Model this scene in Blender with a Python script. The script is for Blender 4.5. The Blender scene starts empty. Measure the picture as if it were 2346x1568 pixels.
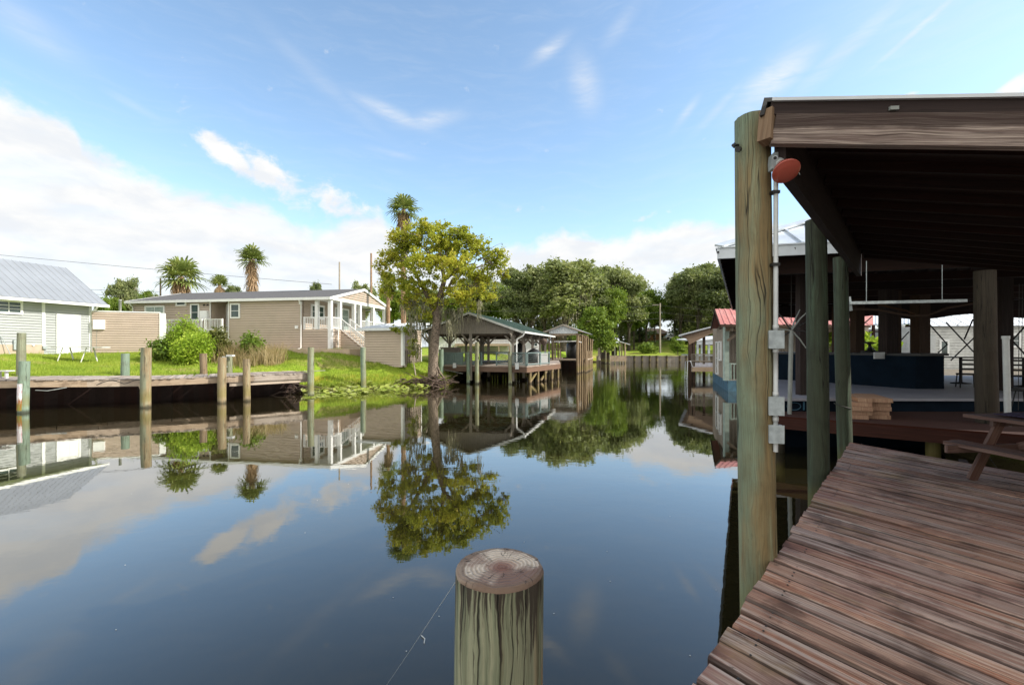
import bpy, math, random
import numpy as np
from mathutils import Vector, Matrix, noise as mnoise

R = math.radians
scene = bpy.context.scene
COL = scene.collection

# ------------------------------------------------------------------ camera
CAMZ = 2.6
HZ = 797.0
FPX = 1050.0
cam_d = bpy.data.cameras.new('camera')
cam = bpy.data.objects.new('camera', cam_d)
COL.objects.link(cam)
cam.location = (0, 0, CAMZ)
cam.rotation_euler = (R(90), 0, 0)
cam_d.sensor_width = 36
cam_d.lens = 36 * FPX / 2345.0
cam_d.shift_y = (HZ - 784.0) / 2345.0
cam_d.clip_start = 0.05
cam_d.clip_end = 3000
scene.camera = cam

# ------------------------------------------------------------------ light, sky, exposure
SUN_AZ, SUN_EL = 99.0, 36.0          # azimuth from +Y towards +X
EXPOSURE = 0.45
sun_d = bpy.data.lights.new('sun', 'SUN')
sun_d.energy = 4.9
sun_d.angle = R(0.6)
sun_d.color = (1.0, 0.94, 0.84)
sun = bpy.data.objects.new('sun', sun_d)
COL.objects.link(sun)
sv = Vector((math.sin(R(SUN_AZ)) * math.cos(R(SUN_EL)), math.cos(R(SUN_AZ)) * math.cos(R(SUN_EL)), math.sin(R(SUN_EL))))
sun.rotation_euler = sv.to_track_quat('Z', 'Y').to_euler()
sun.location = (60, -20, 60)
scene.view_settings.view_transform = 'Standard'
scene.view_settings.look = 'None'
scene.view_settings.exposure = EXPOSURE
scene.view_settings.gamma = 1
scene.render.engine = 'CYCLES'
scene.cycles.max_bounces = 8
scene.cycles.transparent_max_bounces = 8


class NT:
    """small helper for node trees"""
    def __init__(self, tree):
        self.t = tree
    def n(self, typ, **kw):
        nd = self.t.nodes.new(typ)
        for k, v in kw.items():
            setattr(nd, k, v)
        return nd
    def put(self, sock, val):
        if val is None:
            return
        if isinstance(val, bpy.types.NodeSocket):
            self.t.links.new(val, sock)
        else:
            sock.default_value = val
    def m(self, op, a, b=None, c=None, clamp=False):
        nd = self.n('ShaderNodeMath', operation=op, use_clamp=clamp)
        self.put(nd.inputs[0], a); self.put(nd.inputs[1], b); self.put(nd.inputs[2], c)
        return nd.outputs[0]
    def ss(self, x, lo, hi, a=0.0, b=1.0):
        nd = self.n('ShaderNodeMapRange', interpolation_type='SMOOTHSTEP')
        self.put(nd.inputs[0], x); self.put(nd.inputs[1], lo); self.put(nd.inputs[2], hi)
        self.put(nd.inputs[3], a); self.put(nd.inputs[4], b)
        return nd.outputs[0]
    def mix(self, f, a, b, blend='MIX'):
        nd = self.n('ShaderNodeMix', data_type='RGBA', blend_type=blend)
        self.put(nd.inputs[0], f)
        self.put(nd.inputs[6], tuple(a) + (1,) if isinstance(a, tuple) and len(a) == 3 else a)
        self.put(nd.inputs[7], tuple(b) + (1,) if isinstance(b, tuple) and len(b) == 3 else b)
        return nd.outputs[2]
    def noise(self, vec, scale, detail=4, rough=0.5, dist=0.0):
        nd = self.n('ShaderNodeTexNoise')
        self.put(nd.inputs['Vector'], vec)
        self.put(nd.inputs['Scale'], scale); self.put(nd.inputs['Detail'], detail)
        self.put(nd.inputs['Roughness'], rough); self.put(nd.inputs['Distortion'], dist)
        return nd.outputs[0]
    def mapping(self, vec, scale=(1, 1, 1), loc=(0, 0, 0), rot=(0, 0, 0)):
        nd = self.n('ShaderNodeMapping')
        self.put(nd.inputs[0], vec)
        nd.inputs['Scale'].default_value = scale
        nd.inputs['Location'].default_value = loc
        nd.inputs['Rotation'].default_value = rot
        return nd.outputs[0]
    def comb(self, x, y, z):
        nd = self.n('ShaderNodeCombineXYZ')
        self.put(nd.inputs[0], x); self.put(nd.inputs[1], y); self.put(nd.inputs[2], z)
        return nd.outputs[0]
    def sep(self, v):
        nd = self.n('ShaderNodeSeparateXYZ')
        self.put(nd.inputs[0], v)
        return nd.outputs


def azel(u, v):
    """direction of a sky feature in degrees of azimuth and elevation"""
    a = math.atan2(u - 1172.5, FPX)
    e = math.atan2((HZ - v) * math.cos(a), FPX)
    return math.degrees(a), math.degrees(e)

world = bpy.data.worlds.new('World')
scene.world = world
world.use_nodes = True
wt = world.node_tree
wt.nodes.clear()
W_ = NT(wt)
tc = W_.n('ShaderNodeTexCoord')
sk = W_.n('ShaderNodeTexSky', sky_type='NISHITA', sun_disc=False)
sk.sun_elevation = R(SUN_EL)
sk.sun_rotation = R(SUN_AZ)
sk.altitude = 0; sk.air_density = 1.0; sk.dust_density = 0.6; sk.ozone_density = 2.0
dx, dy, dz = W_.sep(tc.outputs['Generated'])
az = W_.m('MULTIPLY', W_.m('ARCTAN2', dx, dy), 57.2958)
el = W_.m('MULTIPLY', W_.m('ARCSINE', dz), 57.2958)
ae = W_.comb(W_.m('MULTIPLY', az, 0.1), W_.m('MULTIPLY', el, 0.14), W_.m('MULTIPLY', dy, 0.2))
warp = W_.noise(ae, 1.1, 3, 0.5)
ae2 = W_.comb(W_.m('MULTIPLY_ADD', az, 0.1, W_.m('MULTIPLY', warp, 0.5)), W_.m('MULTIPLY_ADD', el, 0.14, W_.m('MULTIPLY', warp, 0.4)), 0.0)
big = W_.m('SUBTRACT', W_.noise(ae2, 1.6, 9, 0.58), 0.5)
# bank of cloud low in the sky: elevation of its upper edge against azimuth
pts = [(-400, 60), (-200, 80), (0, 188), (80, 232), (165, 292), (185, 340), (300, 385), (450, 432), (600, 475), (720, 520), (790, 490), (870, 475), (915, 560), (1000, 610),
       (1080, 600), (1130, 568), (1250, 540), (1400, 522), (1550, 512), (1700, 498), (1850, 490), (2100, 420), (2250, 260), (2345, 180), (2700, 20)]
fc = W_.n('ShaderNodeFloatCurve')
cv = fc.mapping.curves[0]
ax0, ax1, em = -65.0, 65.0, 40.0
pp = [((azel(u, v)[0] - ax0) / (ax1 - ax0), azel(u, v)[1] / em) for u, v in pts]
cv.points[0].location = (0, pp[0][1]); cv.points[1].location = (1, pp[-1][1])
for a_, b_ in pp:
    p_ = cv.points.new(a_, b_)
for p_ in cv.points:
    p_.handle_type = 'VECTOR'
fc.mapping.update()
W_.put(fc.inputs['Value'], W_.m('DIVIDE', W_.m('SUBTRACT', az, ax0), ax1 - ax0))
edge = W_.m('MULTIPLY', fc.outputs[0], em)
d = W_.m('SUBTRACT', W_.m('MULTIPLY_ADD', big, 7.5, edge), el)
bank = W_.ss(d, -0.5, 1.6)
# thinner towards the horizon and in slow patches
low = W_.ss(el, 1.0, 11.0, 0.62, 1.0)
patch = W_.ss(W_.noise(W_.mapping(ae, (0.7, 2.2, 1), (3, 1, 0)), 1.5, 6, 0.5), 0.25, 0.55, 0.84, 1.0)
bank = W_.m('MULTIPLY', W_.m('MULTIPLY', bank, low), patch)


def blob(u, v, ru, rv, ang, amp):
    a0, e0 = azel(u, v)
    a1 = azel(u + 10, v)[0] - a0
    e1 = azel(u, v - 10)[1] - e0
    X = W_.m('DIVIDE', W_.m('SUBTRACT', az, a0), a1 / 10)
    Y = W_.m('DIVIDE', W_.m('SUBTRACT', e0, el), e1 / 10)
    c, s = math.cos(R(ang)), math.sin(R(ang))
    xr = W_.m('ADD', W_.m('MULTIPLY', X, c / ru), W_.m('MULTIPLY', Y, s / ru))
    yr = W_.m('ADD', W_.m('MULTIPLY', X, -s / rv), W_.m('MULTIPLY', Y, c / rv))
    r2 = W_.m('ADD', W_.m('MULTIPLY', xr, xr), W_.m('MULTIPLY', yr, yr))
    return W_.m('MULTIPLY', W_.m('EXPONENT', W_.m('MULTIPLY', r2, -1.0)), amp)

front = W_.ss(dy, 0.05, 0.2)
puff = None
for b in [(520, 355, 100, 34, 28, 1.2), (640, 415, 120, 42, 27, 1.15), (770, 462, 110, 45, 20, 1.0), (400, 322, 60, 12, 15, 0.5), (1190, 480, 45, 12, 0, 0.62), (1470, 500, 60, 10, -12, 0.6), (2320, 205, 60, 30, -20, 1.2), (2090, 215, 25, 9, 0, .6)]:
    o = blob(*b)
    puff = o if puff is None else W_.m('MAXIMUM', puff, o)
puff = W_.ss(W_.m('ADD', puff, W_.m('MULTIPLY_ADD', big, 2.0, W_.m('MULTIPLY', W_.m('SUBTRACT', W_.noise(ae2, 5.0, 8, 0.6), 0.5), 1.6))), 0.35, 1.05)
wis = None
for b in [(900, 262, 85, 16, 18, 0.75), (985, 275, 70, 18, -14, 0.6), (740, 190, 170, 22, 35, 0.22), (1340, 190, 30, 62, -12, 0.7), (1255, 115, 50, 16, -35, 0.7), (1420, 60, 60, 20, -50, .3), (1770, 185, 105, 38, -30, 0.9),
          (1950, 105, 170, 26, -30, 0.55), (2110, 60, 130, 10, -28, 0.75), (1570, 262, 40, 10, -50, 0.5), (60, 60, 130, 45, 15, 0.35), (2150, 30, 300, 150, 0, 0.28), (1650, 245, 70, 12, -40, .4), (310, 245, 60, 10, 15, .3), (900, 352, 60, 8, 8, .3)]:
    o = blob(*b)
    wis = o if wis is None else W_.m('MAXIMUM', wis, o)
streak = W_.noise(W_.mapping(ae2, (0.8, 3.2, 1), (0, 0, 0), (0, 0, R(25))), 2.2, 8, 0.62, 0.4)
streak2 = W_.noise(W_.mapping(ae2, (0.8, 3.4, 1), (2, 0, 0), (0, 0, R(-30))), 2.2, 8, 0.62, 0.4)
sm = W_.m('MAXIMUM', W_.ss(streak, 0.25, 0.85), W_.ss(streak2, 0.25, 0.85))
wis = W_.m('MULTIPLY', wis, W_.m('MULTIPLY_ADD', sm, 0.75, 0.22))
veil = W_.m('MULTIPLY', W_.ss(streak2, 0.40, 0.85), 0.10)
cl = W_.m('MAXIMUM', W_.m('MULTIPLY', W_.m('MAXIMUM', bank, puff), front), W_.m('MULTIPLY', wis, front))
back = W_.m('MULTIPLY', W_.ss(W_.m('ADD', big, 0.5), 0.28, 0.5), W_.m('SUBTRACT', 1.0, front))  # dense unseen cloud behind the camera, added to brighten surfaces facing it
cl = W_.m('MINIMUM', W_.m('MAXIMUM', W_.m('MAXIMUM', cl, back), veil), 1.0, clamp=True)
# soft modelling of the cloud: slightly grey body below, white rim
body = W_.noise(W_.mapping(ae2, (1.0, 1.8, 1), (7, 2, 0)), 1.7, 7, 0.55)
ccol = W_.mix(W_.ss(body, 0.35, 0.62), (4.3, 4.45, 4.65), (4.95, 4.95, 4.9))
hsv = W_.n('ShaderNodeHueSaturation')
hsv.inputs['Hue'].default_value = 0.492
hsv.inputs['Saturation'].default_value = 0.95
hsv.inputs['Value'].default_value = 1.40
W_.put(hsv.inputs['Color'], sk.outputs[0])
skyc = W_.mix(W_.ss(el, -1.0, 16.0, 0.75, 0.0), hsv.outputs[0], (3.0, 3.75, 4.5))
skyc = W_.mix(W_.ss(el, -25.0, -1.0, 1.0, 0.0), skyc, (0.9, 1.0, 0.8))
ccol = W_.mix(front, (7.6, 7.4, 6.9), ccol)  # cloud behind the camera made brighter as fill light
fin = W_.mix(cl, skyc, ccol)
bg = W_.n('ShaderNodeBackground')
bg.inputs[1].default_value = 0.15
W_.put(bg.inputs[0], fin)
wo = W_.n('ShaderNodeOutputWorld')
wt.links.new(bg.outputs[0], wo.inputs[0])


# ------------------------------------------------------------------ places from the photograph
def P(u, v, Y):
    return Vector(((u - 1172.5) / FPX * Y, Y, CAMZ - (v - HZ) / FPX * Y))

def PX(u, Y):
    return (u - 1172.5) / FPX * Y

def PZ(v, Y):
    return CAMZ - (v - HZ) / FPX * Y

def G(u, v, z):
    Y = FPX * (CAMZ - z) / (v - HZ)
    return Vector(((u - 1172.5) / FPX * Y, Y, z))


# ------------------------------------------------------------------ objects
def link(o):
    COL.objects.link(o)
    return o

def tag(o, label, cat=None, group=None, kind=None):
    if label: o['label'] = label
    if cat: o['category'] = cat
    if group: o['group'] = group
    if kind: o['kind'] = kind
    return o

def thing(name, label, cat, loc=(0, 0, 0), group=None):
    o = link(bpy.data.objects.new(name, None))
    o.location = loc
    o.empty_display_size = 0.3
    ORG[o.name] = Vector(loc)
    return tag(o, label, cat, group)

ORG = {}


class MB:
    """collects shapes in world coordinates; build() makes them one mesh"""
    def __init__(self):
        self.v = []; self.f = []; self.uv = []; self.smooth = []
    def poly(self, pts, uvs=None, smooth=False):
        i = len(self.v)
        self.v += [tuple(p) for p in pts]
        self.f.append(tuple(range(i, i + len(pts))))
        if uvs is None:
            a = Vector(pts[0]); b = Vector(pts[1]) - a
            L = b.length or 1; b = b / L
            n = b.cross(Vector(pts[2]) - a)
            c = n.cross(b)
            if c.length > 1e-9: c.normalize()
            uvs = [((Vector(p) - a).dot(b), (Vector(p) - a).dot(c)) for p in pts]
        self.uv += uvs
        self.smooth.append(smooth)
    def obox(self, c, ax, ay, az):
        """box with centre c and half axes; u runs along ax"""
        c = Vector(c); ax = Vector(ax); ay = Vector(ay); az = Vector(az)
        if ax.cross(ay).dot(az) < 0: az = -az
        P8 = {}
        for i in (-1, 1):
            for j in (-1, 1):
                for k in (-1, 1):
                    P8[i, j, k] = c + ax * i + ay * j + az * k
        lx, ly, lz = ax.length, ay.length, az.length
        o = random.uniform(0, 50); o2 = random.uniform(0, 50)
        def f(ks, uvk):
            self.poly([P8[k] for k in ks], [(o + a, o2 + b) for a, b in uvk])
        f([(-1,-1,1),(1,-1,1),(1,1,1),(-1,1,1)], [(-lx,-ly),(lx,-ly),(lx,ly),(-lx,ly)])
        f([(-1,1,-1),(1,1,-1),(1,-1,-1),(-1,-1,-1)], [(-lx,ly+3),(lx,ly+3),(lx,-ly+3),(-lx,-ly+3)])
        f([(-1,-1,-1),(1,-1,-1),(1,-1,1),(-1,-1,1)], [(-lx,5-lz),(lx,5-lz),(lx,5+lz),(-lx,5+lz)])
        f([(1,1,-1),(-1,1,-1),(-1,1,1),(1,1,1)], [(lx,7-lz),(-lx,7-lz),(-lx,7+lz),(lx,7+lz)])
        f([(1,-1,-1),(1,1,-1),(1,1,1),(1,-1,1)], [(9,-ly),(9.05,ly),(9.1,ly),(9.15,-ly)])
        f([(-1,1,-1),(-1,-1,-1),(-1,-1,1),(-1,1,1)], [(11,-ly),(11.05,ly),(11.1,ly),(11.15,-ly)])
    def box(self, x0, x1, y0, y1, z0, z1):
        self.obox(((x0+x1)/2, (y0+y1)/2, (z0+z1)/2), ((x1-x0)/2, 0, 0), (0, (y1-y0)/2, 0), (0, 0, (z1-z0)/2))
    def beam(self, a, b, w, h, up=(0, 0, 1), roll=None):
        """bar from a to b, w wide sideways, h high"""
        a = Vector(a); b = Vector(b)
        d = b - a
        if d.length < 1e-6: return
        dn = d.normalized()
        up = Vector(up)
        if abs(dn.dot(up)) > 0.99: up = Vector((0, 1, 0)) if roll is None else Vector(roll)
        s = dn.cross(up).normalized()
        t = s.cross(dn).normalized()
        self.obox((a + b) / 2, d / 2, s * w / 2, t * h / 2)
    def tube(self, pts, r, n=8, r1=None, cap=True, smooth=True):
        """tube along points, radius r (or list)"""
        pts = [Vector(p) for p in pts]
        m = len(pts)
        if not isinstance(r, (list, tuple)):
            r = [r + ((r1 if r1 is not None else r) - r) * i / (m - 1) for i in range(m)]
        rings = []
        L = 0; prev = None
        ref = Vector((0.31, 0.2, 1)) if abs((pts[-1] - pts[0]).normalized().z) < 0.9 else Vector((0, 1, 0.05))
        uo = random.uniform(0, 40)
        us = []
        for i, p in enumerate(pts):
            d = (pts[min(i + 1, m - 1)] - pts[max(i - 1, 0)])
            d = d.normalized() if d.length > 1e-9 else Vector((0, 0, 1))
            s = d.cross(ref).normalized(); t = s.cross(d).normalized()
            rings.append([p + (s * math.cos(2*math.pi*k/n) + t * math.sin(2*math.pi*k/n)) * r[i] for k in range(n)])
            if i: L += (p - pts[i-1]).length
            us.append(L)
        i0 = len(self.v)
        for rg in rings: self.v += [tuple(q) for q in rg]
        for i in range(m - 1):
            for k in range(n):
                k2 = (k + 1) % n
                self.f.append((i0+i*n+k, i0+i*n+k2, i0+(i+1)*n+k2, i0+(i+1)*n+k))
                c = 2 * math.pi * max(r[i], 1e-3) / n
                self.uv += [(uo+us[i], uo+c*k), (uo+us[i], uo+c*(k+1)), (uo+us[i+1], uo+c*(k+1)), (uo+us[i+1], uo+c*k)]
                self.smooth.append(smooth)
        if cap:
            self.poly(list(reversed(rings[0])), [(0, 0)] * n)
            self.poly(rings[-1], [(0, 0)] * n)
    def prism(self, pts, vec):
        """flat outline pushed along vec"""
        pts = [Vector(p) for p in pts]; vec = Vector(vec)
        q = [p + vec for p in pts]
        nrm = (pts[1]-pts[0]).cross(pts[2]-pts[1])
        if nrm.dot(vec) > 0:
            self.poly(list(reversed(pts))); self.poly(q)
            for i in range(len(pts)):
                j = (i+1) % len(pts)
                self.poly([pts[i], pts[j], q[j], q[i]])
        else:
            self.poly(pts); self.poly(list(reversed(q)))
            for i in range(len(pts)):
                j = (i+1) % len(pts)
                self.poly([pts[j], pts[i], q[i], q[j]])
    def lathe(self, c, axis, prof, n=24, smooth=True):
        """prof: list of (distance along axis, radius)"""
        c = Vector(c); axis = Vector(axis).normalized()
        self.tube([c + axis * (h + 1e-5 * i) for i, (h, r_) in enumerate(prof)], [r_ for h, r_ in prof], n, smooth=smooth)
    def build(self, name, mat, parent=None, org=None, smooth=None):
        if org is None:
            org = ORG.get(parent.name, Vector((0, 0, 0))) if parent is not None else Vector((0, 0, 0))
        org = Vector(org)
        me = bpy.data.meshes.new(name)
        V = np.array(self.v, dtype=np.float32).reshape(-1, 3) - np.array(org, dtype=np.float32)
        me.from_pydata(V.tolist(), [], self.f)
        uvl = me.uv_layers.new(name='UVMap')
        uvl.data.foreach_set('uv', np.array(self.uv, dtype=np.float32).ravel())
        sm = self.smooth if smooth is None else [smooth] * len(self.f)
        me.polygons.foreach_set('use_smooth', sm)
        me.materials.append(mat)
        me.update()
        o = link(bpy.data.objects.new(name, me))
        if parent is not None:
            o.parent = parent
        else:
            o.location = org
        ORG[o.name] = org
        return o


def fast_mesh(name, V, nper, mat, parent=None, org=(0, 0, 0)):
    """mesh of loose polygons, nper corners each, from an array of corners"""
    V = np.asarray(V, dtype=np.float32).reshape(-1, 3) - np.array(org, dtype=np.float32)
    n = len(V) // nper
    me = bpy.data.meshes.new(name)
    me.vertices.add(len(V)); me.vertices.foreach_set('co', V.ravel())
    me.loops.add(len(V)); me.loops.foreach_set('vertex_index', np.arange(len(V), dtype=np.int32))
    me.polygons.add(n)
    me.polygons.foreach_set('loop_start', np.arange(0, len(V), nper, dtype=np.int32))
    me.polygons.foreach_set('loop_total', np.full(n, nper, dtype=np.int32))
    me.update(calc_edges=True)
    me.materials.append(mat)
    o = link(bpy.data.objects.new(name, me))
    if parent is not None: o.parent = parent
    else: o.location = org
    ORG[o.name] = Vector(org)
    return o


# ------------------------------------------------------------------ materials
def new_mat(name):
    m = bpy.data.materials.new(name)
    m.use_nodes = True
    t = m.node_tree
    b = t.nodes['Principled BSDF']
    return m, NT(t), b

def plain(name, col, rough=0.6, metal=0.0, var=0.12, scale=3.0, bump=0.0, spec=0.5):
    """solid colour with faint dirt and tone variation"""
    m, T, b = new_mat(name)
    g = T.n('ShaderNodeTexCoord')
    nz = T.noise(g.outputs['Object'], scale, 6, 0.6)
    c0 = tuple(c * (1 - var) for c in col); c1 = tuple(min(1, c * (1 + var)) for c in col)
    T.put(b.inputs['Base Color'], T.mix(T.ss(nz, 0.3, 0.7), c0, c1))
    b.inputs['Roughness'].default_value = rough
    b.inputs['Metallic'].default_value = metal
    b.inputs['Specular IOR Level'].default_value = spec
    if bump:
        bp = T.n('ShaderNodeBump'); bp.inputs['Strength'].default_value = bump; bp.inputs['Distance'].default_value = 0.02
        T.put(bp.inputs['Height'], T.noise(g.outputs['Object'], scale * 8, 6, 0.6))
        T.t.links.new(bp.outputs[0], b.inputs['Normal'])
    return m

def wood(name, cols, rough=0.8, grain=1.0, bump=0.5, island=0.35, crack=0.5, stain=None, gap=1.0, patch=None, gap_shade=0):
    """weathered boards: grain runs along u; every loose piece has its own tone"""
    m, T, b = new_mat(name)
    uv = T.n('ShaderNodeUVMap').outputs[0]
    geo = T.n('ShaderNodeNewGeometry')
    rnd = geo.outputs['Random Per Island']
    obj = T.n('ShaderNodeTexCoord').outputs['Object']
    wv = T.noise(T.mapping(uv, (0.7, 2.5, 1)), 1.6, 3, 0.5)
    x, y, z = T.sep(uv)
    yy = T.m('MULTIPLY_ADD', wv, 0.10 * gap, y)
    st = T.comb(x, T.m('MULTIPLY', yy, 1.0), T.m('MULTIPLY', rnd, 9.0))
    fine = T.noise(T.mapping(st, (1.6 * grain ** .3, 60 * grain, 1)), 1.0, 8, 0.65)
    mid = T.noise(T.mapping(st, (0.8 * grain ** .3, 16 * grain, 1)), 1.0, 5, 0.55)
    c = T.mix(T.ss(fine, 0.28, 0.7), cols[0], cols[1])
    c = T.mix(T.ss(mid, 0.42, 0.72), c, cols[2])
    # tone of each board
    v = T.m('MULTIPLY_ADD', rnd, island * 2, 1 - island)
    hs = T.n('ShaderNodeHueSaturation'); T.put(hs.inputs['Color'], c); T.put(hs.inputs['Value'], v)
    T.put(hs.inputs['Saturation'], T.m('MULTIPLY_ADD', T.m('FRACT', T.m('MULTIPLY', rnd, 7.3)), 0.5, 0.75))
    c = hs.outputs[0]
    ck = T.noise(T.mapping(st, (0.9 * grain ** .3, 34 * grain, 1), (5, 3, 0)), 1.0, 3, 0.7)
    crk = T.ss(ck, 0.66, 0.72)
    c = T.mix(T.m('MULTIPLY', crk, crack), c, (0.012, 0.010, 0.008))
    if stain:
        for (sc, lo, hi, colr, amt) in stain:
            s_ = T.ss(T.noise(obj, sc, 5, 0.6), lo, hi)
            c = T.mix(T.m('MULTIPLY', s_, amt), c, colr)
    if patch:      # stains that follow each board
        for k_, (sx, sy, lo, hi, colr, amt) in enumerate(patch):
            s_ = T.ss(T.noise(T.mapping(st, (sx, sy, 1), (k_ * 5.3, k_ * 2.1, 0)), 1.0, 6, 0.65), lo, hi)
            c = T.mix(T.m('MULTIPLY', s_, amt), c, colr)
    if gap_shade:      # shade of the gaps, painted dark along both long edges of each board
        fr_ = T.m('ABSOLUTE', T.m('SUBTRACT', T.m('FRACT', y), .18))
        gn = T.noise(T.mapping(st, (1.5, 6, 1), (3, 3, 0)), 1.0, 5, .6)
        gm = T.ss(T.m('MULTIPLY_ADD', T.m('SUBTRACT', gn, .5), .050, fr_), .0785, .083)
        c = T.mix(T.m('MULTIPLY', gm, gap_shade), c, (.016, .010, .008))
    T.put(b.inputs['Base Color'], c)
    b.inputs['Roughness'].default_value = rough
    b.inputs['Specular IOR Level'].default_value = 0.3
    bp = T.n('ShaderNodeBump'); bp.inputs['Strength'].default_value = bump; bp.inputs['Distance'].default_value = 0.006
    T.put(bp.inputs['Height'], T.m('SUBTRACT', T.m('ADD', fine, mid), T.m('MULTIPLY', crk, 1.5)))
    T.t.links.new(bp.outputs[0], b.inputs['Normal'])
    return m

def leafmat(name, c0, c1, c2, trans=0.35, rough=0.55, ns=0.35):
    """leaves: every leaf has its own tone, clumps vary slowly; lets some light through"""
    m, T, b = new_mat(name)
    geo = T.n('ShaderNodeNewGeometry')
    obj = T.n('ShaderNodeTexCoord').outputs['Object']
    cl = T.noise(obj, ns, 3, 0.5)
    f = T.m('ADD', T.m('MULTIPLY', geo.outputs['Random Per Island'], 0.6), T.m('MULTIPLY', T.ss(cl, 0.3, 0.7), 0.55), clamp=True)
    c = T.mix(T.ss(f, 0.1, 0.55), c0, c1)
    c = T.mix(T.ss(f, 0.6, 1.1), c, c2)
    oi = T.n('ShaderNodeObjectInfo')
    hs = T.n('ShaderNodeHueSaturation'); T.put(hs.inputs['Color'], c)
    T.put(hs.inputs['Value'], T.m('MULTIPLY_ADD', oi.outputs['Random'], 0.5, 0.75))
    T.put(hs.inputs['Hue'], T.m('MULTIPLY_ADD', oi.outputs['Random'], -0.02, 0.51))
    c = hs.outputs[0]
    T.put(b.inputs['Base Color'], c)
    b.inputs['Roughness'].default_value = rough
    b.inputs['Specular IOR Level'].default_value = 0.3
    tr = T.n('ShaderNodeBsdfTranslucent')
    T.put(tr.inputs[0], T.mix(0.5, c, (0.25, 0.30, 0.03)))
    mx = T.n('ShaderNodeMixShader'); mx.inputs[0].default_value = trans
    out = T.t.nodes['Material Output']
    T.t.links.new(b.outputs[0], mx.inputs[1]); T.t.links.new(tr.outputs[0], mx.inputs[2])
    T.t.links.new(mx.outputs[0], out.inputs[0])
    return m

def piling_mat(name, green, tan, dark, side=0.0, gscale=1.0, wet=True):
    """round treated pile: grain along u, green on one side, tan stain on the other, black checks, wet foot"""
    m, T, b = new_mat(name)
    uv = T.n('ShaderNodeUVMap').outputs[0]
    obj = T.n('ShaderNodeTexCoord').outputs['Object']
    pos = T.n('ShaderNodeNewGeometry').outputs['Position']
    x, y, z = T.sep(uv)
    wv = T.noise(T.mapping(uv, (0.8, 3.0, 1)), 1.4, 4, 0.55)
    sw = T.noise(T.mapping(uv, (1.3, 4.0, 1), (4, 8, 0)), 1.2, 2, 0.5)
    st = T.comb(x, T.m('MULTIPLY_ADD', T.m('ADD', wv, sw), 0.09, y), 0)
    fine = T.noise(T.mapping(st, (1.8 * gscale, 70 * gscale, 1)), 1.0, 7, 0.6)
    mid = T.noise(T.mapping(st, (0.7, 14, 1)), 1.0, 5, 0.6)
    ox, oy, oz = T.sep(obj)
    ang = T.m('ADD', T.m('MULTIPLY', ox, 4.0), T.m('MULTIPLY_ADD', wv, 2.4, -1.2 + side))
    base = T.mix(T.ss(ang, -0.35, 0.35), green, tan)
    base = T.mix(T.m('MULTIPLY', T.ss(mid, 0.45, 0.75), 0.75), base, tuple(min(1, g * 1.5) for g in green))
    base = T.mix(T.m('MULTIPLY', T.ss(fine, 0.40, 0.72), 0.6), base, dark)
    sp_ = T.ss(T.noise(T.mapping(uv, (9, 26, 1)), 1.0, 5, 0.7), 0.56, 0.70)
    base = T.mix(T.m('MULTIPLY', sp_, 0.4), base, dark)
    bl = T.ss(T.noise(obj, 2.3, 5, 0.6), 0.45, 0.75)
    base = T.mix(T.m('MULTIPLY', bl, 0.45), base, tuple(c * 0.45 for c in tan))
    ck = T.noise(T.mapping(st, (0.35, 11, 1), (3, 1, 0)), 1.0, 2, 0.4)
    crk = T.ss(T.m('ABSOLUTE', T.m('SUBTRACT', ck, 0.5)), 0.0, 0.012, 1.0, 0.0)
    crk = T.m('MULTIPLY', crk, T.ss(T.noise(T.mapping(uv, (0.6, 4, 1)), 1.0, 2, 0.5), 0.42, 0.55))
    base = T.mix(T.m('MULTIPLY', crk, 0.9), base, (0.01, 0.009, 0.007))
    if wet:
        px, py, pz = T.sep(pos)
        wz = T.m('MULTIPLY_ADD', wv, 0.3, pz)
        base = T.mix(T.ss(wz, 0.15, 0.34, 0.85, 0.0), base, (0.02, 0.018, 0.010))
        base = T.mix(T.m('MULTIPLY', T.m('MULTIPLY', T.ss(wz, 0.3, 0.5), T.ss(wz, 0.6, 1.1, 1.0, 0.0)), 0.5), base, (0.16, 0.14, 0.03))
    T.put(b.inputs['Base Color'], base)
    b.inputs['Roughness'].default_value = 0.75
    b.inputs['Specular IOR Level'].default_value = 0.3
    bp = T.n('ShaderNodeBump'); bp.inputs['Strength'].default_value = 0.6; bp.inputs['Distance'].default_value = 0.01
    T.put(bp.inputs['Height'], T.m('SUBTRACT', T.m('ADD', fine, mid), T.m('MULTIPLY', crk, 2.0)))
    T.t.links.new(bp.outputs[0], b.inputs['Normal'])
    return m

MT = {}
MT['white'] = plain('white_paint', (0.78, 0.79, 0.78), 0.5, var=0.05)
MT['white_old'] = plain('old_white_paint', (0.55, 0.56, 0.54), 0.6, var=0.15)
MT['tan_siding'] = plain('tan_siding', (0.47, 0.385, 0.31), 0.55, var=0.05, scale=1.0)
MT['fence_siding'] = plain('light_tan_siding', (0.46, 0.375, 0.305), 0.55, var=0.05, scale=1.0)
MT['grey_siding'] = plain('pale_grey_siding', (0.38, 0.40, 0.40), 0.55, var=0.05, scale=1.0)
MT['beige_found'] = plain('beige_foundation', (0.42, 0.34, 0.26), 0.8, var=0.1)
MT['grey_metal'] = plain('grey_metal_roof', (0.29, 0.31, 0.335), 0.45, var=0.06, scale=0.7, metal=0.2)
MT['shingle'] = plain('dark_shingles', (0.085, 0.083, 0.085), 0.9, var=0.25, scale=9)
MT['silver'] = plain('galvanised_metal', (0.52, 0.56, 0.60), 0.4, var=0.12, scale=2, metal=0.35)
MT['shedroof'] = plain('pale_metal_roof', (0.60, 0.63, 0.66), 0.45, var=0.08, scale=2, metal=0.1)
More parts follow.
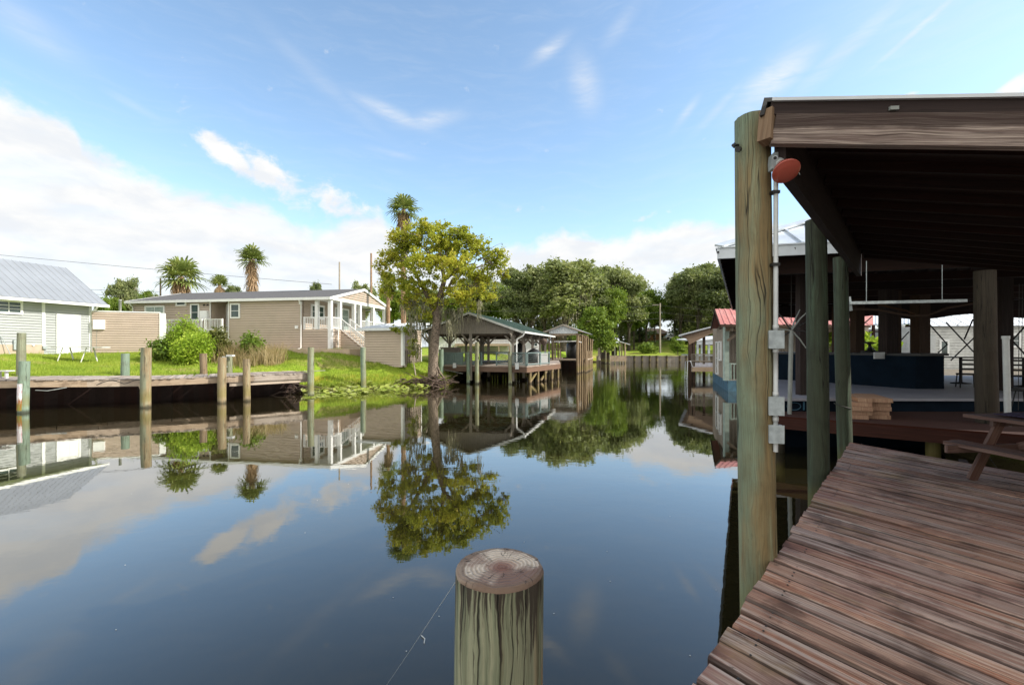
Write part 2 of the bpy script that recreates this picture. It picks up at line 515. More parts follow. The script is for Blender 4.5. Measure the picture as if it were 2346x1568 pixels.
MT['green_roof'] = plain('green_metal_roof', (0.10, 0.155, 0.135), 0.45, var=0.10, scale=0.8, metal=0.1)
MT['taupe'] = plain('taupe_panel', (0.21, 0.185, 0.155), 0.6, var=0.08)
MT['teal'] = plain('teal_paint', (0.13, 0.18, 0.175), 0.6, var=0.12, scale=4)
MT['glass'] = plain('window_glass', (0.05, 0.075, 0.07), 0.06, var=0.3, scale=1.5, spec=0.8)
MT['blind'] = plain('window_blinds', (0.32, 0.38, 0.36), 0.15, var=0.2, scale=2, spec=0.8)
MT['concrete'] = plain('patio_concrete', (0.50, 0.38, 0.28), 0.85, var=0.1, scale=1.2)
MT['black'] = plain('black_plastic', (0.012, 0.012, 0.013), 0.5, var=0.2)
MT['blackmetal'] = plain('black_metal', (0.02, 0.02, 0.021), 0.4, var=0.2)
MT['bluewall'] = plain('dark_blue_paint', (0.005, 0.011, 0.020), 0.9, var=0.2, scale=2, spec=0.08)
MT['bluehull'] = plain('blue_hull_paint', (0.035, 0.11, 0.17), 0.6, var=0.3, scale=2.5)
MT['greyfloor'] = plain('pale_grey_floor', (0.27, 0.27, 0.31), 0.6, var=0.08, scale=1.5)
MT['navy'] = plain('navy_cloth', (0.018, 0.017, 0.045), 0.9, var=0.3, scale=6, bump=0.4)
MT['greybox'] = plain('grey_pvc', (0.33, 0.37, 0.38), 0.5, var=0.22, scale=14, bump=0.1)
MT['pvc'] = plain('white_pvc', (0.50, 0.52, 0.52), 0.4, var=0.08, scale=6)
MT['cable'] = plain('black_cable', (0.03, 0.028, 0.025), 0.6)
MT['galv'] = plain('pale_grey_paint', (0.22, 0.235, 0.22), 0.5, var=0.15)
MT['palegreen'] = plain('pale_green_paint', (0.34, 0.42, 0.37), 0.6, var=0.15, scale=3)
MT['beigewall'] = plain('beige_boarding', (0.26, 0.22, 0.18), 0.7, var=0.12, scale=2)
MT['orange'] = plain('orange_brick', (0.36, 0.17, 0.08), 0.8, var=0.2, scale=2)
MT['purple'] = plain('plum_cloth', (0.035, 0.022, 0.05), 0.9, var=0.2, scale=8)

MT['dock_old'] = wood('old_dock_boards', ((0.19, 0.155, 0.13), (0.42, 0.37, 0.33), (0.29, 0.24, 0.205)), island=0.3, bump=0.6, stain=[(1.2, 0.5, 0.75, (0.09, 0.05, 0.035), 0.5)])
MT['fascia_old'] = wood('old_dock_timber', ((0.23, 0.175, 0.13), (0.46, 0.385, 0.305), (0.33, 0.255, 0.19)), island=0.2, stain=[(1.5, 0.5, 0.7, (0.07, 0.045, 0.03), 0.55)])
MT['grey_post'] = wood('grey_post_wood', ((0.14, 0.12, 0.10), (0.28, 0.25, 0.21), (0.20, 0.17, 0.135)), island=0.15)
MT['deckbeam'] = wood('brown_deck_beam', ((0.08, 0.05, 0.036), (0.17, 0.115, 0.085), (0.12, 0.075, 0.055)), island=0.15)
MT['redwood'] = wood('red_brown_timber', ((0.022, 0.008, 0.006), (0.055, 0.020, 0.014), (0.034, 0.012, 0.009)), island=0.12, rough=.95)
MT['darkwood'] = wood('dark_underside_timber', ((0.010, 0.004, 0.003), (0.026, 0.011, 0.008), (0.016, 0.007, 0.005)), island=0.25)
MT['beamwood'] = wood('weathered_beam', ((0.045, 0.026, 0.022), (0.44, 0.36, 0.31), (0.12, 0.08, 0.07)), island=0.1, grain=2.0, bump=1.0, gap=1.0, crack=0.8)
MT['darkbeam'] = wood('dark_stained_beam', ((0.016, 0.010, 0.009), (0.045, 0.030, 0.027), (0.025, 0.016, 0.015)), island=0.1, grain=0.8)
MT['brownpost'] = wood('brown_post_wood', ((0.03, 0.016, 0.009), (0.07, 0.038, 0.022), (0.045, 0.025, 0.015)), island=0.1)
MT['lumber'] = wood('fresh_lumber', ((0.22, 0.12, 0.075), (0.42, 0.28, 0.19), (0.31, 0.18, 0.12)), island=0.3, crack=0.4)
MT['picnic'] = wood('picnic_table_wood', ((0.065, 0.034, 0.027), (0.17, 0.11, 0.09), (0.10, 0.055, 0.045)), island=0.2)
MT['tan_ply'] = wood('tan_roof_boards', ((0.16, 0.10, 0.06), (0.26, 0.18, 0.115), (0.20, 0.13, 0.08)), island=0.1)
MT['bark'] = plain('bark', (0.155, 0.12, 0.09), 0.9, var=0.6, scale=9, bump=1.0)
MT['darkbark'] = plain('dark_bark', (0.06, 0.048, 0.035), 0.9, var=0.4, scale=4, bump=0.8)
MT['palebark'] = plain('pale_bark', (0.30, 0.25, 0.20), 0.9, var=0.3, scale=2, bump=0.5)
MT['palmtrunk'] = plain('palm_trunk', (0.26, 0.165, 0.10), 0.9, var=0.3, scale=6, bump=0.8)
MT['mud'] = plain('wet_mud_roots', (0.07, 0.045, 0.032), 0.8, var=0.5, scale=5, bump=1.0)

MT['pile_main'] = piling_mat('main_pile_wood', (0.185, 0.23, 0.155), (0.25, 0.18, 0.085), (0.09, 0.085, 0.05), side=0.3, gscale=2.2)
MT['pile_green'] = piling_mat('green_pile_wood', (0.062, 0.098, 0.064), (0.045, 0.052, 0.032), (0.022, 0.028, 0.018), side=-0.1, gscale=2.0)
MT['pile_far'] = piling_mat('far_pile_wood', (0.20, 0.22, 0.15), (0.28, 0.21, 0.12), (0.12, 0.10, 0.06), side=-0.1)
MT['pile_mint'] = piling_mat('mint_pile_wood', (0.19, 0.26, 0.20), (0.24, 0.24, 0.15), (0.10, 0.11, 0.07), side=-0.2)
MT['pile_brown'] = piling_mat('brown_pile_wood', (0.20, 0.155, 0.10), (0.24, 0.17, 0.10), (0.10, 0.07, 0.04))
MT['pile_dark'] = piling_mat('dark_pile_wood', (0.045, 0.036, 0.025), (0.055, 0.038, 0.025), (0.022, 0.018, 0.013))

MT['leaf_big'] = leafmat('yellow_green_leaves', (0.19, 0.245, 0.03), (0.37, 0.40, 0.04), (0.57, 0.48, 0.06), 0.5, ns=0.45)
MT['leaf_wood'] = leafmat('oak_leaves', (0.11, 0.145, 0.06), (0.20, 0.24, 0.10), (0.34, 0.36, 0.16), 0.35, ns=0.3)
MT['leaf_mid'] = leafmat('mid_green_leaves', (0.09, 0.16, 0.02), (0.17, 0.26, 0.035), (0.28, 0.34, 0.06), 0.4, ns=0.4)
MT['leaf_bright'] = leafmat('lime_leaves', (0.22, 0.36, 0.03), (0.38, 0.54, 0.05), (0.55, 0.64, 0.09), 0.5, ns=1.2)
MT['leaf_dry'] = leafmat('dry_grass', (0.26, 0.18, 0.08), (0.42, 0.31, 0.16), (0.52, 0.42, 0.25), 0.3, ns=1.0)
MT['leaf_dark'] = leafmat('dark_shrub_leaves', (0.06, 0.07, 0.02), (0.12, 0.13, 0.03), (0.20, 0.18, 0.05), 0.3, ns=1.0)
MT['palm_leaf'] = leafmat('palm_fronds', (0.10, 0.15, 0.04), (0.20, 0.25, 0.07), (0.36, 0.37, 0.13), 0.3, ns=0.8)
MT['palm_dead'] = leafmat('dead_fronds', (0.20, 0.125, 0.06), (0.34, 0.23, 0.13), (0.46, 0.35, 0.22), 0.2, ns=1.0)
MT['moss'] = leafmat('spanish_moss', (0.13, 0.12, 0.08), (0.22, 0.205, 0.14), (0.32, 0.30, 0.20), 0.25, ns=0.8)
MT['lily'] = leafmat('lily_pads', (0.25, 0.34, 0.05), (0.46, 0.52, 0.12), (0.68, 0.70, 0.36), 0.4, rough=0.65, ns=2.0)
MT['blade'] = leafmat('grass_blades', (0.17, 0.26, 0.03), (0.27, 0.37, 0.045), (0.42, 0.45, 0.08), 0.45, ns=0.6)

# ------------------------------------------------------------------ ground and water
# outline of the water; each edge carries how steep the bank above it is
WATER = [((-60, 2), .9), ((-30.5, 15.3), 3), ((-25.2, 18.9), 3), ((-21.2, 21.0), 3), ((-17.6, 22.6), 3), ((-14.9, 24.2), 1.2), ((-13.2, 26.2), 1.0), ((-12.0, 27.6), .55), ((-9.8, 28.2), .5),
         ((-7.8, 29.0), .6), ((-6.2, 30.2), .9), ((-5.0, 31.0), 1.3), ((-4.6, 33.5), 1.2), ((-4.4, 40), 1), ((-4, 45), .8), ((0, 52), .7), ((3.5, 58), .7), ((8, 66), .8), ((13, 75), 1.5), ((14.6, 85), 6), ((40, 85), 6), ((46, 83), 1),
         ((40, 60), 1), ((30, 45), 1), ((21, 30), 1), ((17.5, 20), 1.5), ((12.5, 15.5), 2), ((10.8, 11), 2), ((9.5, 4), 2), ((9.0, -8), 2), ((9, -60), 1), ((-60, -60), 1)]
HP = np.array([(-29.4, 32, 2.22), (-30.3, 27.4, 2.2), (-26, 24.5, 1.5), (-32, 38, 2.5), (-22, 31, 2.1), (-13.8, 35, 2.5), (-16.5, 34, 2.45), (-12, 45, 2.6), (-9.5, 32.6, 1.72), (-7.4, 31.5, 1.62), (-6.5, 34, 1.6),
               (-25.5, 20, 1.22), (-21.5, 22, 1.25), (-18, 23.6, 1.2), (-15.2, 25.2, 1.15), (-14, 28, 1.55), (-18, 28, 1.7), (-5.6, 31.8, 1.15), (-3, 40, 1.5), (-6, 45, 1.9),
               (0, 60, 2.0), (5, 72, 2.1), (20, 87, 1.15), (35, 87, 1.15), (15, 87, 1.15), (22, 100, 2.0), (20, 120, 4.4), (45, 125, 5), (0, 115, 4.5), (-25, 80, 3), (-60, 60, 3.2), (-60, 30, 3), (25, 40, 1.0), (15, 12, .6), (20, 10, .7), (26, 16, .7), (12, 20, .6),
               (22, 20, .75), (15, 5, .7), (14, -10, .8), (40, 60, 1.6), (-45, 20, 1.8), (-11, 31, 1.5), (-12.5, 32.5, 2.35), (-24, 33, 2.4)])

def ground_h(X, Y):
    X = np.asarray(X, float); Y = np.asarray(Y, float)
    w = 0; s = 0
    for hx, hy, hz in HP:
        q = 1.0 / (((X - hx) ** 2 + (Y - hy) ** 2) ** 1.25 + 0.15)
        w = w + q; s = s + q * hz
    h = s / w
    n = len(WATER)
    best = np.full(X.shape, 1e9); slope = np.ones(X.shape); inside = np.zeros(X.shape, bool)
    for i in range(n):
        (x0, y0), sl = WATER[i]; (x1, y1), _ = WATER[(i + 1) % n]
        ex, ey = x1 - x0, y1 - y0
        t = np.clip(((X - x0) * ex + (Y - y0) * ey) / (ex * ex + ey * ey), 0, 1)
        dd = np.hypot(X - x0 - t * ex, Y - y0 - t * ey)
        m = dd < best
        best = np.where(m, dd, best); slope = np.where(m, sl, slope)
        c = ((y0 > Y) != (y1 > Y)) & (X < (x1 - x0) * (Y - y0) / (y1 - y0 + 1e-12) + x0)
        inside ^= c
    bankh = 0.08 + best * slope
    k = 0.35
    land = -np.log(np.exp(-h / k) + np.exp(-bankh / k)) * k
    wob = 0.05 * np.sin(X * 1.9 + np.sin(Y * 1.3)) * np.cos(Y * 1.6 + X * .4)
    land = land + wob * np.clip(best, 0, 1)
    return np.where(inside, -np.minimum(1.6, 0.02 + best * 0.9), land)

def gh(x, y):
    return float(ground_h(np.array([x]), np.array([y]))[0])

def axis(lo, hi, f0, f1, step, grow=1.16):
    a = list(np.arange(f0, f1 + 1e-6, step))
    s = step; x = f1
    while x < hi: s *= grow; x += s; a.append(x)
    s = step; x = f0; b = []
    while x > lo: s *= grow; x -= s; b.append(x)
    return np.array(b[::-1] + a)

gx = axis(-900, 900, -34, 22, 0.3, 1.12); gy = axis(-200, 1500, 14, 46, 0.3, 1.05)
GX, GY = np.meshgrid(gx, gy)
GZ = ground_h(GX, GY)
nx, ny = len(gx), len(gy)
V = np.stack([GX.ravel(), GY.ravel(), GZ.ravel()], 1)
idx = np.arange(nx * ny).reshape(ny, nx)
F = np.stack([idx[:-1, :-1].ravel(), idx[:-1, 1:].ravel(), idx[1:, 1:].ravel(), idx[1:, :-1].ravel()], 1)
me = bpy.data.meshes.new('ground')
me.vertices.add(len(V)); me.vertices.foreach_set('co', V.astype(np.float32).ravel())
me.loops.add(F.size); me.loops.foreach_set('vertex_index', F.astype(np.int32).ravel())
me.polygons.add(len(F)); me.polygons.foreach_set('loop_start', np.arange(0, F.size, 4, dtype=np.int32))
me.polygons.foreach_set('loop_total', np.full(len(F), 4, dtype=np.int32))
me.polygons.foreach_set('use_smooth', np.ones(len(F), bool))
me.update(calc_edges=True)
m, T, b = new_mat('lawn_and_bank')
pos = T.n('ShaderNodeNewGeometry').outputs['Position']
px, py, pz = T.sep(pos)
n1 = T.noise(pos, 0.35, 5, 0.6); n2 = T.noise(pos, 2.2, 6, 0.65); n3 = T.noise(pos, 14, 4, 0.7)
g = T.mix(T.ss(n1, 0.3, 0.7), (0.17, 0.26, 0.025), (0.26, 0.34, 0.04))
g = T.mix(T.m('MULTIPLY', T.ss(n2, 0.4, 0.7), 0.6), g, (0.11, 0.20, 0.02))
g = T.mix(T.m('MULTIPLY', T.ss(n3, 0.4, 0.75), 0.45), g, (0.34, 0.38, 0.04))
dry = T.ss(T.noise(T.mapping(pos, (0.35, 0.9, 1), (2, 7, 0)), 0.8, 5, 0.6), 0.50, 0.66)
g = T.mix(T.m('MULTIPLY', dry, 0.75), g, (0.36, 0.28, 0.13))
low = T.ss(T.m('MULTIPLY_ADD', n2, 0.5, pz), 0.35, 0.75, 1.0, 0.0)
g = T.mix(T.m('MULTIPLY', low, 0.9), g, (0.075, 0.05, 0.028))
mid_ = T.m('MULTIPLY', T.ss(pz, 0.3, 0.6), T.ss(pz, 0.7, 1.0, 1.0, 0.0))
g = T.mix(T.m('MULTIPLY', mid_, T.ss(n2, 0.4, 0.6)), g, (0.27, 0.22, 0.03))
yard = T.m('MULTIPLY', T.ss(px, 10.0, 13.0), T.ss(py, 52.0, 62.0, 1.0, 0.0))
g = T.mix(T.m('MULTIPLY', yard, T.ss(n2, .2, .45, .75, 1.0)), g, (0.17, 0.15, 0.125))
T.put(b.inputs['Base Color'], g)
b.inputs['Roughness'].default_value = 0.95
b.inputs['Specular IOR Level'].default_value = 0.1
bp = T.n('ShaderNodeBump'); bp.inputs['Strength'].default_value = 0.7; bp.inputs['Distance'].default_value = 0.05
T.put(bp.inputs['Height'], T.m('ADD', n3, n2)); T.t.links.new(bp.outputs[0], b.inputs['Normal'])
me.materials.append(m)
ground = link(bpy.data.objects.new('ground', me))
tag(ground, 'bright green lawn running down to the muddy canal bank', kind='structure')

# water
m, T, b = new_mat('canal_water')
pos = T.n('ShaderNodeNewGeometry').outputs['Position']
px, py, pz = T.sep(pos)
dist = T.ss(py, 9.0, 45.0, 0.12, 1.0)
w1 = T.noise(T.mapping(pos, (0.9, 1.3, 1)), 1.1, 3, 0.5)
w2 = T.noise(T.mapping(pos, (2.2, 3.5, 1)), 1.6, 3, 0.5, 0.3)
calm = T.ss(T.noise(T.mapping(pos, (0.08, 0.16, 1)), 1.0, 2, 0.5), 0.35, 0.7, 0.35, 1.0)
hgt = T.m('MULTIPLY', T.m('ADD', w1, T.m('MULTIPLY', w2, 0.35)), T.m('MULTIPLY', calm, dist))
bp = T.n('ShaderNodeBump'); bp.inputs['Strength'].default_value = 1.0; bp.inputs['Distance'].default_value = 0.016
T.put(bp.inputs['Height'], hgt)
lw = T.n('ShaderNodeLayerWeight'); lw.inputs['Blend'].default_value = 0.5; T.t.links.new(bp.outputs[0], lw.inputs['Normal'])
refl = T.m('MULTIPLY_ADD', T.m('POWER', lw.outputs['Facing'], 2.6), .98, .01, clamp=True)
gl = T.n('ShaderNodeBsdfGlossy'); gl.inputs['Roughness'].default_value = 0.012; gl.inputs['Color'].default_value = (.97, .97, .95, 1)
T.t.links.new(bp.outputs[0], gl.inputs['Normal'])
df = T.n('ShaderNodeBsdfDiffuse'); df.inputs['Color'].default_value = (0.018, 0.015, 0.006, 1)
mx = T.n('ShaderNodeMixShader'); T.put(mx.inputs[0], refl)
T.t.links.new(df.outputs[0], mx.inputs[1]); T.t.links.new(gl.outputs[0], mx.inputs[2]); T.t.links.new(mx.outputs[0], T.t.nodes['Material Output'].inputs[0])
mb = MB(); mb.poly([(-90, -70, 0), (70, -70, 0), (70, 90, 0), (-90, 90, 0)])
water = mb.build('water', m)
tag(water, 'calm dark canal water reflecting the sky', kind='structure')


# ------------------------------------------------------------------ building helpers
def v3(p, z):
    return Vector((p[0], p[1], z))

class Wall:
    """vertical wall: plan origin p0, direction d, outward normal n"""
    def __init__(self, p0, d, n=None):
        self.p0 = Vector((p0[0], p0[1])); self.d = Vector((d[0], d[1])).normalized()
        nn = Vector((self.d.y, -self.d.x))
        if n is not None and nn.dot(Vector((n[0], n[1]))) < 0: nn = -nn
        if n is None and nn.dot(-self.p0) < 0: nn = -nn
        self.n = nn
    def pt(self, s, z, off=0.0):
        q = self.p0 + self.d * s + self.n * off
        return Vector((q.x, q.y, z))
    def at(self, u, v=None, off=0.0):
        a = (u - 1172.5) / FPX
        px, py = self.p0 + self.n * off
        s = (a * py - px) / (self.d.x - a * self.d.y)
        Y = py + s * self.d.y
        return s if v is None else (s, PZ(v, Y))
    def quad(self, mb, s0, s1, z0, z1, off=0.0):
        mb.poly([self.pt(s0, z0, off), self.pt(s1, z0, off), self.pt(s1, z1, off), self.pt(s0, z1, off)])
    def box(self, mb, s0, s1, z0, z1, o0, o1):
        if o1 < .3: o1 += .03      # stands clear of the lap siding
        c = self.pt((s0 + s1) / 2, (z0 + z1) / 2, (o0 + o1) / 2)
        ax = Vector((self.d.x, self.d.y, 0)); ay = Vector((self.n.x, self.n.y, 0))
        if (z1 - z0) > abs(s1 - s0):
            mb.obox(c, (0, 0, (z1 - z0) / 2), ax * abs(s1 - s0) / 2, ay * abs(o1 - o0) / 2)
        else:
            mb.obox(c, ax * abs(s1 - s0) / 2, (0, 0, (z1 - z0) / 2), ay * abs(o1 - o0) / 2)
    def laps(self, mb, z0, z1, xr, pitch=0.18, depth=0.035):
        """horizontal lap siding between z0 and z1; xr(z) gives the span"""
        n = max(1, round((z1 - z0) / pitch)); h = (z1 - z0) / n
        for i in range(n):
            a = z0 + i * h; c = a + h
            l0, r0 = xr(a); l1, r1 = xr(c)
            if r0 - l0 < 0.01: continue
            gv = a + h * .70; D_ = depth * 1.6
            lg, rg = l0 + (l1 - l0) * .70, r0 + (r1 - r0) * .70
            mb.poly([self.pt(l0, a, D_), self.pt(r0, a, D_), self.pt(rg, gv, D_ * .8), self.pt(lg, gv, D_ * .8)])
            mb.poly([self.pt(lg, gv, D_ * .8), self.pt(rg, gv, D_ * .8), self.pt(rg, gv + .004, .001), self.pt(lg, gv + .004, .001)])
            mb.poly([self.pt(lg, gv + .004, .001), self.pt(rg, gv + .004, .001), self.pt(r1, c, .001), self.pt(l1, c, .001)])
            mb.poly([self.pt(l0, a, .001), self.pt(r0, a, .001), self.pt(r0, a, D_), self.pt(l0, a, D_)])
    def ribs(self, mb, s0, s1, z0, top, pitch=0.18, depth=0.02):
        """vertical ribbed panel; top(s) gives its height"""
        n = max(1, round((s1 - s0) / pitch)); h = (s1 - s0) / n
        for i in range(n):
            a = s0 + i * h
            for (x0, x1, o0, o1) in ((a, a + h * .62, 0, 0), (a + h * .62, a + h * .72, 0, depth), (a + h * .72, a + h * .9, depth, depth), (a + h * .9, a + h, depth, 0)):
                mb.poly([self.pt(x0, z0, o0), self.pt(x1, z0, o1), self.pt(x1, top(x1), o1), self.pt(x0, top(x0), o0)])

def window(w, parent, s0, s1, z0, z1, frame=0.09, cols=1, rows=2, fm='white', pane='glass', name='window', grille=0.03):
    fb = MB()
    w.box(fb, s0, s1, z0, z0 + frame, 0.0, 0.10); w.box(fb, s0, s1, z1 - frame, z1, 0.0, 0.10)
    w.box(fb, s0, s0 + frame, z0 + frame, z1 - frame, 0.0, 0.095); w.box(fb, s1 - frame, s1, z0 + frame, z1 - frame, 0.0, 0.095)
    for i in range(1, cols):
        x = s0 + frame + (s1 - s0 - 2 * frame) * i / cols
        w.box(fb, x - grille / 2, x + grille / 2, z0 + frame, z1 - frame, 0.05, 0.085)
    for i in range(1, rows):
        x = z0 + frame + (z1 - z0 - 2 * frame) * i / rows
        w.box(fb, s0 + frame, s1 - frame, x - grille / 2, x + grille / 2, 0.05, 0.08)
    o = fb.build(name, MT[fm], parent)
    pb = MB(); w.quad(pb, s0 + frame * .9, s1 - frame * .9, z0 + frame * .9, z1 - frame * .9, 0.092)
    pn = pb.build('pane', MT[pane], o, ORG[o.name])
    return o

def door(w, parent, s0, s1, z0, z1, handle_right=False, fm='white'):
    fb = MB()
    f = 0.1
    w.box(fb, s0 - f, s0, z0, z1 + f, 0, 0.10); w.box(fb, s1, s1 + f, z0, z1 + f, 0, 0.10); w.box(fb, s0, s1, z1, z1 + f, 0, 0.095)
    w.box(fb, s0, s1, z0, z1, 0.0, 0.06)
    for (a, c) in ((0.08, 0.46), (0.54, 0.92)):
        x0, x1 = s0 + (s1 - s0) * a, s0 + (s1 - s0) * c
        for (p, q) in ((0.08, 0.42), (0.5, 0.92)):
            w.box(fb, x0, x1, z0 + (z1 - z0) * p, z0 + (z1 - z0) * q, 0.06, 0.07)
    o = fb.build('door', MT[fm], parent)
    hb = MB(); hs = s1 - 0.09 if handle_right else s0 + 0.09
    hz_ = z0 + (z1 - z0) * 0.45
    hb.tube([w.pt(hs, hz_, 0.035), w.pt(hs, hz_, 0.10)], 0.03, 8)
    hb.build('handle', MT['galv'], o, ORG[o.name])
    hb = MB(); hb.tube([w.pt(hs, hz_ + .16, 0.035), w.pt(hs, hz_ + .16, 0.075)], 0.03, 8); hb.build('lock', MT['galv'], o, ORG[o.name])
    return o

def seam_roof(mb, a, b, c, d, pitch=0.4, h=0.03, w=0.035):
    """metal roof panel a-b eave, d-c ridge, with standing seams running up"""
    a, b, c, d = map(Vector, (a, b, c, d))
    n = (b - a).cross(d - a).normalized()
    if n.z < 0: n = -n
    mb.poly([a, b, c, d]); 
    mb.poly([a - n * .03, b - n * .03, c - n * .03, d - n * .03][::-1])
    k = max(1, int(max((b - a).length, (c - d).length) / pitch))
    for i in range(k + 1):
        t = i / k
        p, q = a.lerp(b, t), d.lerp(c, t)
        mb.beam(p + n * h / 2, q + n * h / 2, w, h, up=n)


# ------------------------------------------------------------------ pale grey house, far left
hd = Vector((0.27, 1)).normalized()
hc = Vector((PX(208, 32), 32.0))
w = Wall(hc, hd, n=(1, 0))
house = thing('house', 'pale grey sided house with grey metal roof at left edge', 'house', (hc.x, hc.y, 2.2))
GB = 2.2
eave_z = PZ(697, 32.0)
sA = -11.0
sP = w.at(99)             # white trim strip between the two wall sections
mb = MB()
w.laps(mb, GB - .15, eave_z, lambda z: (sP, 0.0), 0.17, .03)
w.laps(mb, GB + 0.62, eave_z, lambda z: (sA, sP), 0.17, .03)
backp = w.pt(0, 0, -6.8)
mb.poly([w.pt(sA, GB - .4, 0), w.pt(0, GB - .4, 0), w.pt(0, eave_z, 0), w.pt(sA, eave_z, 0)])
mb.poly([w.pt(0, GB - .4, 0), w.pt(0, GB - .4, -6.8), w.pt(0, eave_z, -6.8), w.pt(0, eave_z + 2.5, -3.4), w.pt(0, eave_z, 0)])
mb.poly([w.pt(sA, GB - .4, -6.8), w.pt(0, GB - .4, -6.8), w.pt(0, eave_z, -6.8), w.pt(sA, eave_z, -6.8)])
mb.build('wall', MT['grey_siding'], house)
mb = MB(); w.box(mb, sA, sP, GB - .4, GB + .62, 0.0, 0.03); mb.build('foundation', MT['beige_found'], house)
mb = MB()
w.box(mb, sP - .1, sP + .06, GB + .55, eave_z, 0.0, 0.05)
mb.build('trim', MT['white'], house); mb = MB()
w.box(mb, -0.14, 0.02, GB - .1, eave_z, 0.0, 0.045)
mb.build('trim', MT['white'], house)
oh = 0.75
rz = PZ(607, 32.6) - 0.05
mb = MB()
E0 = w.pt(sA, eave_z + .02, oh); E1 = w.pt(0.55, eave_z + .02, oh); R1 = w.pt(0.55, rz, -3.4); R0 = w.pt(sA, rz, -3.4)
seam_roof(mb, E0, E1, R1, R0, 0.42, 0.018, 0.018)
seam_roof(mb, w.pt(0.55, eave_z, -7.5), w.pt(sA, eave_z, -7.5), R0, R1, 0.42)
mb.build('roof', MT['grey_metal'], house)
mb = MB()
mb.beam(w.pt(sA, eave_z - .1, oh + .07), w.pt(0.6, eave_z - .1, oh + .07), 0.14, 0.17)
w.box(mb, sA, 0.5, eave_z - .14, eave_z - .1, 0.05, oh)
mb.beam(w.pt(0.56, eave_z - .08, oh), w.pt(0.56, rz - .1, -3.4), 0.05, 0.16)
mb.build('gutter', MT['white'], house)
mb = MB()
mb.tube([w.pt(-0.05, eave_z - .15, oh), w.pt(-0.05, eave_z - .4, oh * .7), w.pt(-0.05, eave_z - .55, .12), w.pt(-0.05, GB + .25, .12), w.pt(0.05, GB + .06, .32)], 0.055, 8)
mb.build('downpipe', MT['white'], house)
s0, z1 = w.at(-45, 682); s1, z0 = w.at(50, 721)
window(w, house, s0, s1, z0, z1, 0.12, 3, 3)
s0, z1 = w.at(131, 726); s1, z0 = w.at(178, 805)
door(w, house, s0, s1, GB + .03, PZ(725, 31.2))
mb = MB()
s, z = w.at(74, 790); mb.tube([w.pt(s, z, .03), w.pt(s, z, .12)], .06, 10)
mb.build('vent', MT['white'], house)
mb = MB(); s, z = w.at(14, 805)
mb.tube([w.pt(s, GB, .4), w.pt(s - .25, GB + 1.0, .15), w.pt(s - .3, GB + 1.15, .05)], .02, 6)
mb.build('hose', MT['greybox'], house); mb = MB()
s, z = w.at(30, 790); w.box(mb, s - .05, s + .2, GB + .3, GB + .9, .03, .14); mb.build('meter', MT['greybox'], house); mb = MB()
s, z = w.at(99, 778); w.box(mb, s - .1, s + .12, GB + .35, GB + .55, .03, .15)
mb.build('meter', MT['greybox'], house)

# tan siding wall next to it
fa = P(211, 800, 31.9); fb_ = P(366, 803, 33.4)
w = Wall((fa.x, fa.y), (fb_.x - fa.x, fb_.y - fa.y))
L = (Vector((fb_.x, fb_.y)) - Vector((fa.x, fa.y))).length
fence = thing('siding_wall', 'tan horizontally sided wall with a white end post beside the grey house', 'wall', (fa.x, fa.y, 2.3))
zt = PZ(716, 33)
mb = MB(); w.laps(mb, 2.15, zt, lambda z: (0, L), 0.17)
mb.prism([w.pt(0, 2.0, 0), w.pt(L, 2.0, 0), w.pt(L, zt, 0), w.pt(0, zt, 0)], -Vector((w.n.x, w.n.y, 0)) * .12)
mb.build('siding', MT['fence_siding'], fence)
mb = MB(); w.box(mb, L, L + .32, 2.0, zt, -.14, .06); w.box(mb, -.05, L, zt, zt + .07, -.14, .04)
mb.build('end_post', MT['white'], fence)
mb = MB(); s, z = w.at(229, 743); w.box(mb, s - .33, s + .3, z - .33, z + .33, .03, .16)
mb.build('box', MT['white'], fence)
mb = MB(); mb.tube([w.pt(s - .15, z - .33, .05), w.pt(s - .2, 2.3, .05)], .012, 5); mb.build('cable', MT['galv'], fence)
q = P(275, 716, 34.5)
mb = MB(); mb.tube([(q.x, q.y, 2.3), (q.x, q.y, PZ(688, 34.5)), (q.x, q.y, PZ(688, 34.5) + .002), (q.x, q.y, PZ(688, 34.5) + .05)], [.09, .09, .11, .11], 10)
pp_ = mb.build('vent_pipe', MT['white'], None, (q.x, q.y, 2.3)); tag(pp_, 'short white vent pipe standing behind the tan wall', 'pipe')

# ------------------------------------------------------------------ mobile home
HC = Vector((PX(759, 35), 35.0)); Ld = Vector((-0.985, 0.173)).normalized(); Gd = Vector((0.173, 0.985)).normalized()
w = Wall(HC, Ld); gw = Wall(HC, Gd, n=(1, -.1))
home = thing('mobile_home', 'long tan sided home with dark roof and white railed gable porch', 'house', (HC.x, HC.y, 2.5))
HB = 2.42; EZ = 6.45; LL = 18.0; WD = 9.8; RZ = 7.62; FL = 4.05
sBody = w.at(694)
sRc0, sRc1 = w.at(598 - 73.5), w.at(484)       # recess with the white door
s_r1 = w.at(523.5); s_r0 = w.at(484)
mb = MB()
w.laps(mb, HB - .1, EZ, lambda z: (sBody, s_r1), 0.185, .04)
w.laps(mb, HB - .1, EZ, lambda z: (s_r0, LL), 0.185, .04)
w.laps(mb, HB - .1, FL, lambda z: (0.1, sBody), 0.185, .04)
w.laps(mb, HB - .1, FL - .1, lambda z: (s_r1, s_r0), 0.185, .04)
inn = Wall(w.pt(0, 0, -1.6)[:2], Ld)
inn.laps(mb, FL - .3, EZ, lambda z: (s_r1, s_r0), 0.185, .04)
for sx in (s_r1, s_r0):
    mb.poly([w.pt(sx, FL - .1, 0), w.pt(sx, FL - .1, -1.6), w.pt(sx, EZ, -1.6), w.pt(sx, EZ, 0)])
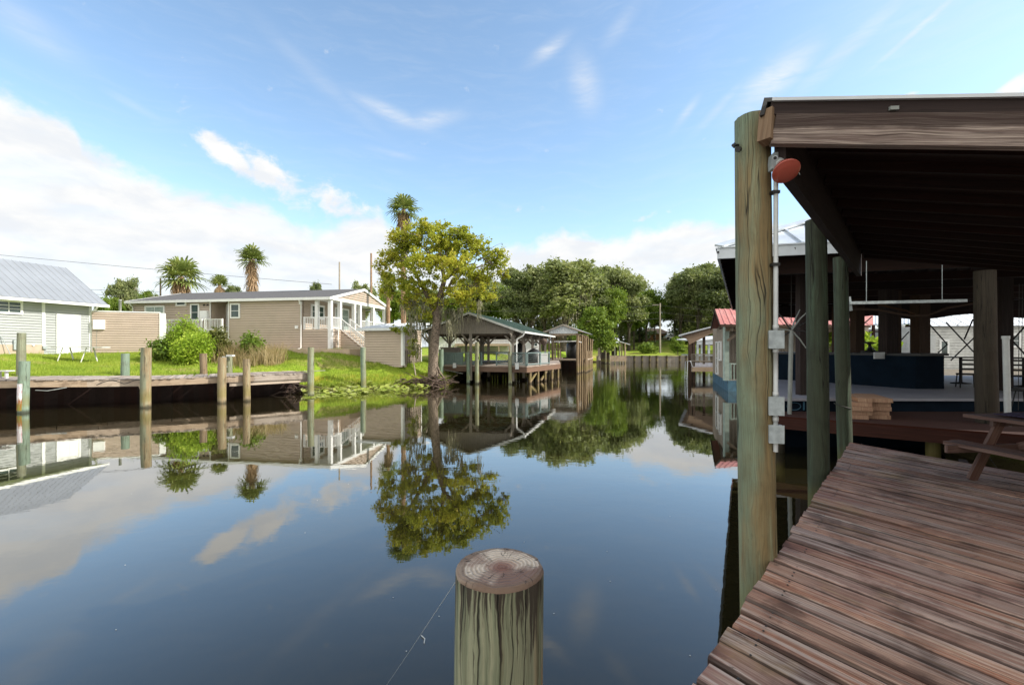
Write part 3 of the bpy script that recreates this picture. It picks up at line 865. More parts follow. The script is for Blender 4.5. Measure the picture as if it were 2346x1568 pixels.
# end wall inside the porch
ew = Wall(w.pt(sBody, 0)[:2], Gd, n=(1, -.1))
ew.laps(mb, FL, EZ, lambda z: (0, WD), 0.185, .04)
mb.poly([ew.pt(0, HB, -.01), ew.pt(WD, HB, -.01), ew.pt(WD, EZ, -.01), ew.pt(0, EZ, -.01)])
gw.laps(mb, HB - .1, FL, lambda z: (0.05, WD), 0.185, .04)
# gable
gw.laps(mb, EZ + .06, RZ, lambda z: (WD / 2 * (z - EZ) / (RZ - EZ), WD - WD / 2 * (z - EZ) / (RZ - EZ)), 0.185, .04)
mb.poly([w.pt(LL, HB, 0), w.pt(LL, HB, -WD), w.pt(LL, EZ, -WD), w.pt(LL, RZ, -WD / 2), w.pt(LL, EZ, 0)])
mb.poly([w.pt(0, HB, -WD), w.pt(LL, HB, -WD), w.pt(LL, EZ, -WD), w.pt(sBody, EZ, -WD), w.pt(sBody, FL, -WD), w.pt(0, FL, -WD)])
mb.poly([w.pt(sBody, HB, -.02), w.pt(LL, HB, -.02), w.pt(LL, FL, -.02), w.pt(sBody, FL, -.02)])
mb.build('wall', MT['tan_siding'], home)
mb = MB()      # porch floor and ceiling
mb.prism([w.pt(0, FL - .12, 0), w.pt(sBody, FL - .12, 0), w.pt(sBody, FL - .12, -WD), w.pt(0, FL - .12, -WD)], (0, 0, .12))
mb.prism([w.pt(0.02, EZ, -.02), w.pt(LL - .02, EZ, -.02), w.pt(LL - .02, EZ, -WD + .02), w.pt(0.02, EZ, -WD + .02)], (0, 0, .05))
mb.prism([w.pt(s_r1, FL - .2, 0.6), w.pt(s_r0 + 3.8, FL - .2, 0.6), w.pt(s_r0 + 3.8, FL - .2, 0.03), w.pt(s_r1, FL - .2, 0.03)], (0, 0, .14))
mb.build('porch_floor', MT['white_old'], home)
# roof
oh = .38
ez = EZ - oh * (RZ - EZ) / (WD / 2) + .1
mb = MB()
a0, a1 = -.14, LL + oh
f0, f1 = w.pt(a0, ez, oh), w.pt(a1, ez, oh); r0_, r1_ = w.pt(a0, RZ + .12, -WD / 2), w.pt(a1, RZ + .12, -WD / 2); b0, b1 = w.pt(a0, ez, -WD - oh), w.pt(a1, ez, -WD - oh)
mb.poly([f1, f0, r0_, r1_]); mb.poly([b0, b1, r1_, r0_])
mb.poly([p - Vector((0, 0, .1)) for p in (f0, f1, r1_, r0_)]); mb.poly([p - Vector((0, 0, .1)) for p in (b1, b0, r0_, r1_)])
mb.build('roof', MT['shingle'], home)
mb = MB()
dn = Vector((0, 0, -.09))
mb.beam(f0 + dn, f1 + dn, .09, .2); mb.beam(b0 + dn, b1 + dn, .09, .2)
mb.beam(f0 + dn, r0_ + dn, .07, .2); mb.beam(b0 + dn, r0_ + dn, .07, .2); mb.beam(f1 + dn, r1_ + dn, .07, .2)
gw.box(mb, 0, WD, EZ - .16, EZ + .05, -.05, .06); w.box(mb, 0, sBody, EZ - .16, EZ + .05, -.05, .06)
w.box(mb, sBody, LL, EZ - .1, EZ, .02, oh)
mb.build('fascia', MT['white'], home)
mb = MB()
for u in (758, 726): 
    mb = MB(); s = w.at(u); w.box(mb, s - .1 if u < 750 else .0, s + .14 if u < 750 else .26, HB if u > 750 else FL, EZ, -.2, .045); mb.build('porch_post', MT['white'], home)
for u in (779.5, 812, 825, 855, 881):
    mb = MB(); s = gw.at(u); gw.box(mb, s - .12, s + .12, FL, EZ, -.2, .045); mb.build('porch_post', MT['white'], home)
mb = MB()
gw.box(mb, .0, .12, HB, FL, .0, .05); mb.build('corner_trim', MT['white'], home); mb = MB()
for s in (gw.at(773),): gw.box(mb, s - .04, s + .04, HB, FL, .02, .05)
for sx in (s_r1 - .05, s_r0 + .05): w.box(mb, sx - .04, sx + .04, HB + .6, EZ, .02, .05)
mb.build('corner_trim', MT['white'], home)

def railing(wl, s0, s1, z0, h=.92, name='railing', par=None, slope=0.0, off=0.0, step=.14, mat='white'):
    mb = MB()
    zf = lambda s: z0 + slope * (s - s0)
    mb.beam(wl.pt(s0, zf(s0) + h, off), wl.pt(s1, zf(s1) + h, off), .07, .06)
    mb.beam(wl.pt(s0, zf(s0) + .1, off), wl.pt(s1, zf(s1) + .1, off), .05, .05)
    n = max(1, int(abs(s1 - s0) / step))
    for i in range(n + 1):
        s = s0 + (s1 - s0) * i / n
        wd = .10 if i in (0, n) else .035
        mb.beam(wl.pt(s, zf(s) + (.0 if i in (0, n) else .1), off), wl.pt(s, zf(s) + h + (.05 if i in (0, n) else 0), off), wd, wd)
    return mb.build(name, MT[mat], par)
railing(w, 0.3, sBody - .05, FL, par=home, off=-.06)
gA, gB = gw.at(779.5), gw.at(812)
railing(gw, 0.1, gA - .1, FL, par=home, off=-.06)
railing(gw, gw.at(827), WD - .1, FL, par=home, off=-.06)
railing(w, s_r1 + .05, s_r1 + 1.6, FL - .1, par=home, off=.58)
railing(w, s_r1 + 1.9, s_r0 + 3.7, FL - .1, par=home, off=.58)
# stairs from the porch towards the right
q0 = gw.pt(gA, 0)
stw = Wall(q0[:2], -Ld, n=(-.2, -1))
stp = MB(); N = 8; run = 2.15; drop = FL - HB
for i in range(N):
    stp.prism([stw.pt(run * i / N, FL - drop * (i + 1) / N - .04, 0), stw.pt(run * (i + 1) / N + .04, FL - drop * (i + 1) / N - .04, 0), stw.pt(run * (i + 1) / N + .04, FL - drop * (i + 1) / N - .04, -1.5), stw.pt(run * i / N, FL - drop * (i + 1) / N - .04, -1.5)], (0, 0, .05))
stp.build('stair_tread', MT['tan_ply'], home)
mb = MB()
stw.laps(mb, HB - .1, FL - .1, lambda z: (0.02, max(0.021, run * (FL - .15 - z) / drop)), 0.185, .04)
mb.prism([stw.pt(0, HB, -.02), stw.pt(run, HB, -.02), stw.pt(0, FL, -.02)], Vector((0, 1.3, 0)))
mb.build('stair_skirt', MT['tan_siding'], home)
railing(stw, 0.0, run, FL, par=home, slope=-drop / run, name='stair_railing', off=.0)
railing(stw, 0.0, run, FL, par=home, slope=-drop / run, name='stair_railing', off=-1.5)
# openings on the long front
for (u0, u1, v0, v1, c_, r_, pn) in ((334, 379, 701, 722, 2, 1, 'blind'), (405, 428.5, 686.5, 700.5, 1, 1, 'glass'), (438, 458.5, 696, 735, 1, 2, 'glass'), (529, 551.5, 695, 729, 1, 2, 'glass')):
    s1, z1 = w.at(u0, v0); s0, z0 = w.at(u1, v1)
    window(w, home, min(s0, s1), max(s0, s1), z0, z1, .11, c_, r_, pane=pn)
s1, z1 = w.at(463.5, 712); s0, z0 = w.at(480, 730)
mb = MB(); w.box(mb, min(s0, s1), max(s0, s1), z0 - .1, z1, .02, .25)
for k in range(5): w.box(mb, min(s0, s1) + .05, max(s0, s1) - .05, z0 + .06 + k * .1, z0 + .1 + k * .1, .25, .265)
mb.build('air_conditioner', MT['white'], home)
s1, z1 = inn.at(501, 699.5); s0, z0 = inn.at(523, 730)
door(inn, home, min(s0, s1), max(s0, s1) - .1, FL - .1, z1, True)
for du in (470, 478):
    mb = MB(); s, z = w.at(du, 698); mb.tube([w.pt(s, z, .03), w.pt(s, z, .12), w.pt(s, z - .08, .2)], .05, 8); mb.build('flood_light', MT['black'], home)
mb = MB(); s, z = w.at(681, 749); w.box(mb, s - .12, s + .12, z - .12, z + .12, .02, .12); mb.build('box', MT['white'], home)
mb = MB(); s, z = w.at(690.5, 693); w.box(mb, s - .1, s + .1, z - .12, z + .12, .02, .16)
mb.build('box', MT['white'], home)
mb = MB(); s = sBody + .1
def pipe_end():
    mb.build('downpipe', MT['white'], home)
mb.tube([w.pt(s, ez - .1, oh), w.pt(s, ez - .3, .3), w.pt(s, ez - .45, .1), w.pt(s, HB + .2, .1), w.pt(s + .2, HB + .06, .35)], .055, 8)
pipe_end(); mb = MB(); s = LL - .1
mb.tube([w.pt(s, ez - .1, oh), w.pt(s, ez - .3, .3), w.pt(s, ez - .45, .1), w.pt(s, HB + .2, .1)], .055, 8)
mb.build('downpipe', MT['white'], home)
for (u, v, hh, rr) in ((438, 690, .55, .07), (497, 682, .12, .3), (556, 679, .1, .3), (628, 677, .1, .35), (648, 685, .22, .16)):
    Yy = 40.5 if u != 648 else 37
    x = PX(u, Yy); zz = PZ(v, Yy); mb = MB()
    mb.tube([(x, Yy, zz - .5), (x, Yy, zz + .1), (x, Yy, zz + .102), (x, Yy, zz + .16)], [rr, rr, rr * 1.2, rr * 1.2], 10); mb.build('roof_vent', MT['white'], home)
# openings in the porch end wall
s0, z1 = ew.at(740, 708); s1, z0 = ew.at(757, 752)
window(ew, home, .9, 2.7, FL + .9, EZ - .35, .14, 1, 2, pane='glass')
window(ew, home, 4.3, 6.6, FL + .05, EZ - .3, .14, 2, 3, pane='blind', name='glass_door')
window(ew, home, 7.6, 9.0, FL + .7, EZ - .4, .14, 2, 2, pane='glass')
mb = MB(); mb.tube([ew.pt(3.5, FL + 1.75, .03), ew.pt(3.5, FL + 1.75, .2)], .07, 8); mb.build('porch_lamp', MT['black'], home)

# patio slab
mb = MB()
pts = [w.pt(sBody + 4.5, 0, .2), w.pt(sBody + 1, 0, 1.6), w.pt(sBody - 1, 0, 2.3), w.pt(0.2, 0, 2.8), w.pt(-2.4, 0, 1.6), w.pt(-2.8, 0, -.4), w.pt(-.2, 0, -.6), w.pt(.3, 0, .06)]
zt = 2.54
mb.prism([Vector((p.x, p.y, zt - .8)) for p in pts], (0, 0, .8))
tag(mb.build('patio', MT['concrete']), 'tan concrete patio slab in front of the home porch', kind='structure')

# ------------------------------------------------------------------ shed
A = P(835, 824, 32.4); B = P(923, 829, 31.5); C_ = P(964, 831, 33.9)
w = Wall(A[:2], (B.x - A.x, B.y - A.y)); L = (B - A).xy.length
w2 = Wall(B[:2], (C_.x - B.x, C_.y - B.y), n=(1, 0)); L2 = (C_ - B).xy.length
SZ0, SZ1 = 1.5, 3.93
shed = thing('garden_shed', 'small tan sided shed with flat pale metal roof and white corner trim', 'shed', (B.x, B.y, 1.6))
mb = MB(); w.laps(mb, SZ0 - .2, SZ1, lambda z: (0, L), .17); w2.laps(mb, SZ0 - .2, SZ1, lambda z: (0, L2), .17)
k = w2.pt(L2, 0) - w2.pt(0, 0)
pA, pB = w.pt(0, SZ0 - .3), w.pt(L, SZ0 - .3)
for (p, q) in ((pA, pA + k), (pA + k, pB + k)):
    mb.poly([p, q, q + Vector((0, 0, 2.7)), p + Vector((0, 0, 2.7))])
mb.poly([w.pt(0, SZ0 - .2, -.005), w.pt(L, SZ0 - .2, -.005), w.pt(L, SZ1, -.005), w.pt(0, SZ1, -.005)])
mb.build('siding', MT['tan_siding'], shed)
mb = MB(); w.box(mb, L - .12, L + .03, SZ0 - .1, SZ1, 0, .05); w2.box(mb, 0.002, .12, SZ0 - .1, SZ1, 0.0, .045); mb.build('corner_trim', MT['white'], shed); mb = MB(); w2.box(mb, L2 - .08, L2, SZ0 - .1, SZ1, 0, .04)
mb.build('corner_trim', MT['white'], shed)
mb = MB()
e0, e1, e2, e3 = w.pt(-.45, SZ1 + .02, .35), w.pt(L + .25, SZ1 + .02, .35), w.pt(L + .45, SZ1 + .55, -3.0), w.pt(-.3, SZ1 + .55, -3.0)
seam_roof(mb, e0, e1, e2, e3, .45, .03)
mb.beam(e0 - Vector((0, 0, .05)), e1 - Vector((0, 0, .05)), .06, .18); mb.beam(e1 - Vector((0, 0, .05)), e2 - Vector((0, 0, .05)), .06, .16)
mb.build('roof', MT['shedroof'], shed)
mb = MB()
for i in range(9):
    s = .1 + i * .27
    if s < L2: mb.beam(w2.pt(s, SZ0 + .02, .12), w2.pt(s + .03, SZ0 + .95, .1), .025, .025)
for i in range(7):
    z = SZ0 + .1 + i * .13
    mb.beam(w2.pt(.05, z, .135), w2.pt(L2 - .05, z + .02, .135), .02, .02)
tr = mb.build('trellis', MT['cable'], None, w2.pt(0, SZ0)); tag(tr, 'low dark lattice trellis leaning against the right side of the small shed', 'trellis')

# ------------------------------------------------------------------ white table in front of the grey house
q = P(180, 835, 27.5)
tb = thing('garden_table', 'long white plank table with splayed legs on lawn by house door', 'table', (q.x, q.y, gh(q.x, q.y)))
g0 = gh(q.x, q.y); zt = PZ(794, 27.5)
xa, xb = PX(128, 27.5), PX(243, 27.5)
mb = MB(); mb.box(xa, xb, q.y - .3, q.y + .3, zt - .06, zt); mb.build('tabletop', MT['white_old'], tb)
for u in (152, 206):
    x = PX(u, 27.5)
    for sg in (-1, 1):
        mb = MB(); mb.beam((x + .1 * sg, q.y + .12 * sg, zt - .06), (x + .24 * sg - .05, q.y + .3 * sg, g0 - .1), .09, .05); mb.build('leg', MT['white_old'], tb)

# ------------------------------------------------------------------ left dock
dock = thing('long_dock', 'weathered grey plank dock along the grassy left bank', 'dock', (-16, 21, 1.2))
DF = [Vector(p) for p in ((-31.5, 13.2, 1.33), (-24, 16.8, 1.33), (-19.8, 18.9, 1.32), (-18.2, 19.65, 1.27), (-16.2, 20.55, 1.23), (-13.7, 22.1, 1.27), (-12.9, 22.9, 1.28), (-10.95, 24.95, 1.27))]
def along(pts, s):
    for a, b_ in zip(pts, pts[1:]):
        L = (b_ - a).length
        if s <= L: return a.lerp(b_, s / L), (b_ - a).normalized()
        s -= L
    return pts[-1].copy(), (pts[-1] - pts[-2]).normalized()
DL = sum((b_ - a).length for a, b_ in zip(DF, DF[1:]))
random.seed(5)
mb = MB(); s = 0.07
while s < DL - .05:
    p, t = along(DF, s)
    nrm = Vector((-t.y, t.x, 0)).normalized()
    sk_ = Vector((t.x, t.y, 0)) * random.uniform(-.05, .05)
    f_ = p - nrm * random.uniform(.02, .1); bk = p + nrm * (2.35 + random.uniform(-.05, .06)) + sk_
    z_ = random.uniform(-.008, .008)
    f_.z += z_ + .0; bk.z += z_ * .5 + .02
    wd = random.uniform(.125, .14)
    mb.beam(f_ - Vector((0, 0, .02)), bk - Vector((0, 0, .02)), wd, .04)
    s += .148
for k in range(4):      # loose warped boards lying at the right end
    p, t = along(DF, DL - 2.4 + k * .55)
    mb.beam(p + Vector((-.3, .5, .035)), p + Vector((.9, .9 + .2 * k, .07)), .14, .035)
mb.build('deck_boards', MT['dock_old'], dock)
mb = MB()
for a, b_ in zip(DF, DF[1:]):
    t = (b_ - a).normalized(); nrm = Vector((-t.y, t.x, 0)).normalized()
    mb.beam(a - Vector((0, 0, .19)), b_ - Vector((0, 0, .19)), .06, .28)
    mb.beam(a + nrm * 1.2 - Vector((0, 0, .19)), b_ + nrm * 1.2 - Vector((0, 0, .19)), .06, .26)
    mb.beam(a + nrm * 2.25 - Vector((0, 0, .19)), b_ + nrm * 2.25 - Vector((0, 0, .19)), .06, .26)
mb.beam(DF[-1] - Vector((0, 0, .19)), DF[-1] + Vector((-1.6, 1.6, -.19)), .06, .28)
a = DF[5] + Vector((0, .12, -.42)); b_ = DF[-1] + Vector((0, .12, -.40)); mb.beam(a, b_, .07, .2)
mb.build('side_beam', MT['fascia_old'], dock)
mb = MB()
for a, b_ in zip(DF, DF[1:]):
    t = (b_ - a).normalized(); nrm = Vector((-t.y, t.x, 0)).normalized(); a = a + nrm * 2.3; b_ = b_ + nrm * 2.3
    n_ = max(1, int((b_ - a).length / .2))
    for i in range(n_):
        p, q = a.lerp(b_, i / n_), a.lerp(b_, (i + 1.0) / n_)
        mb.beam(Vector((p.x, p.y, .3)), Vector((q.x, q.y, .3)) + t * (.3 if i == n_ - 1 else .0), .05, 1.7)
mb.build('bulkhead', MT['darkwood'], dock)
def pile(name, u, vt, vb, Y, r, mat, parent=None, lean=(0, 0), zb=-1.0, label=None, group=None, rows=10, n=16):
    """round pile with slightly uneven sides"""
    x = PX(u, Y); zt_ = PZ(vt, Y)
    pts = []; rr = []
    sd = random.uniform(0, 99)
    for i in range(rows + 1):
        t = i / rows; z = zb + (zt_ - zb) * t
        pts.append((x + lean[0] * (z - 1) + .012 * math.sin(t * 5 + sd), Y + lean[1] * (z - 1), z))
        rr.append(r * (1.04 - .07 * t + .02 * math.sin(t * 9 + sd)))
    mb = MB(); mb.tube(pts, rr, n)
    o = mb.build(name, MT[mat], parent, (x, Y, 0) if parent is None else None)
    if label: tag(o, label, 'piling', group)
    return o
for (u, vt, Y, hw, mat, lean, zb) in ((54.5, 827, 18.45, 10, 'pile_mint', (.02, 0), -1), (334, 796, 20.1, 10.5, 'pile_far', (.015, 0), -1), (508.5, 818, 21.75, 9.0, 'pile_far', (.01, 0), -1), (565, 822, 22.5, 7.6, 'pile_far', (0, 0), -1),
                                      (712, 795, 24.7, 7.0, 'pile_mint', (0.0, 0), -1), (49, 762, 21.2, 8, 'pile_far', (0, 0), .2), (287, 809, 22.6, 8.2, 'pile_mint', (-.01, 0), .3), (466, 809, 24.0, 7.6, 'pile_brown', (0, 0), -1), (525, 812, 25.0, 6.5, 'pile_mint', (0, 0), .3)):
    pile('piling', u, vt, 0, Y, hw / FPX * Y, mat, dock, lean, zb)
# white and rust paint on the first piling
m, T, b = new_mat('flaking_piling_paint')
pos = T.n('ShaderNodeNewGeometry').outputs['Position']
px, py, pz = T.sep(pos)
nn = T.noise(T.mapping(pos, (6, 6, 1.2)), 3, 5, .6)
f = T.ss(T.m('MULTIPLY_ADD', nn, 1.0, pz), .85, 1.15)
T.put(b.inputs['Base Color'], T.mix(f, T.mix(T.ss(nn, .4, .6), (.30, .10, .02), (.20, .19, .03)), T.mix(T.ss(nn, .45, .7), (.70, .72, .74), (.50, .20, .22))))
b.inputs['Roughness'].default_value = .6
mb = MB()
Y = 18.45; x = PX(54, Y); r = 10.15 / FPX * Y
pts = []; n = 10
for zi in range(6):
    z = .10 + zi * .215
    row = [(x + .02 * (z - 1) + r * 1.03 * math.cos(R(200 + 105 * k / n)), Y + r * 1.03 * math.sin(R(200 + 105 * k / n)), z) for k in range(n + 1)]
    pts.append(row)
for i in range(5):
    for k in range(n):
        mb.poly([pts[i][k], pts[i][k + 1], pts[i + 1][k + 1], pts[i + 1][k]], smooth=True)
mb.build('paint_patch', m, dock)
# small electric box on the piling behind, ropes and a cleat
mb = MB(); x = PX(525, 24.8); mb.box(x - .05, x + .28, 24.6, 24.85, PZ(816, 24.8), PZ(812, 24.8)); mb.box(x - .3, x - .12, 24.65, 24.8, PZ(824, 24.8), PZ(816, 24.8))
mb.tube([(x - .2, 24.7, PZ(824, 24.8)), (x - .25, 24.7, PZ(835, 24.8)), (x - .1, 24.8, PZ(840, 24.8))], .02, 5)
mb.build('socket_box', MT['pvc'], dock)
mb = MB()
a = Vector((PX(228, 19.6), 19.5, PZ(880, 19.6))); pts = []
for i in range(15):
    t = i / 14; pts.append((a.x + 1.6 * t, 19.45 + t * .85, a.z + .18 * abs(math.sin(t * 6.0)) - .02))
mb.tube(pts, .018, 5); mb.build('rope', MT['cable'], dock)
mb = MB(); mb.tube([(PX(84, 18.6), 18.55, PZ(893, 18.6)), (PX(120, 18.8), 18.6, PZ(893.5, 18.8)), (PX(142, 19), 19.2, PZ(888, 19))], .016, 5); mb.build('hose', MT['galv'], dock)
mb = MB(); mb.beam((PX(318, 20), 20.05, PZ(880, 20)), (PX(322, 20), 20.1, PZ(896, 20)), .12, .12); mb.build('block', MT['fascia_old'], dock)
mb = MB(); x = PX(10, 19.3); mb.box(PX(-8, 19.3), PX(20, 19.3), 19.2, 19.55, 1.62, 1.66)
for u in (-4, 12): mb.box(PX(u, 19.3) - .03, PX(u, 19.3) + .03, 19.3, 19.4, 1.3, 1.62)
tag(mb.build('bench', MT['white_old'], None, (x, 19.3, 1.33)), 'low pale bench on the dock at the left edge', 'bench')
# free standing pile in the lilies
pile('mooring_pile', 832, 795, 892, 28.6, .165, 'pile_mint', label='single mint green piling standing in the lily pads', rows=8)

# small things at the bank
mb = MB()
random.seed(11)
def roots(mb, cx, cy, cz, n, rad, h, lo=.02, hi=.07):
    for i in range(n):
        a = random.uniform(0, 6.28); p = Vector((cx + random.uniform(-rad, rad), cy + random.uniform(-rad * .4, rad * .4), cz + random.uniform(0, h)))
        pts = [p]
        d = Vector((math.cos(a), math.sin(a) * .5, random.uniform(-.3, .15)))
        for k in range(5):
            d = (d + Vector((random.uniform(-.5, .5), random.uniform(-.3, .3), random.uniform(-.35, .25)))).normalized()
            p = p + d * random.uniform(.15, .35); pts.append(p)
        r = random.uniform(lo, hi); mb.tube(pts, [r, r * .9, r * .8, r * .65, r * .5, r * .3], 6)
roots(mb, -6.4, 30.3, .15, 60, 1.5, .45)
roots(mb, -5.2, 30.9, .1, 40, .5, .7)
roots(mb, -12.6, 26.6, .05, 45, .8, .35)
o = mb.build('bank_roots', MT['mud'], None, (-6.4, 30.3, 0)); tag(o, 'tangle of brown roots and mud at the eroded bank', kind='stuff')

# ------------------------------------------------------------------ vegetation helpers
def leaf_quads(C, size, rng, flat=0.0, aspect=1.6):
    """rhombic leaves with centres C"""
    n = len(C)
    a = rng.normal(size=(n, 3)); a[:, 2] *= (1 - flat)
    a /= np.linalg.norm(a, axis=1)[:, None] + 1e-9
    b = rng.normal(size=(n, 3)); b -= a * np.sum(a * b, 1)[:, None]
    b /= np.linalg.norm(b, axis=1)[:, None] + 1e-9
    s = size * rng.uniform(.6, 1.3, (n, 1))
    a = a * s * .5 * aspect; b = b * s * .5
    V = np.stack([C - a, C + b - a * .15, C + a, C - b - a * .15], 1)
    return V.reshape(-1, 3)

def clumps(rng, lobes, nclump, nleaf, csize, flat=.6, shell=.5):
    """leaf centres gathered in clumps lying towards the outside of the lobes"""
    out = []
    vol = np.array([l[3] * l[4] * l[5] for l in lobes]) ** (2 / 3.); vol = vol / vol.sum()
    for l, f in zip(lobes, vol):
        k = max(3, int(nclump * f))
        d = rng.normal(size=(k, 3)); d /= np.linalg.norm(d, axis=1)[:, None]
        r = rng.uniform(shell, 1.0, (k, 1)) ** .7
        c = np.array(l[:3]) + d * r * np.array(l[3:6])
        m = max(2, int(nleaf * f / k))
        sz = csize * rng.uniform(.5, 1.4, (k, 1, 1))
        p = c[:, None, :] + rng.normal(size=(k, m, 3)) * sz * np.array([1, 1, flat])
        out.append(p.reshape(-1, 3))
    return np.concatenate(out)

def limbs(mb, base, top, lobes, rng, r0, nbr=8, fork=.35):
    base = Vector(base); top = Vector(top)
    pts = [base.lerp(top, t) + Vector((rng.normal() * .06, rng.normal() * .06, 0)) * (top - base).length * .3 * t for t in np.linspace(0, 1, 6)]
    mb.tube(pts, [r0 * 1.25, r0, r0 * .9, r0 * .75, r0 * .6, r0 * .4], 9)
    for i in range(nbr):
        l = lobes[i % len(lobes)]
        st = pts[2 + i % 4]
        en = Vector(l[:3]) + Vector((rng.normal() * l[3] * .4, rng.normal() * l[4] * .4, rng.normal() * l[5] * .35))
        m_ = st.lerp(en, .5) + Vector((rng.normal() * .3, rng.normal() * .3, (en - st).length * .08))
        r = r0 * .42
        mb.tube([st, m_, en], [r, r * .6, r * .2], 6)
        for k in range(3):
            e2 = en + Vector((rng.normal() * l[3] * .5, rng.normal() * l[4] * .5, rng.normal() * l[5] * .4))
            mb.tube([m_.lerp(en, .5), m_.lerp(e2, .6), e2], [r * .4, r * .25, r * .1], 5)

def make_tree(name, label, cat, loc, trunk, lobes, seed, nleaf, leaf, nclump, csize, lm, bm='darkbark', group=None, r0=.35, flat=.6, nbr=8, shell=.5, lflat=0.0):
    """lobes relative to loc"""
    rng = np.random.default_rng(seed)
    t = thing(name, label, cat, loc, group)
    mb = MB(); o = Vector(loc)
    L = [tuple((o + Vector(l[:3]))[:]) + tuple(l[3:]) for l in lobes]
    limbs(mb, o - Vector((0, 0, .4)), o + Vector(trunk), L, rng, r0, nbr)
    mb.build('trunk', MT[bm], t)
    C = clumps(rng, L, nclump, nleaf, csize, flat, shell)
    fast_mesh('crown', leaf_quads(C, leaf, rng, lflat), 4, MT[lm], t, loc)
    return t

def copy_thing(src, loc, rz=0, sc=(1, 1, 1), label=None, group=None):
    c = src.copy(); COL.objects.link(c)
    c.location = loc; c.rotation_euler = (0, 0, rz); c.scale = sc
    if label: c['label'] = label
    if group: c['group'] = group
    for ch in list(src.children):
        d = ch.copy(); COL.objects.link(d); d.parent = c
        for g2 in ch.children:
            e = g2.copy(); COL.objects.link(e); e.parent = d
    return c

# ------------------------------------------------------------------ big yellow-green tree on the bank
BT = Vector((PX(992, 31.2), 31.2, 1.0))
def lob(u, v, Y, ru, rv, ry=None):
    s = Y / FPX
    p = P(u, v, Y)
    return (p.x, p.y, p.z, ru * s, (ry or ru) * s, rv * s)
tree = thing('shade_tree', 'large spreading tree with yellow green leaves and hanging moss on bank', 'tree', BT)
rng = np.random.default_rng(3)
lobes = [lob(940, 545, 31.5, 45, 30), lob(1010, 545, 31, 60, 32), lob(1085, 565, 31.5, 50, 30), lob(1130, 600, 31, 34, 26), lob(1150, 625, 31, 16, 16), lob(900, 590, 31.5, 36, 24), lob(880, 625, 31, 20, 16),
         lob(960, 600, 30, 50, 34), lob(1040, 610, 30, 62, 38), lob(1100, 640, 31, 40, 30), lob(960, 660, 31, 44, 30), lob(1050, 672, 30.5, 46, 26), lob(1000, 690, 31, 36, 20), lob(925, 640, 33, 30, 30), lob(1020, 580, 33, 60, 40),
         lob(1075, 700, 31, 24, 14), lob(975, 720, 31, 24, 18), lob(895, 660, 31, 26, 22), lob(930, 690, 31, 26, 20), lob(1120, 680, 31, 22, 16), lob(925, 560, 32, 40, 44), lob(985, 520, 31, 40, 18), lob(1060, 535, 31, 36, 18), lob(870, 605, 31, 14, 14), lob(1140, 580, 31, 22, 18)]
C = clumps(rng, lobes, 1000, 36000, .125, .85, .1)
# hanging fringe
fast_mesh('crown', leaf_quads(C, .105, rng), 4, MT['leaf_big'], tree, BT)
mb = MB()
def wig(a, b, n, amp):
    a = Vector(a); b = Vector(b)
    return [a.lerp(b, i / n) + (Vector((rng.normal(), rng.normal(), rng.normal() * .4)) * amp * (0 if i in (0,) else 1)) for i in range(n + 1)]
tr0 = [P(992, 862, 31.2), P(991, 845, 31.2), P(994, 800, 31.1), P(998, 755, 31.0), P(1002, 715, 31), P(1007, 680, 31.0), P(1018, 640, 31), P(1010, 600, 31), P(1005, 560, 31)]
mb.tube(tr0, [.38, .34, .31, .29, .27, .21, .15, .10, .05], 12)
fork = [P(1000, 725, 31), P(985, 690, 31.2), P(965, 650, 31.3), P(940, 610, 31.5), P(905, 585, 31.5)]
mb.tube(fork, [.24, .18, .13, .09, .04], 8)
for (a, bb, r) in (((1008, 680), (1060, 620), .14), ((1018, 640), (1100, 590), .12), ((1060, 620), (1135, 600), .09), ((1012, 660), (1110, 650), .10), ((965, 650), (900, 625), .08), ((1015, 620), (960, 555), .08), ((1010, 600), (1050, 550), .07), ((1100, 590), (1155, 620), .05),
                   ((985, 690), (950, 690), .07), ((1002, 700), (1060, 690), .07), ((940, 610), (930, 560), .05), ((1060, 620), (1085, 560), .06)):
    pts = wig(P(a[0], a[1], 31), P(bb[0], bb[1], 31 + rng.normal() * .8), 5, .12)
    mb.tube(pts, [r, r * .85, r * .65, r * .5, r * .35, r * .15], 6)
for l in lobes:
    for k in range(7):
        e = Vector(l[:3]) + Vector((rng.normal() * l[3] * .7, rng.normal() * l[4] * .7, rng.normal() * l[5] * .6))
        c0 = Vector(l[:3]) + Vector((rng.normal() * .2, rng.normal() * .2, -l[5] * .3))
        mb.tube(wig(c0, e, 4, .1), [.03, .024, .018, .012, .006], 4)
for k in range(5):    # roots at the foot
    a = k * .52
    mb.tube([BT + Vector((math.cos(a) * .28, math.sin(a) * .25, .35)), BT + Vector((math.cos(a) * .45, math.sin(a) * .35, -.05)), BT + Vector((math.cos(a) * .8, math.sin(a) * .6, -.5))], [.09, .08, .04], 6)
mb.build('trunk', MT['bark'], tree)
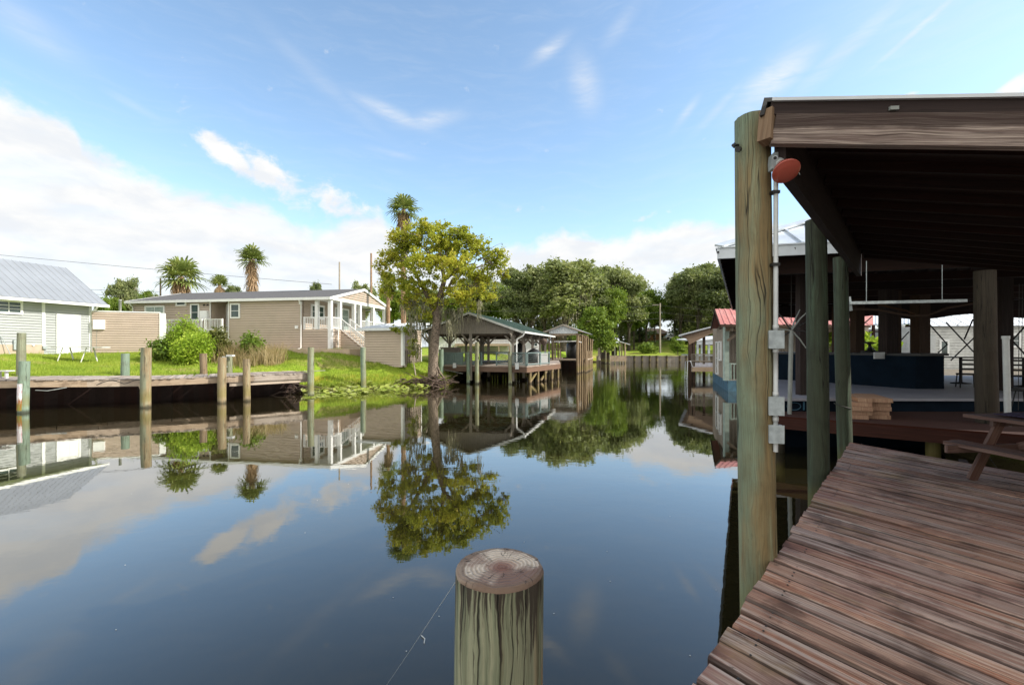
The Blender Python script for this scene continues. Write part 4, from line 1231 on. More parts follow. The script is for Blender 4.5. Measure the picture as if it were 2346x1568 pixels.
# Spanish moss strands
def moss_strands(anchors, rng, per=14, ln=1.2, spread=.25, w=.035):
    out = []
    for (x, y, z, l) in anchors:
        for k in range(per):
            px_, py_ = x + rng.normal() * spread, y + rng.normal() * spread
            L_ = l * rng.uniform(.4, 1.1); n = 7; pz_ = z + rng.uniform(-.1, .25)
            dx_ = dy_ = 0
            for i in range(n):
                z0_, z1_ = pz_ - L_ * i / n, pz_ - L_ * (i + 1) / n
                ndx, ndy = dx_ + rng.normal() * .03, dy_ + rng.normal() * .03
                ww = w * (1.2 - i / n) * rng.uniform(.6, 1.4)
                a = rng.uniform(0, 3.14); cx, cy = math.cos(a) * ww, math.sin(a) * ww
                out += [(px_ + dx_ - cx, py_ + dy_ - cy, z0_), (px_ + dx_ + cx, py_ + dy_ + cy, z0_), (px_ + ndx + cx * .7, py_ + ndy + cy * .7, z1_), (px_ + ndx - cx * .7, py_ + ndy - cy * .7, z1_)]
                dx_, dy_ = ndx, ndy
    return out
an = []
for (u, v, l) in ((942, 735, 2.3), (950, 760, 2.0), (958, 725, 2.2), (968, 740, 1.8), (1018, 715, 1.6), (1027, 710, 2.3), (1036, 712, 2.2), (1045, 718, 1.9), (1053, 712, 1.6), (1012, 690, 1.2), (935, 700, 1.5), (1098, 695, 1.5), (975, 700, 1.6), (948, 690, 1.8), (925, 690, 1.2), (1062, 700, 1.0), (1030, 740, 1.3), (955, 790, 1.2)):
    q = P(u, v, 30.8 + rng.normal() * .3); an.append((q.x, q.y, q.z, l))
fast_mesh('hanging_moss', moss_strands(an, rng, 18, spread=.13, w=.028), 4, MT['moss'], tree, BT)

# sapling by the shed and mossy stick
q = P(1000, 826, 30.8)
make_tree('sapling', 'thin leaning sapling with sparse yellow leaves beside the shed corner', 'tree', (PX(952, 30.9), 30.9, 1.15), (-.4, 0, 2.6), [(-.9, 0, 2.7, .8, .4, .25), (-.3, 0, 1.9, .3, .3, .6), (-.1, 0, 1.2, .25, .25, .4)], 8, 500, .13, 30, .12, 'leaf_big', 'palebark', r0=.035, nbr=5)

# ------------------------------------------------------------------ palms
def frond_fan(base, direc, size, rng, droop=.5, nseg=16, pet=.8):
    """fan leaf on a stalk: narrow segments that droop at their tips; returns triangles/quads corners"""
    d = Vector(direc).normalized()
    up = Vector((0, 0, 1))
    s = d.cross(up)
    if s.length < .1: s = Vector((1, 0, 0))
    s.normalize(); t = s.cross(d).normalized()
    hub = Vector(base) + d * pet
    out = []
    ww = .025
    out += [Vector(base) - s * ww, Vector(base) + s * ww, hub + s * ww, hub - s * ww]
    for i in range(nseg):
        a = (i / (nseg - 1) - .5) * math.pi * 1.45
        dd = (d * math.cos(a) + s * math.sin(a)).normalized()
        L = size * (.75 + .25 * math.cos(a)) * rng.uniform(.85, 1.1)
        side = (s * math.cos(a) - d * math.sin(a)).normalized()
        w_ = size * .065
        p0 = hub; p1 = hub + dd * L * .5 + Vector((0, 0, -droop * L * .10)); p2 = hub + dd * L * .85 + Vector((0, 0, -droop * L * .38)); p3 = hub + dd * L * .98 + Vector((0, 0, -droop * L * .75))
        out += [p0 - side * .01, p0 + side * .01, p1 + side * w_, p1 - side * w_]
        out += [p1 - side * w_, p1 + side * w_, p2 + side * w_ * .6, p2 - side * w_ * .6]
        out += [p2 - side * w_ * .6, p2 + side * w_ * .6, p3 + side * .008, p3 - side * .008]
    return [tuple(p) for p in out]

def palm(label, u, vtop, vc, Y, wu, seed, zb, trunk_r=.18, skirt=0.0, nf=34, group='palms behind the homes', lean=0.0, elev=(-35, 85), cut=None):
    """u,vc: crown centre; wu: crown half width in photo units"""
    rng = np.random.default_rng(seed)
    c = P(u, vc, Y); rad = wu / FPX * Y
    loc = (c.x + lean, Y, zb)
    t = thing('palm_tree', label, 'palm tree', loc, group)
    mb = MB()
    n = 12; pts = []; rr = []
    for i in range(n + 1):
        f = i / n
        pts.append((loc[0] + (c.x - loc[0]) * f ** 1.5, Y, zb - .3 + (c.z + .1 - zb + .3) * f)); rr.append(trunk_r * (1.25 - .35 * f + (.05 if i % 2 else 0)))
    mb.tube(pts, rr, 10)
    mb.build('trunk', MT['palmtrunk'], t)
    out = []
    for i in range(int(nf * .72)):
        az_ = i * 2.399 + rng.uniform(-.3, .3)
        e_ = R(elev[0] + (elev[1] - elev[0]) * ((i + .5) / int(nf * .72)) ** .8)
        d = (math.cos(az_) * math.cos(e_), math.sin(az_) * math.cos(e_), math.sin(e_))
        k = rad * rng.uniform(.85, 1.1)
        out += frond_fan(c, d, k * .70, rng, .42, 13, k * .48)
    fast_mesh('crown', out, 4, MT['palm_leaf'], t, loc)
    if skirt:
        out = []
        for i in range(int(nf * 1.3)):
            az_ = i * 2.399; e_ = R(rng.uniform(-88, -48))
            d = (math.cos(az_) * math.cos(e_), math.sin(az_) * math.cos(e_), math.sin(e_))
            zz = c.z - rng.uniform(0, skirt)
            b_ = (c.x + math.cos(az_) * trunk_r, Y + math.sin(az_) * trunk_r, zz)
            out += frond_fan(b_, d, rad * .42, rng, 1.0, 8, rad * .12)
        fast_mesh('dead_skirt', out, 4, MT['palm_dead'], t, loc)
    return t
palm('tall palm rising above the yellow green tree', 924, 435, 482, 40, 42, 1, 2.2, .19, .9, 34, lean=.0)
palm('palm with shaggy brown beard over the home roof', 577, 565, 596, 48, 37, 2, 2.6, .28, 3.2, 40, elev=(-20, 88))
palm('wide bushy palm with dead fronds left of centre behind home roof', 415, 597, 636, 46, 50, 3, 2.6, .3, 1.4, 46)
palm('small fresh green palm peeping over the home roof', 503, 625, 655, 46, 28, 4, 2.6, .16, .3, 22, elev=(0, 85))
palm('lower palm with drooping fronds right of the home porch gable', 889, 612, 645, 44, 27, 5, 2.4, .17, 1.0, 30)

# ------------------------------------------------------------------ woods behind
def rl(rng, n, R_, H, zc):
    L = []
    for i in range(int(n * 1.9)):
        a = rng.uniform(0, 6.28); q = rng.uniform(.15, .85)
        z = zc + H * rng.uniform(-.55, .6)
        f = 1 - .55 * abs((z - zc) / H)
        L.append((math.cos(a) * R_ * q * f * 1.1, math.sin(a) * R_ * q * f, z, R_ * rng.uniform(.15, .33), R_ * rng.uniform(.15, .33), R_ * rng.uniform(.12, .27)))
    return L
protos = []
specs = [(6.5, 6.5, 11.5, 17), (5.2, 7.5, 11.5, 15), (7.5, 6.0, 10.5, 18), (4.2, 8.0, 12, 14)]
for i, (R_, H, zc, nl) in enumerate(specs):
    rg = np.random.default_rng(40 + i)
    L = rl(rg, nl, R_, H, zc)
    protos.append((L, i))
far_list = [  # u, v of top, distance, kind, width factor
    (1090, 640, 98, 0, .95), (1140, 655, 112, 2, 1.0), (1180, 628, 90, 1, .9), (1215, 640, 104, 3, 1.2), (1245, 612, 92, 0, .85), (1290, 604, 88, 3, 1.55), (1325, 618, 96, 2, .75), (1350, 645, 90, 1, .9),
    (1405, 617, 104, 0, .95), (1440, 645, 100, 1, .9), (1385, 655, 92, 2, .7), (1480, 662, 112, 2, .75), (1500, 705, 118, 1, .6), (1452, 690, 106, 2, .6), (1560, 638, 112, 3, 1.15), (1600, 618, 106, 0, .85), (1640, 608, 110, 3, 1.3), (1665, 630, 100, 1, 1.0), (1700, 622, 104, 0, .9), (1545, 680, 120, 2, .7),
    (1040, 665, 95, 2, .8), (985, 660, 88, 1, .9), (945, 655, 84, 0, .7), (900, 640, 80, 2, .6), (830, 640, 70, 0, .55), (722, 643, 78, 1, .35), (288, 628, 60, 0, .55), (330, 650, 66, 2, .45), (255, 665, 58, 2, .5), (360, 672, 62, 1, .5), (450, 668, 70, 2, .6), (530, 650, 80, 1, .5), (640, 662, 90, 2, .4),
    (1760, 640, 95, 2, 1.0), (1830, 650, 85, 0, .9), (1930, 660, 80, 1, 1.0), (2040, 660, 85, 2, 1.0), (2150, 650, 80, 0, 1.0), (2300, 640, 80, 2, 1.1), (1375, 735, 76, 1, .45), (180, 680, 62, 1, .5), (1350, 622, 120, 3, 1.3), (1422, 640, 125, 0, 1.0), (1465, 668, 124, 2, .9), (1575, 650, 126, 0, 1.1), (1620, 640, 124, 2, 1.1), (1680, 612, 128, 3, 1.3), (1270, 625, 118, 0, 1.1), (1200, 640, 122, 2, 1.1), (1120, 655, 118, 1, 1.0)]
tints = ['leaf_wood', 'leaf_wood', 'leaf_mid', 'leaf_wood']
srcs = {}
side_words = {True: 'left', False: 'right'}
random.seed(2)
for k, (u, v, Y, kind, wf) in enumerate(far_list):
    x = PX(u, Y); zg = gh(x, Y); top = PZ(v, Y)
    H0 = specs[kind][2] + specs[kind][1] * .6 + specs[kind][0] * .3
    sz = (top - zg) / H0 * (1.1 if u > 1060 else 1.0)
    desc = ['broad dark oak', 'rounded mid green tree', 'wide low oak', 'tall narrow moss hung tree'][kind]
    zones = [(-99, 420, 'behind the tan wall and home roof end'), (420, 760, 'showing just above the long home roof'), (760, 1060, 'around and under the yellow green tree'), (1060, 1260, 'in woods above the green boathouse'),
             (1260, 1370, 'in woods above the second boathouse'), (1370, 1511, 'in woods left of the pale pole'), (1511, 1720, 'in woods right of the pale pole'), (1720, 9999, 'beyond the pavilion')]
    z_ = [z for z in zones if z[0] <= u < z[1]][0]
    mates = sorted(f[0] for f in far_list if z_[0] <= f[0] < z_[1])
    wh = '%s from left %s' % (['first', 'second', 'third', 'fourth', 'fifth', 'sixth', 'seventh', 'eighth', 'ninth', 'tenth', 'eleventh', 'twelfth', 'thirteenth'][mates.index(u)], z_[2])
    lab = '%s %s' % (['oak', 'round tree', 'low oak', 'mossy tree'][kind], wh)
    grp = 'trees of the far woods' if u > 1060 else 'trees behind the homes'
    if kind not in srcs:
        L, i = protos[kind]
        rg = np.random.default_rng(70 + kind)
        t = make_tree('oak_tree', lab, 'tree', (x, Y, zg), (0, 0, specs[kind][2]), L, 70 + kind, 27000, .33, 620, .5, tints[kind], 'darkbark', grp, r0=.38, nbr=14, shell=.15)
        if kind in (3, 0):
            rr = np.random.default_rng(5); A_ = []
            for l in L[:10]:
                for q in range(5):
                    A_.append((x + l[0] + rr.normal() * l[3] * .6, Y + l[1] - abs(rr.normal()) * l[4] * .5, zg + l[2] - l[5] * .5, 2.6))
            fast_mesh('hanging_moss', moss_strands(A_, rr, 6, spread=.35, w=.06), 4, MT['moss'], t, (x, Y, zg))
        srcs[kind] = t
        t.scale = (sz * wf, sz * wf, sz)
    else:
        copy_thing(srcs[kind], (x, Y, zg), random.uniform(0, 6.28), (sz * wf, sz * wf, sz), lab, grp)
# low dark undergrowth that closes the foot of the far woods
rg = np.random.default_rng(9)
L = []
for k in range(60):
    u = rg.uniform(1000, 1760) if k % 3 else rg.uniform(1480, 1720); Y = rg.uniform(112, 135)
    if 1468 < u < 1545: continue
    x = PX(u, Y); L.append((x, Y, 5.5 + rg.uniform(0, 4.5), 4.5, 3, 3.6))
C = clumps(rg, L, 900, 42000, .7, .7, .2)
o = fast_mesh('undergrowth', leaf_quads(C, .45, rg), 4, MT['leaf_wood'], None, (20, 120, 4)); tag(o, 'mass of dark undergrowth at the foot of the far woods', kind='stuff')

# bright trees by the water near the second boathouse
make_tree('willow', 'bright green drooping tree on bank right of second boathouse', 'tree', (PX(1372, 68), 68, 1.2), (0, 0, 5.5), [(-.5, 0, 6.2, 1.6, 1.5, 1.4), (-1.8, 0, 4.6, 1.3, 1.2, 1.2), (.9, 0, 4.2, 1.5, 1.2, 1.6), (-.2, 0, 3.0, 1.8, 1.2, 1.3), (1.2, 0, 2.2, 1.2, 1, 1.0), (-2.6, 0, 3.2, 1.1, 1, .9)], 21, 9000, .24, 150, .35, 'leaf_mid', 'palebark', r0=.16)
make_tree('round_bush', 'rounded dark green bush on the far lawn left of utility pole', 'bush', (PX(1483, 92), 92, gh(PX(1483, 92), 92)), (0, 0, 1), [(0, 0, 1.1, 1.5, 1.3, 1.0), (-.8, 0, .8, 1, 1, .8), (.9, 0, .8, 1, 1, .8)], 22, 3500, .2, 80, .25, 'leaf_mid', 'bark', r0=.08)
make_tree('weeping_bush', 'small weeping yellow green tree on the far lawn right of utility pole', 'bush', (PX(1552, 90), 90, gh(PX(1552, 90), 90)), (0, 0, 2), [(0, 0, 2.6, 1.0, .9, 1.0), (-.2, 0, 1.5, 1.3, 1, .8), (.7, 0, 1.4, .8, .8, .7)], 23, 3200, .2, 80, .22, 'leaf_mid', 'bark', r0=.07)
q = P(2450 if 0 else 1640, 700, 60)

# ------------------------------------------------------------------ shrubs in front of the home
def bush(name, label, u, vb, Y, parts, seed, n, leaf, lm, blades=False, group=None):
    x = PX(u, Y); z0 = gh(x, Y)
    rng = np.random.default_rng(seed)
    loc = (x, Y, z0)
    t = thing(name, label, 'shrub', loc, group)
    mb = MB(); out = []
    for (du, dv, ru, rv) in parts:
        s = Y / FPX
        c = np.array([x + du * s, Y, PZ(vb + dv, Y)])
        r = np.array([ru * s, ru * s * .8, rv * s])
        k = int(n * ru * rv / sum(p[2] * p[3] for p in parts))
        # upright sprays: stems rising from the foot, leaves along their outer part
        ns = max(6, k // 60)
        for i in range(ns):
            d = rng.normal(size=3); d /= np.linalg.norm(d)
            tip = c + d * r * rng.uniform(.75, 1.05)
            foot = np.array([c[0] + (tip[0] - c[0]) * .25, Y + (tip[1] - Y) * .3, z0 - .05])
            mb.tube([foot, (foot + tip) / 2 + rng.normal(size=3) * .05, tip], [.015, .011, .004], 4)
            m = k // ns
            f = rng.beta(3, 1.2, (m, 1))
            p = foot + (tip - foot) * f + rng.normal(size=(m, 3)) * np.array([.12, .12, .12]) * (.4 + f)
            out.append(p)
    C = np.concatenate(out)
    C[:, 2] = np.maximum(C[:, 2], z0 + .02)
    mb.build('stem', MT['bark'], t)
    fast_mesh('foliage', leaf_quads(C, leaf, rng, 0, 2.2), 4, MT[lm], t, loc)
    return t
bush('shrub', 'lime green feathery shrub, tall one at the back of the clump', 425, 800, 28.6, [(-30, -5, 26, 30), (0, -30, 34, 42), (28, -15, 26, 34)], 31, 24000, .07, 'leaf_bright')
bush('shrub', 'rounded lime green shrub at the front of the clump', 443, 800, 27.2, [(0, 0, 38, 34), (-22, 8, 22, 20), (18, -14, 22, 24)], 32, 22000, .065, 'leaf_bright')
bush('shrub', 'dark olive shrub at the right side of the lime clump', 497, 795, 28.2, [(0, -8, 20, 36), (6, 10, 20, 20)], 33, 7000, .10, 'leaf_dark')
bush('shrub', 'low sparse yellow shrub at the left side of the lime clump', 362, 800, 28.0, [(0, 5, 22, 22), (18, 0, 14, 26)], 34, 2600, .10, 'leaf_mid')
bush('shrub', 'upright thin green shrub rising from dry grass', 575, 800, 28.5, [(0, -14, 18, 28), (-8, 0, 14, 20), (12, 2, 14, 20)], 35, 4200, .10, 'leaf_mid')
def tuft(name, label, u0, u1, Y, n, h, lm, seed, spread=.8):
    rng = np.random.default_rng(seed); out = []
    x0, x1 = PX(u0, Y), PX(u1, Y)
    xs = rng.uniform(x0, x1, n); ys = Y + rng.normal(size=n) * spread
    zs = ground_h(xs, ys)
    a = rng.uniform(0, 6.28, n); L = h * rng.uniform(.4, 1.1, n); ln = rng.normal(size=(n, 2)) * .28 * L[:, None]
    w_ = .012
    ca, sa = np.cos(a) * w_, np.sin(a) * w_
    p = np.stack([xs, ys, zs - .03], 1)
    s = np.stack([ca, sa, 0 * ca], 1)
    m_ = p + np.stack([ln[:, 0] * .35, ln[:, 1] * .35, L * .6], 1); t_ = p + np.stack([ln[:, 0], ln[:, 1], L], 1)
    q1 = np.stack([p - s, p + s, m_ + s * .8, m_ - s * .8], 1); q2 = np.stack([m_ - s * .8, m_ + s * .8, t_ + s * .15, t_ - s * .15], 1)
    V = np.concatenate([q1, q2], 1).reshape(-1, 3)
    o = fast_mesh(name, V, 4, MT[lm], None, ((x0 + x1) / 2, Y, zs.mean()))
    return o
tag(tuft('dry_grass', '', 515, 640, 28.6, 2600, 1.25, 'leaf_dry', 3, .6), 'tall pale dry grass clump beside the upright shrub', kind='stuff')
tag(tuft('reeds', '', 545, 590, 27.4, 500, .7, 'leaf_dry', 4, .3), 'short dry reeds at the foot of the shrub', kind='stuff')

# grass blades over the lawn near the water and round the feet of things
rng = np.random.default_rng(77)
n = 150000
xs = rng.uniform(-33, -3, n); ys = rng.uniform(19, 36, n)
zs = ground_h(xs, ys)
ok = (zs > .16) & (ys - (-.57 * (xs + 11) + 25 * 0 + 0) > -1e9)
# not under the dock or buildings
def seg_side(xs, ys):
    m = np.ones(len(xs), bool)
    for a, b_ in zip(DF, DF[1:]):
        ex, ey = b_.x - a.x, b_.y - a.y; L_ = math.hypot(ex, ey)
        t = ((xs - a.x) * ex + (ys - a.y) * ey) / L_ ** 2
        dd = (-(xs - a.x) * ey + (ys - a.y) * ex) / L_
        m &= ~((t > -.05) & (t < 1.05) & (dd < 2.5))
    return m
ok &= seg_side(xs, ys)
xs, ys, zs = xs[ok], ys[ok], zs[ok]
n = len(xs)
hh = .10 * rng.uniform(.5, 1.6, n) * (1 + 2.6 * np.clip(1 - zs, 0, 1)) * (1 + 1.5 * (rng.random(n) < .02))
a = rng.uniform(0, 6.28, n); w_ = .013
s = np.stack([np.cos(a) * w_, np.sin(a) * w_, 0 * a], 1)
p = np.stack([xs, ys, zs - .02], 1); t_ = p + np.stack([rng.normal(size=n) * .03, rng.normal(size=n) * .03, hh + .02], 1)
V = np.stack([p - s, p + s, t_], 1).reshape(-1, 3)
tag(fast_mesh('grass', V, 3, MT['blade'], None, (-15, 28, 1)), 'short bright green grass blades on the bank and lawn', kind='stuff')

# lily pads
rng = np.random.default_rng(12); mb = MB()
def pad(mb, c, r, tilt, az_, rng):
    n = 11; c = Vector(c)
    d1 = Vector((math.cos(az_), math.sin(az_), 0)); d2 = Vector((-math.sin(az_), math.cos(az_), 0))
    up = Vector((0, 0, 1))
    d2 = (d2 * math.cos(tilt) + up * math.sin(tilt))
    rim = []
    for k in range(n + 1):
        a = .35 + (2 * math.pi - .7) * k / n
        rr = r * (1 + .08 * math.sin(3 * a + r * 40))
        rim.append(c + d1 * math.cos(a) * rr + d2 * math.sin(a) * rr + up * (.12 * r * math.cos(2 * a)))
    i0 = len(mb.v); mb.v += [tuple(c - up * .05 * r)] + [tuple(q) for q in rim]
    for k in range(n):
        mb.f.append((i0, i0 + 1 + k, i0 + 2 + k)); mb.uv += [(0, 0)] * 3; mb.smooth.append(True)
cnt = 0
while cnt < 460:
    u = rng.uniform(650, 985); v = rng.uniform(868, 914)
    lim = 914 - (u - 700) * .085 if u > 700 else 905 - (700 - u) * .4
    if v > lim: continue
    if u < 720 and v < 885: continue
    Y = FPX * CAMZ / (v - HZ)
    x = PX(u, Y); z = gh(x, Y)
    if z > .35: continue
    zz = max(z, 0) + .03 + max(0, rng.normal() * .10 + .10) * (v < 903)
    pad(mb, (x, Y, zz), rng.uniform(.09, .2), rng.uniform(.05, .6) * (v < 906), rng.uniform(0, 6.28), rng)
    cnt += 1
tag(mb.build('lily_pads', MT['lily'], None, (-9, 26, 0)), 'patch of floating and raised lily pads along the bank', kind='stuff')
# stray bits floating on the water
mb = MB()
for (u, v) in ((1005, 1410), (575, 1050), (455, 1000), (1390, 1262), (1640, 1350), (860, 1095), (300, 1130), (640, 930), (590, 975), (1200, 1240), (1580, 1500), (930, 1490)) + tuple((int(900 + 700 * math.sin(k * 2.3) * math.cos(k)), int(960 + (k * 37) % 520)) for k in range(14)):
    q = G(u, v, 0.004); mb.poly([q + Vector((-.005, 0, 0)), q + Vector((.006, -.005, 0)), q + Vector((.008, .006, 0)), q + Vector((-.003, .007, 0))])
tag(mb.build('floating_specks', MT['white_old'], None, (0, 10, 0)), 'tiny pale specks floating on the dark water', kind='stuff')
q = G(970, 1463, .006)
mb = MB(); mb.tube([q + Vector((-.03, .05, .004)), q + Vector((.01, .01, 0)), q + Vector((.015, -.05, 0))], .004, 5)
tag(mb.build('twig', MT['white_old'], None, q), 'small curved pale twig floating left of the near piling', 'twig')
q = G(935, 882, .02)
mb = MB(); mb.beam(q - Vector((.35, 0, 0)), q + Vector((.35, .1, .04)), .1, .05)
tag(mb.build('driftwood', MT['white_old'], None, q), 'pale stick of driftwood floating beside the root bank', 'driftwood')

# ------------------------------------------------------------------ green roofed boathouse
random.seed(21)
O = Vector((PX(1177, 33.4), 33.4)); gd = Vector((-.985, .17)).normalized(); sd = Vector((.25, .97)).normalized()
gwl = Wall(O, gd); swl = Wall(O, sd, n=(1, -.2))
bh = thing('boathouse', 'open boathouse with green roof, taupe gable and teal lattice rails', 'boathouse', (O.x - 3, O.y, 0))
SW = 6.3; BL = 13.5; sA_ = gwl.at(1077); AZ = PZ(715, 33.8); EZ2 = 3.80; ohx = .75; BZ = 3.66
slope = (AZ - EZ2) / (sA_ + ohx)
rt = lambda s: AZ - abs(s - sA_) * slope
def gp(s, t, z):      # s along the gable (to the left), t along the side (away)
    q = O + gd * s + sd * t
    return Vector((q.x, q.y, z))
sL = 2 * sA_
mb = MB(); gwl.ribs(mb, 0, sL, BZ, lambda s: rt(s) - .02, .17, .02); mb.build('gable_panel', MT['taupe'], bh)
mb = MB()
seam_roof(mb, gp(-ohx, -.35, EZ2), gp(-ohx, BL, EZ2), gp(sA_, BL, AZ), gp(sA_, -.35, AZ), .5, .025, .03)
seam_roof(mb, gp(sL + ohx, BL, EZ2), gp(sL + ohx, -.35, EZ2), gp(sA_, -.35, AZ), gp(sA_, BL, AZ), .5, .025, .03)
mb.build('roof', MT['green_roof'], bh)
mb = MB(); k = Vector((0, 0, -.07))
mb.beam(gp(-ohx, -.38, EZ2) + k, gp(sA_, -.38, AZ) + k, .05, .15); mb.beam(gp(sL + ohx, -.38, EZ2) + k, gp(sA_, -.38, AZ) + k, .05, .15)
mb.beam(gp(-ohx - .08, -.38, EZ2 - .05), gp(-ohx - .08, BL, EZ2 - .05), .12, .14)
mb.build('gutter', MT['white_old'], bh)
mb = MB()
mb.tube([gp(-ohx - .08, -.3, EZ2 - .1), gp(-ohx - .0, -.3, EZ2 - .3), gp(-.25, -.12, EZ2 - .55), gp(-.22, -.12, EZ2 - .8), gp(-.22, -.12, 1.4)], .05, 8)
mb.build('downpipe', MT['white'], bh)
mb = MB()   # dark underside frame
for t in [i * 1.2 for i in range(12)]:
    mb.beam(gp(-.6, t, rt(-.6) - .12), gp(sA_, t, AZ - .12), .05, .12); mb.beam(gp(sL + .6, t, rt(sL + .6) - .12), gp(sA_, t, AZ - .12), .05, .12)
for s in (0.05, sL - .05):
    mb.beam(gp(s, 0, BZ - .0), gp(s, BL, BZ - .0), .1, .28)
for t in (0.1, 3.5, 7, 10.5, BL):
    mb.beam(gp(0, t, BZ - .05), gp(sL, t, BZ - .05), .1, .2)
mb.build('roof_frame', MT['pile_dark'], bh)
mb = MB(); DZ = 1.34
dk = [P(1004, 0, 34.8).xy, P(1168, 0, 33.3).xy, P(1206, 0, 32.5).xy, P(1283, 0, 39.2).xy, (O + sd * 15 + Vector((1.0, 0))), (O + sd * 15 + gd * 7.2), (O + gd * 7.0)]
dkp = [Vector((p[0], p[1], DZ - .1)) for p in dk]
mb.prism(dkp, (0, 0, .1)); mb.build('deck', MT['dock_old'], bh)
mb = MB()
for a, c in zip(dkp[:4], dkp[1:5]):
    mb.beam(a - Vector((0, -.03, .2)), c - Vector((0, -.03, .2)), .07, .36)
mb.build('deck_beam', MT['deckbeam'], bh)
mb = MB()
for i in range(36):
    mb.beam(gp(-1.0 + i * .25, 8.0, .35), gp(-1.0 + i * .25 + .235, 8.0, .35), .05, 1.9)
for i in range(36):
    mb.beam(gp(6.4, 8 - i * .22, .4), gp(6.4, 8 - i * .22 - .21, .4), .05, 1.8)
mb.build('under_shade', MT['darkwood'], bh)  # dark boards added in place of the shade under the deck
# roof posts with braces
for (s, t) in ((0.1, .1), (sA_, .1), (sL - .1, .1), (.1, 3.6), (.1, 7), (.1, 10.5), (.1, 13.3), (sL - .1, 4), (sL - .1, 8), (sL - .1, 13), (sA_, 4.5), (sA_ + 1.6, 7.5), (sA_ - 1.6, 10)):
    mb = MB()
    mb.beam(gp(s, t, .2), gp(s, t, BZ), .2, .2)
    for sg in (-1, 1):
        mb.beam(gp(s, t, BZ - .75), gp(s + sg * .7, t, BZ - .02), .1, .12)
        if s < .2 or s > sL - .3: mb.beam(gp(s, t, BZ - .75), gp(s, t + sg * .7, BZ - .02), .1, .12)
    mb.build('post', MT['grey_post'], bh)
# rails
fr = Wall(Vector(dk[0]), Vector(dk[1]) - Vector(dk[0])); FRL = (Vector(dk[1]) - Vector(dk[0])).length
fr2 = Wall(Vector(dk[1]), Vector(dk[2]) - Vector(dk[1])); FR2 = (Vector(dk[2]) - Vector(dk[1])).length
fr3 = Wall(Vector(dk[2]), Vector(dk[3]) - Vector(dk[2]), n=(1, -.5)); FR3 = (Vector(dk[3]) - Vector(dk[2])).length
RH = .95
def lattice(mb, wl, s0, s1, z0, z1, off, p=.16):
    n = int((s1 - s0 + z1 - z0) / p)
    for i in range(1, n + 1):
        a = i * p
        x0, y0 = (s0 + a, z0) if s0 + a <= s1 else (s1, z0 + (s0 + a - s1))
        x1, y1 = (s0, z0 + a) if z0 + a <= z1 else (s0 + (z0 + a - z1), z1)
        if y0 < z1 and x1 < s1:
            mb.beam(wl.pt(x0, y0, off), wl.pt(x1, y1, off), .012, .035, up=(wl.n.x, wl.n.y, 0))
            mb.beam(wl.pt(s0 + s1 - x0, y0, off + .013), wl.pt(s0 + s1 - x1, y1, off + .013), .012, .035, up=(wl.n.x, wl.n.y, 0))
def panel(wl, s0, s1, kind):
    mb = MB(); z0 = DZ + .05; z1 = DZ + RH
    wl.box(mb, s0, s1, z1 - .07, z1, -.06, .06); wl.box(mb, s0, s1, z0, z0 + .07, -.04, .04)
    wl.box(mb, s0, s0 + .08, z0 - .05, z1 + .02, -.04, .045); wl.box(mb, s1 - .08, s1, z0 - .05, z1 + .02, -.04, .045)
    if kind == 'solid':
        n = int((s1 - s0) / .14)
        for i in range(n): wl.box(mb, s0 + (s1 - s0) * i / n + .012, s0 + (s1 - s0) * (i + 1) / n - .012, z0 + .05, z1 - .05, .0, .022)
    elif kind == 'lattice': lattice(mb, wl, s0 + .05, s1 - .05, z0 + .05, z1 - .05, .0)
    else:
        for i in range(5): mb.beam(wl.pt(s0, z0 + .12 + i * .15), wl.pt(s1, z0 + .12 + i * .15), .012, .012)
    mb.build('rail_panel', MT['teal'], bh)
ss = lambda u: fr.at(u)
panel(fr, ss(1017), ss(1058), 'solid'); panel(fr, ss(1058), ss(1073), 'lattice'); panel(fr, ss(1078), ss(1104), 'lattice'); panel(fr, ss(1136), ss(1168), 'lattice')
panel(fr2, 0.02, FR2, 'lattice')
panel(fr3, 0.0, FR3 * .35, 'wire'); panel(fr3, FR3 * .35, FR3 * .62, 'wire')
panel(Wall(O + gd * 3.0 + sd * 5, gd), -1.4, 1.2, 'lattice')
# house-side clutter on the deck
mb = MB(); q = P(1033, 815, 36); mb.box(q.x - .8, q.x + .7, 36, 36.6, DZ, DZ + 1.25); mb.box(q.x - .9, q.x + .8, 35.9, 36.7, DZ + 1.25, DZ + 1.32)
tag(mb.build('storage_bench', MT['taupe'], None, (q.x, 36.3, DZ)), 'taupe storage box behind the solid teal rail of the green boathouse', 'box')
mb = MB(); q = P(1222, 800, 40)
mb.lathe((q.x, 40, DZ), (0, 0, 1), [(0, .75), (.3, .85), (.8, .7), (1.1, .35), (1.25, .05)], 14); mb.lathe((q.x - 1.2, 40.6, DZ), (0, 0, 1), [(0, .5), (.5, .6), (1.5, .5), (1.7, .1)], 12)
tag(mb.build('covered_grill', MT['black'], None, (q.x, 40, DZ)), 'black covered grill under the green boathouse roof', 'grill')
mb = MB(); q = P(1243, 830, 37.5); mb.box(q.x - .4, q.x + .4, 37.2, 37.9, DZ, DZ + .75); mb.box(q.x - .42, q.x + .42, 37.18, 37.92, DZ + .75, DZ + .82)
tag(mb.build('fish_box', MT['white'], None, (q.x, 37.5, DZ)), 'white cooler box at the right end of the green boathouse deck', 'box')
mb = MB(); q = P(1184, 838, 32.9); mb.box(q.x - .13, q.x + .13, 32.7, 32.95, q.z - .22, q.z + .22); mb.build('deck_lamp', MT['pvc'], bh)
mb = MB(); q2 = P(1041, 836.5, 34.3); mb.box(q2.x - .12, q2.x + .12, 34.2, 34.4, q2.z - .18, q2.z + .18)
mb.build('deck_lamp', MT['pvc'], bh)
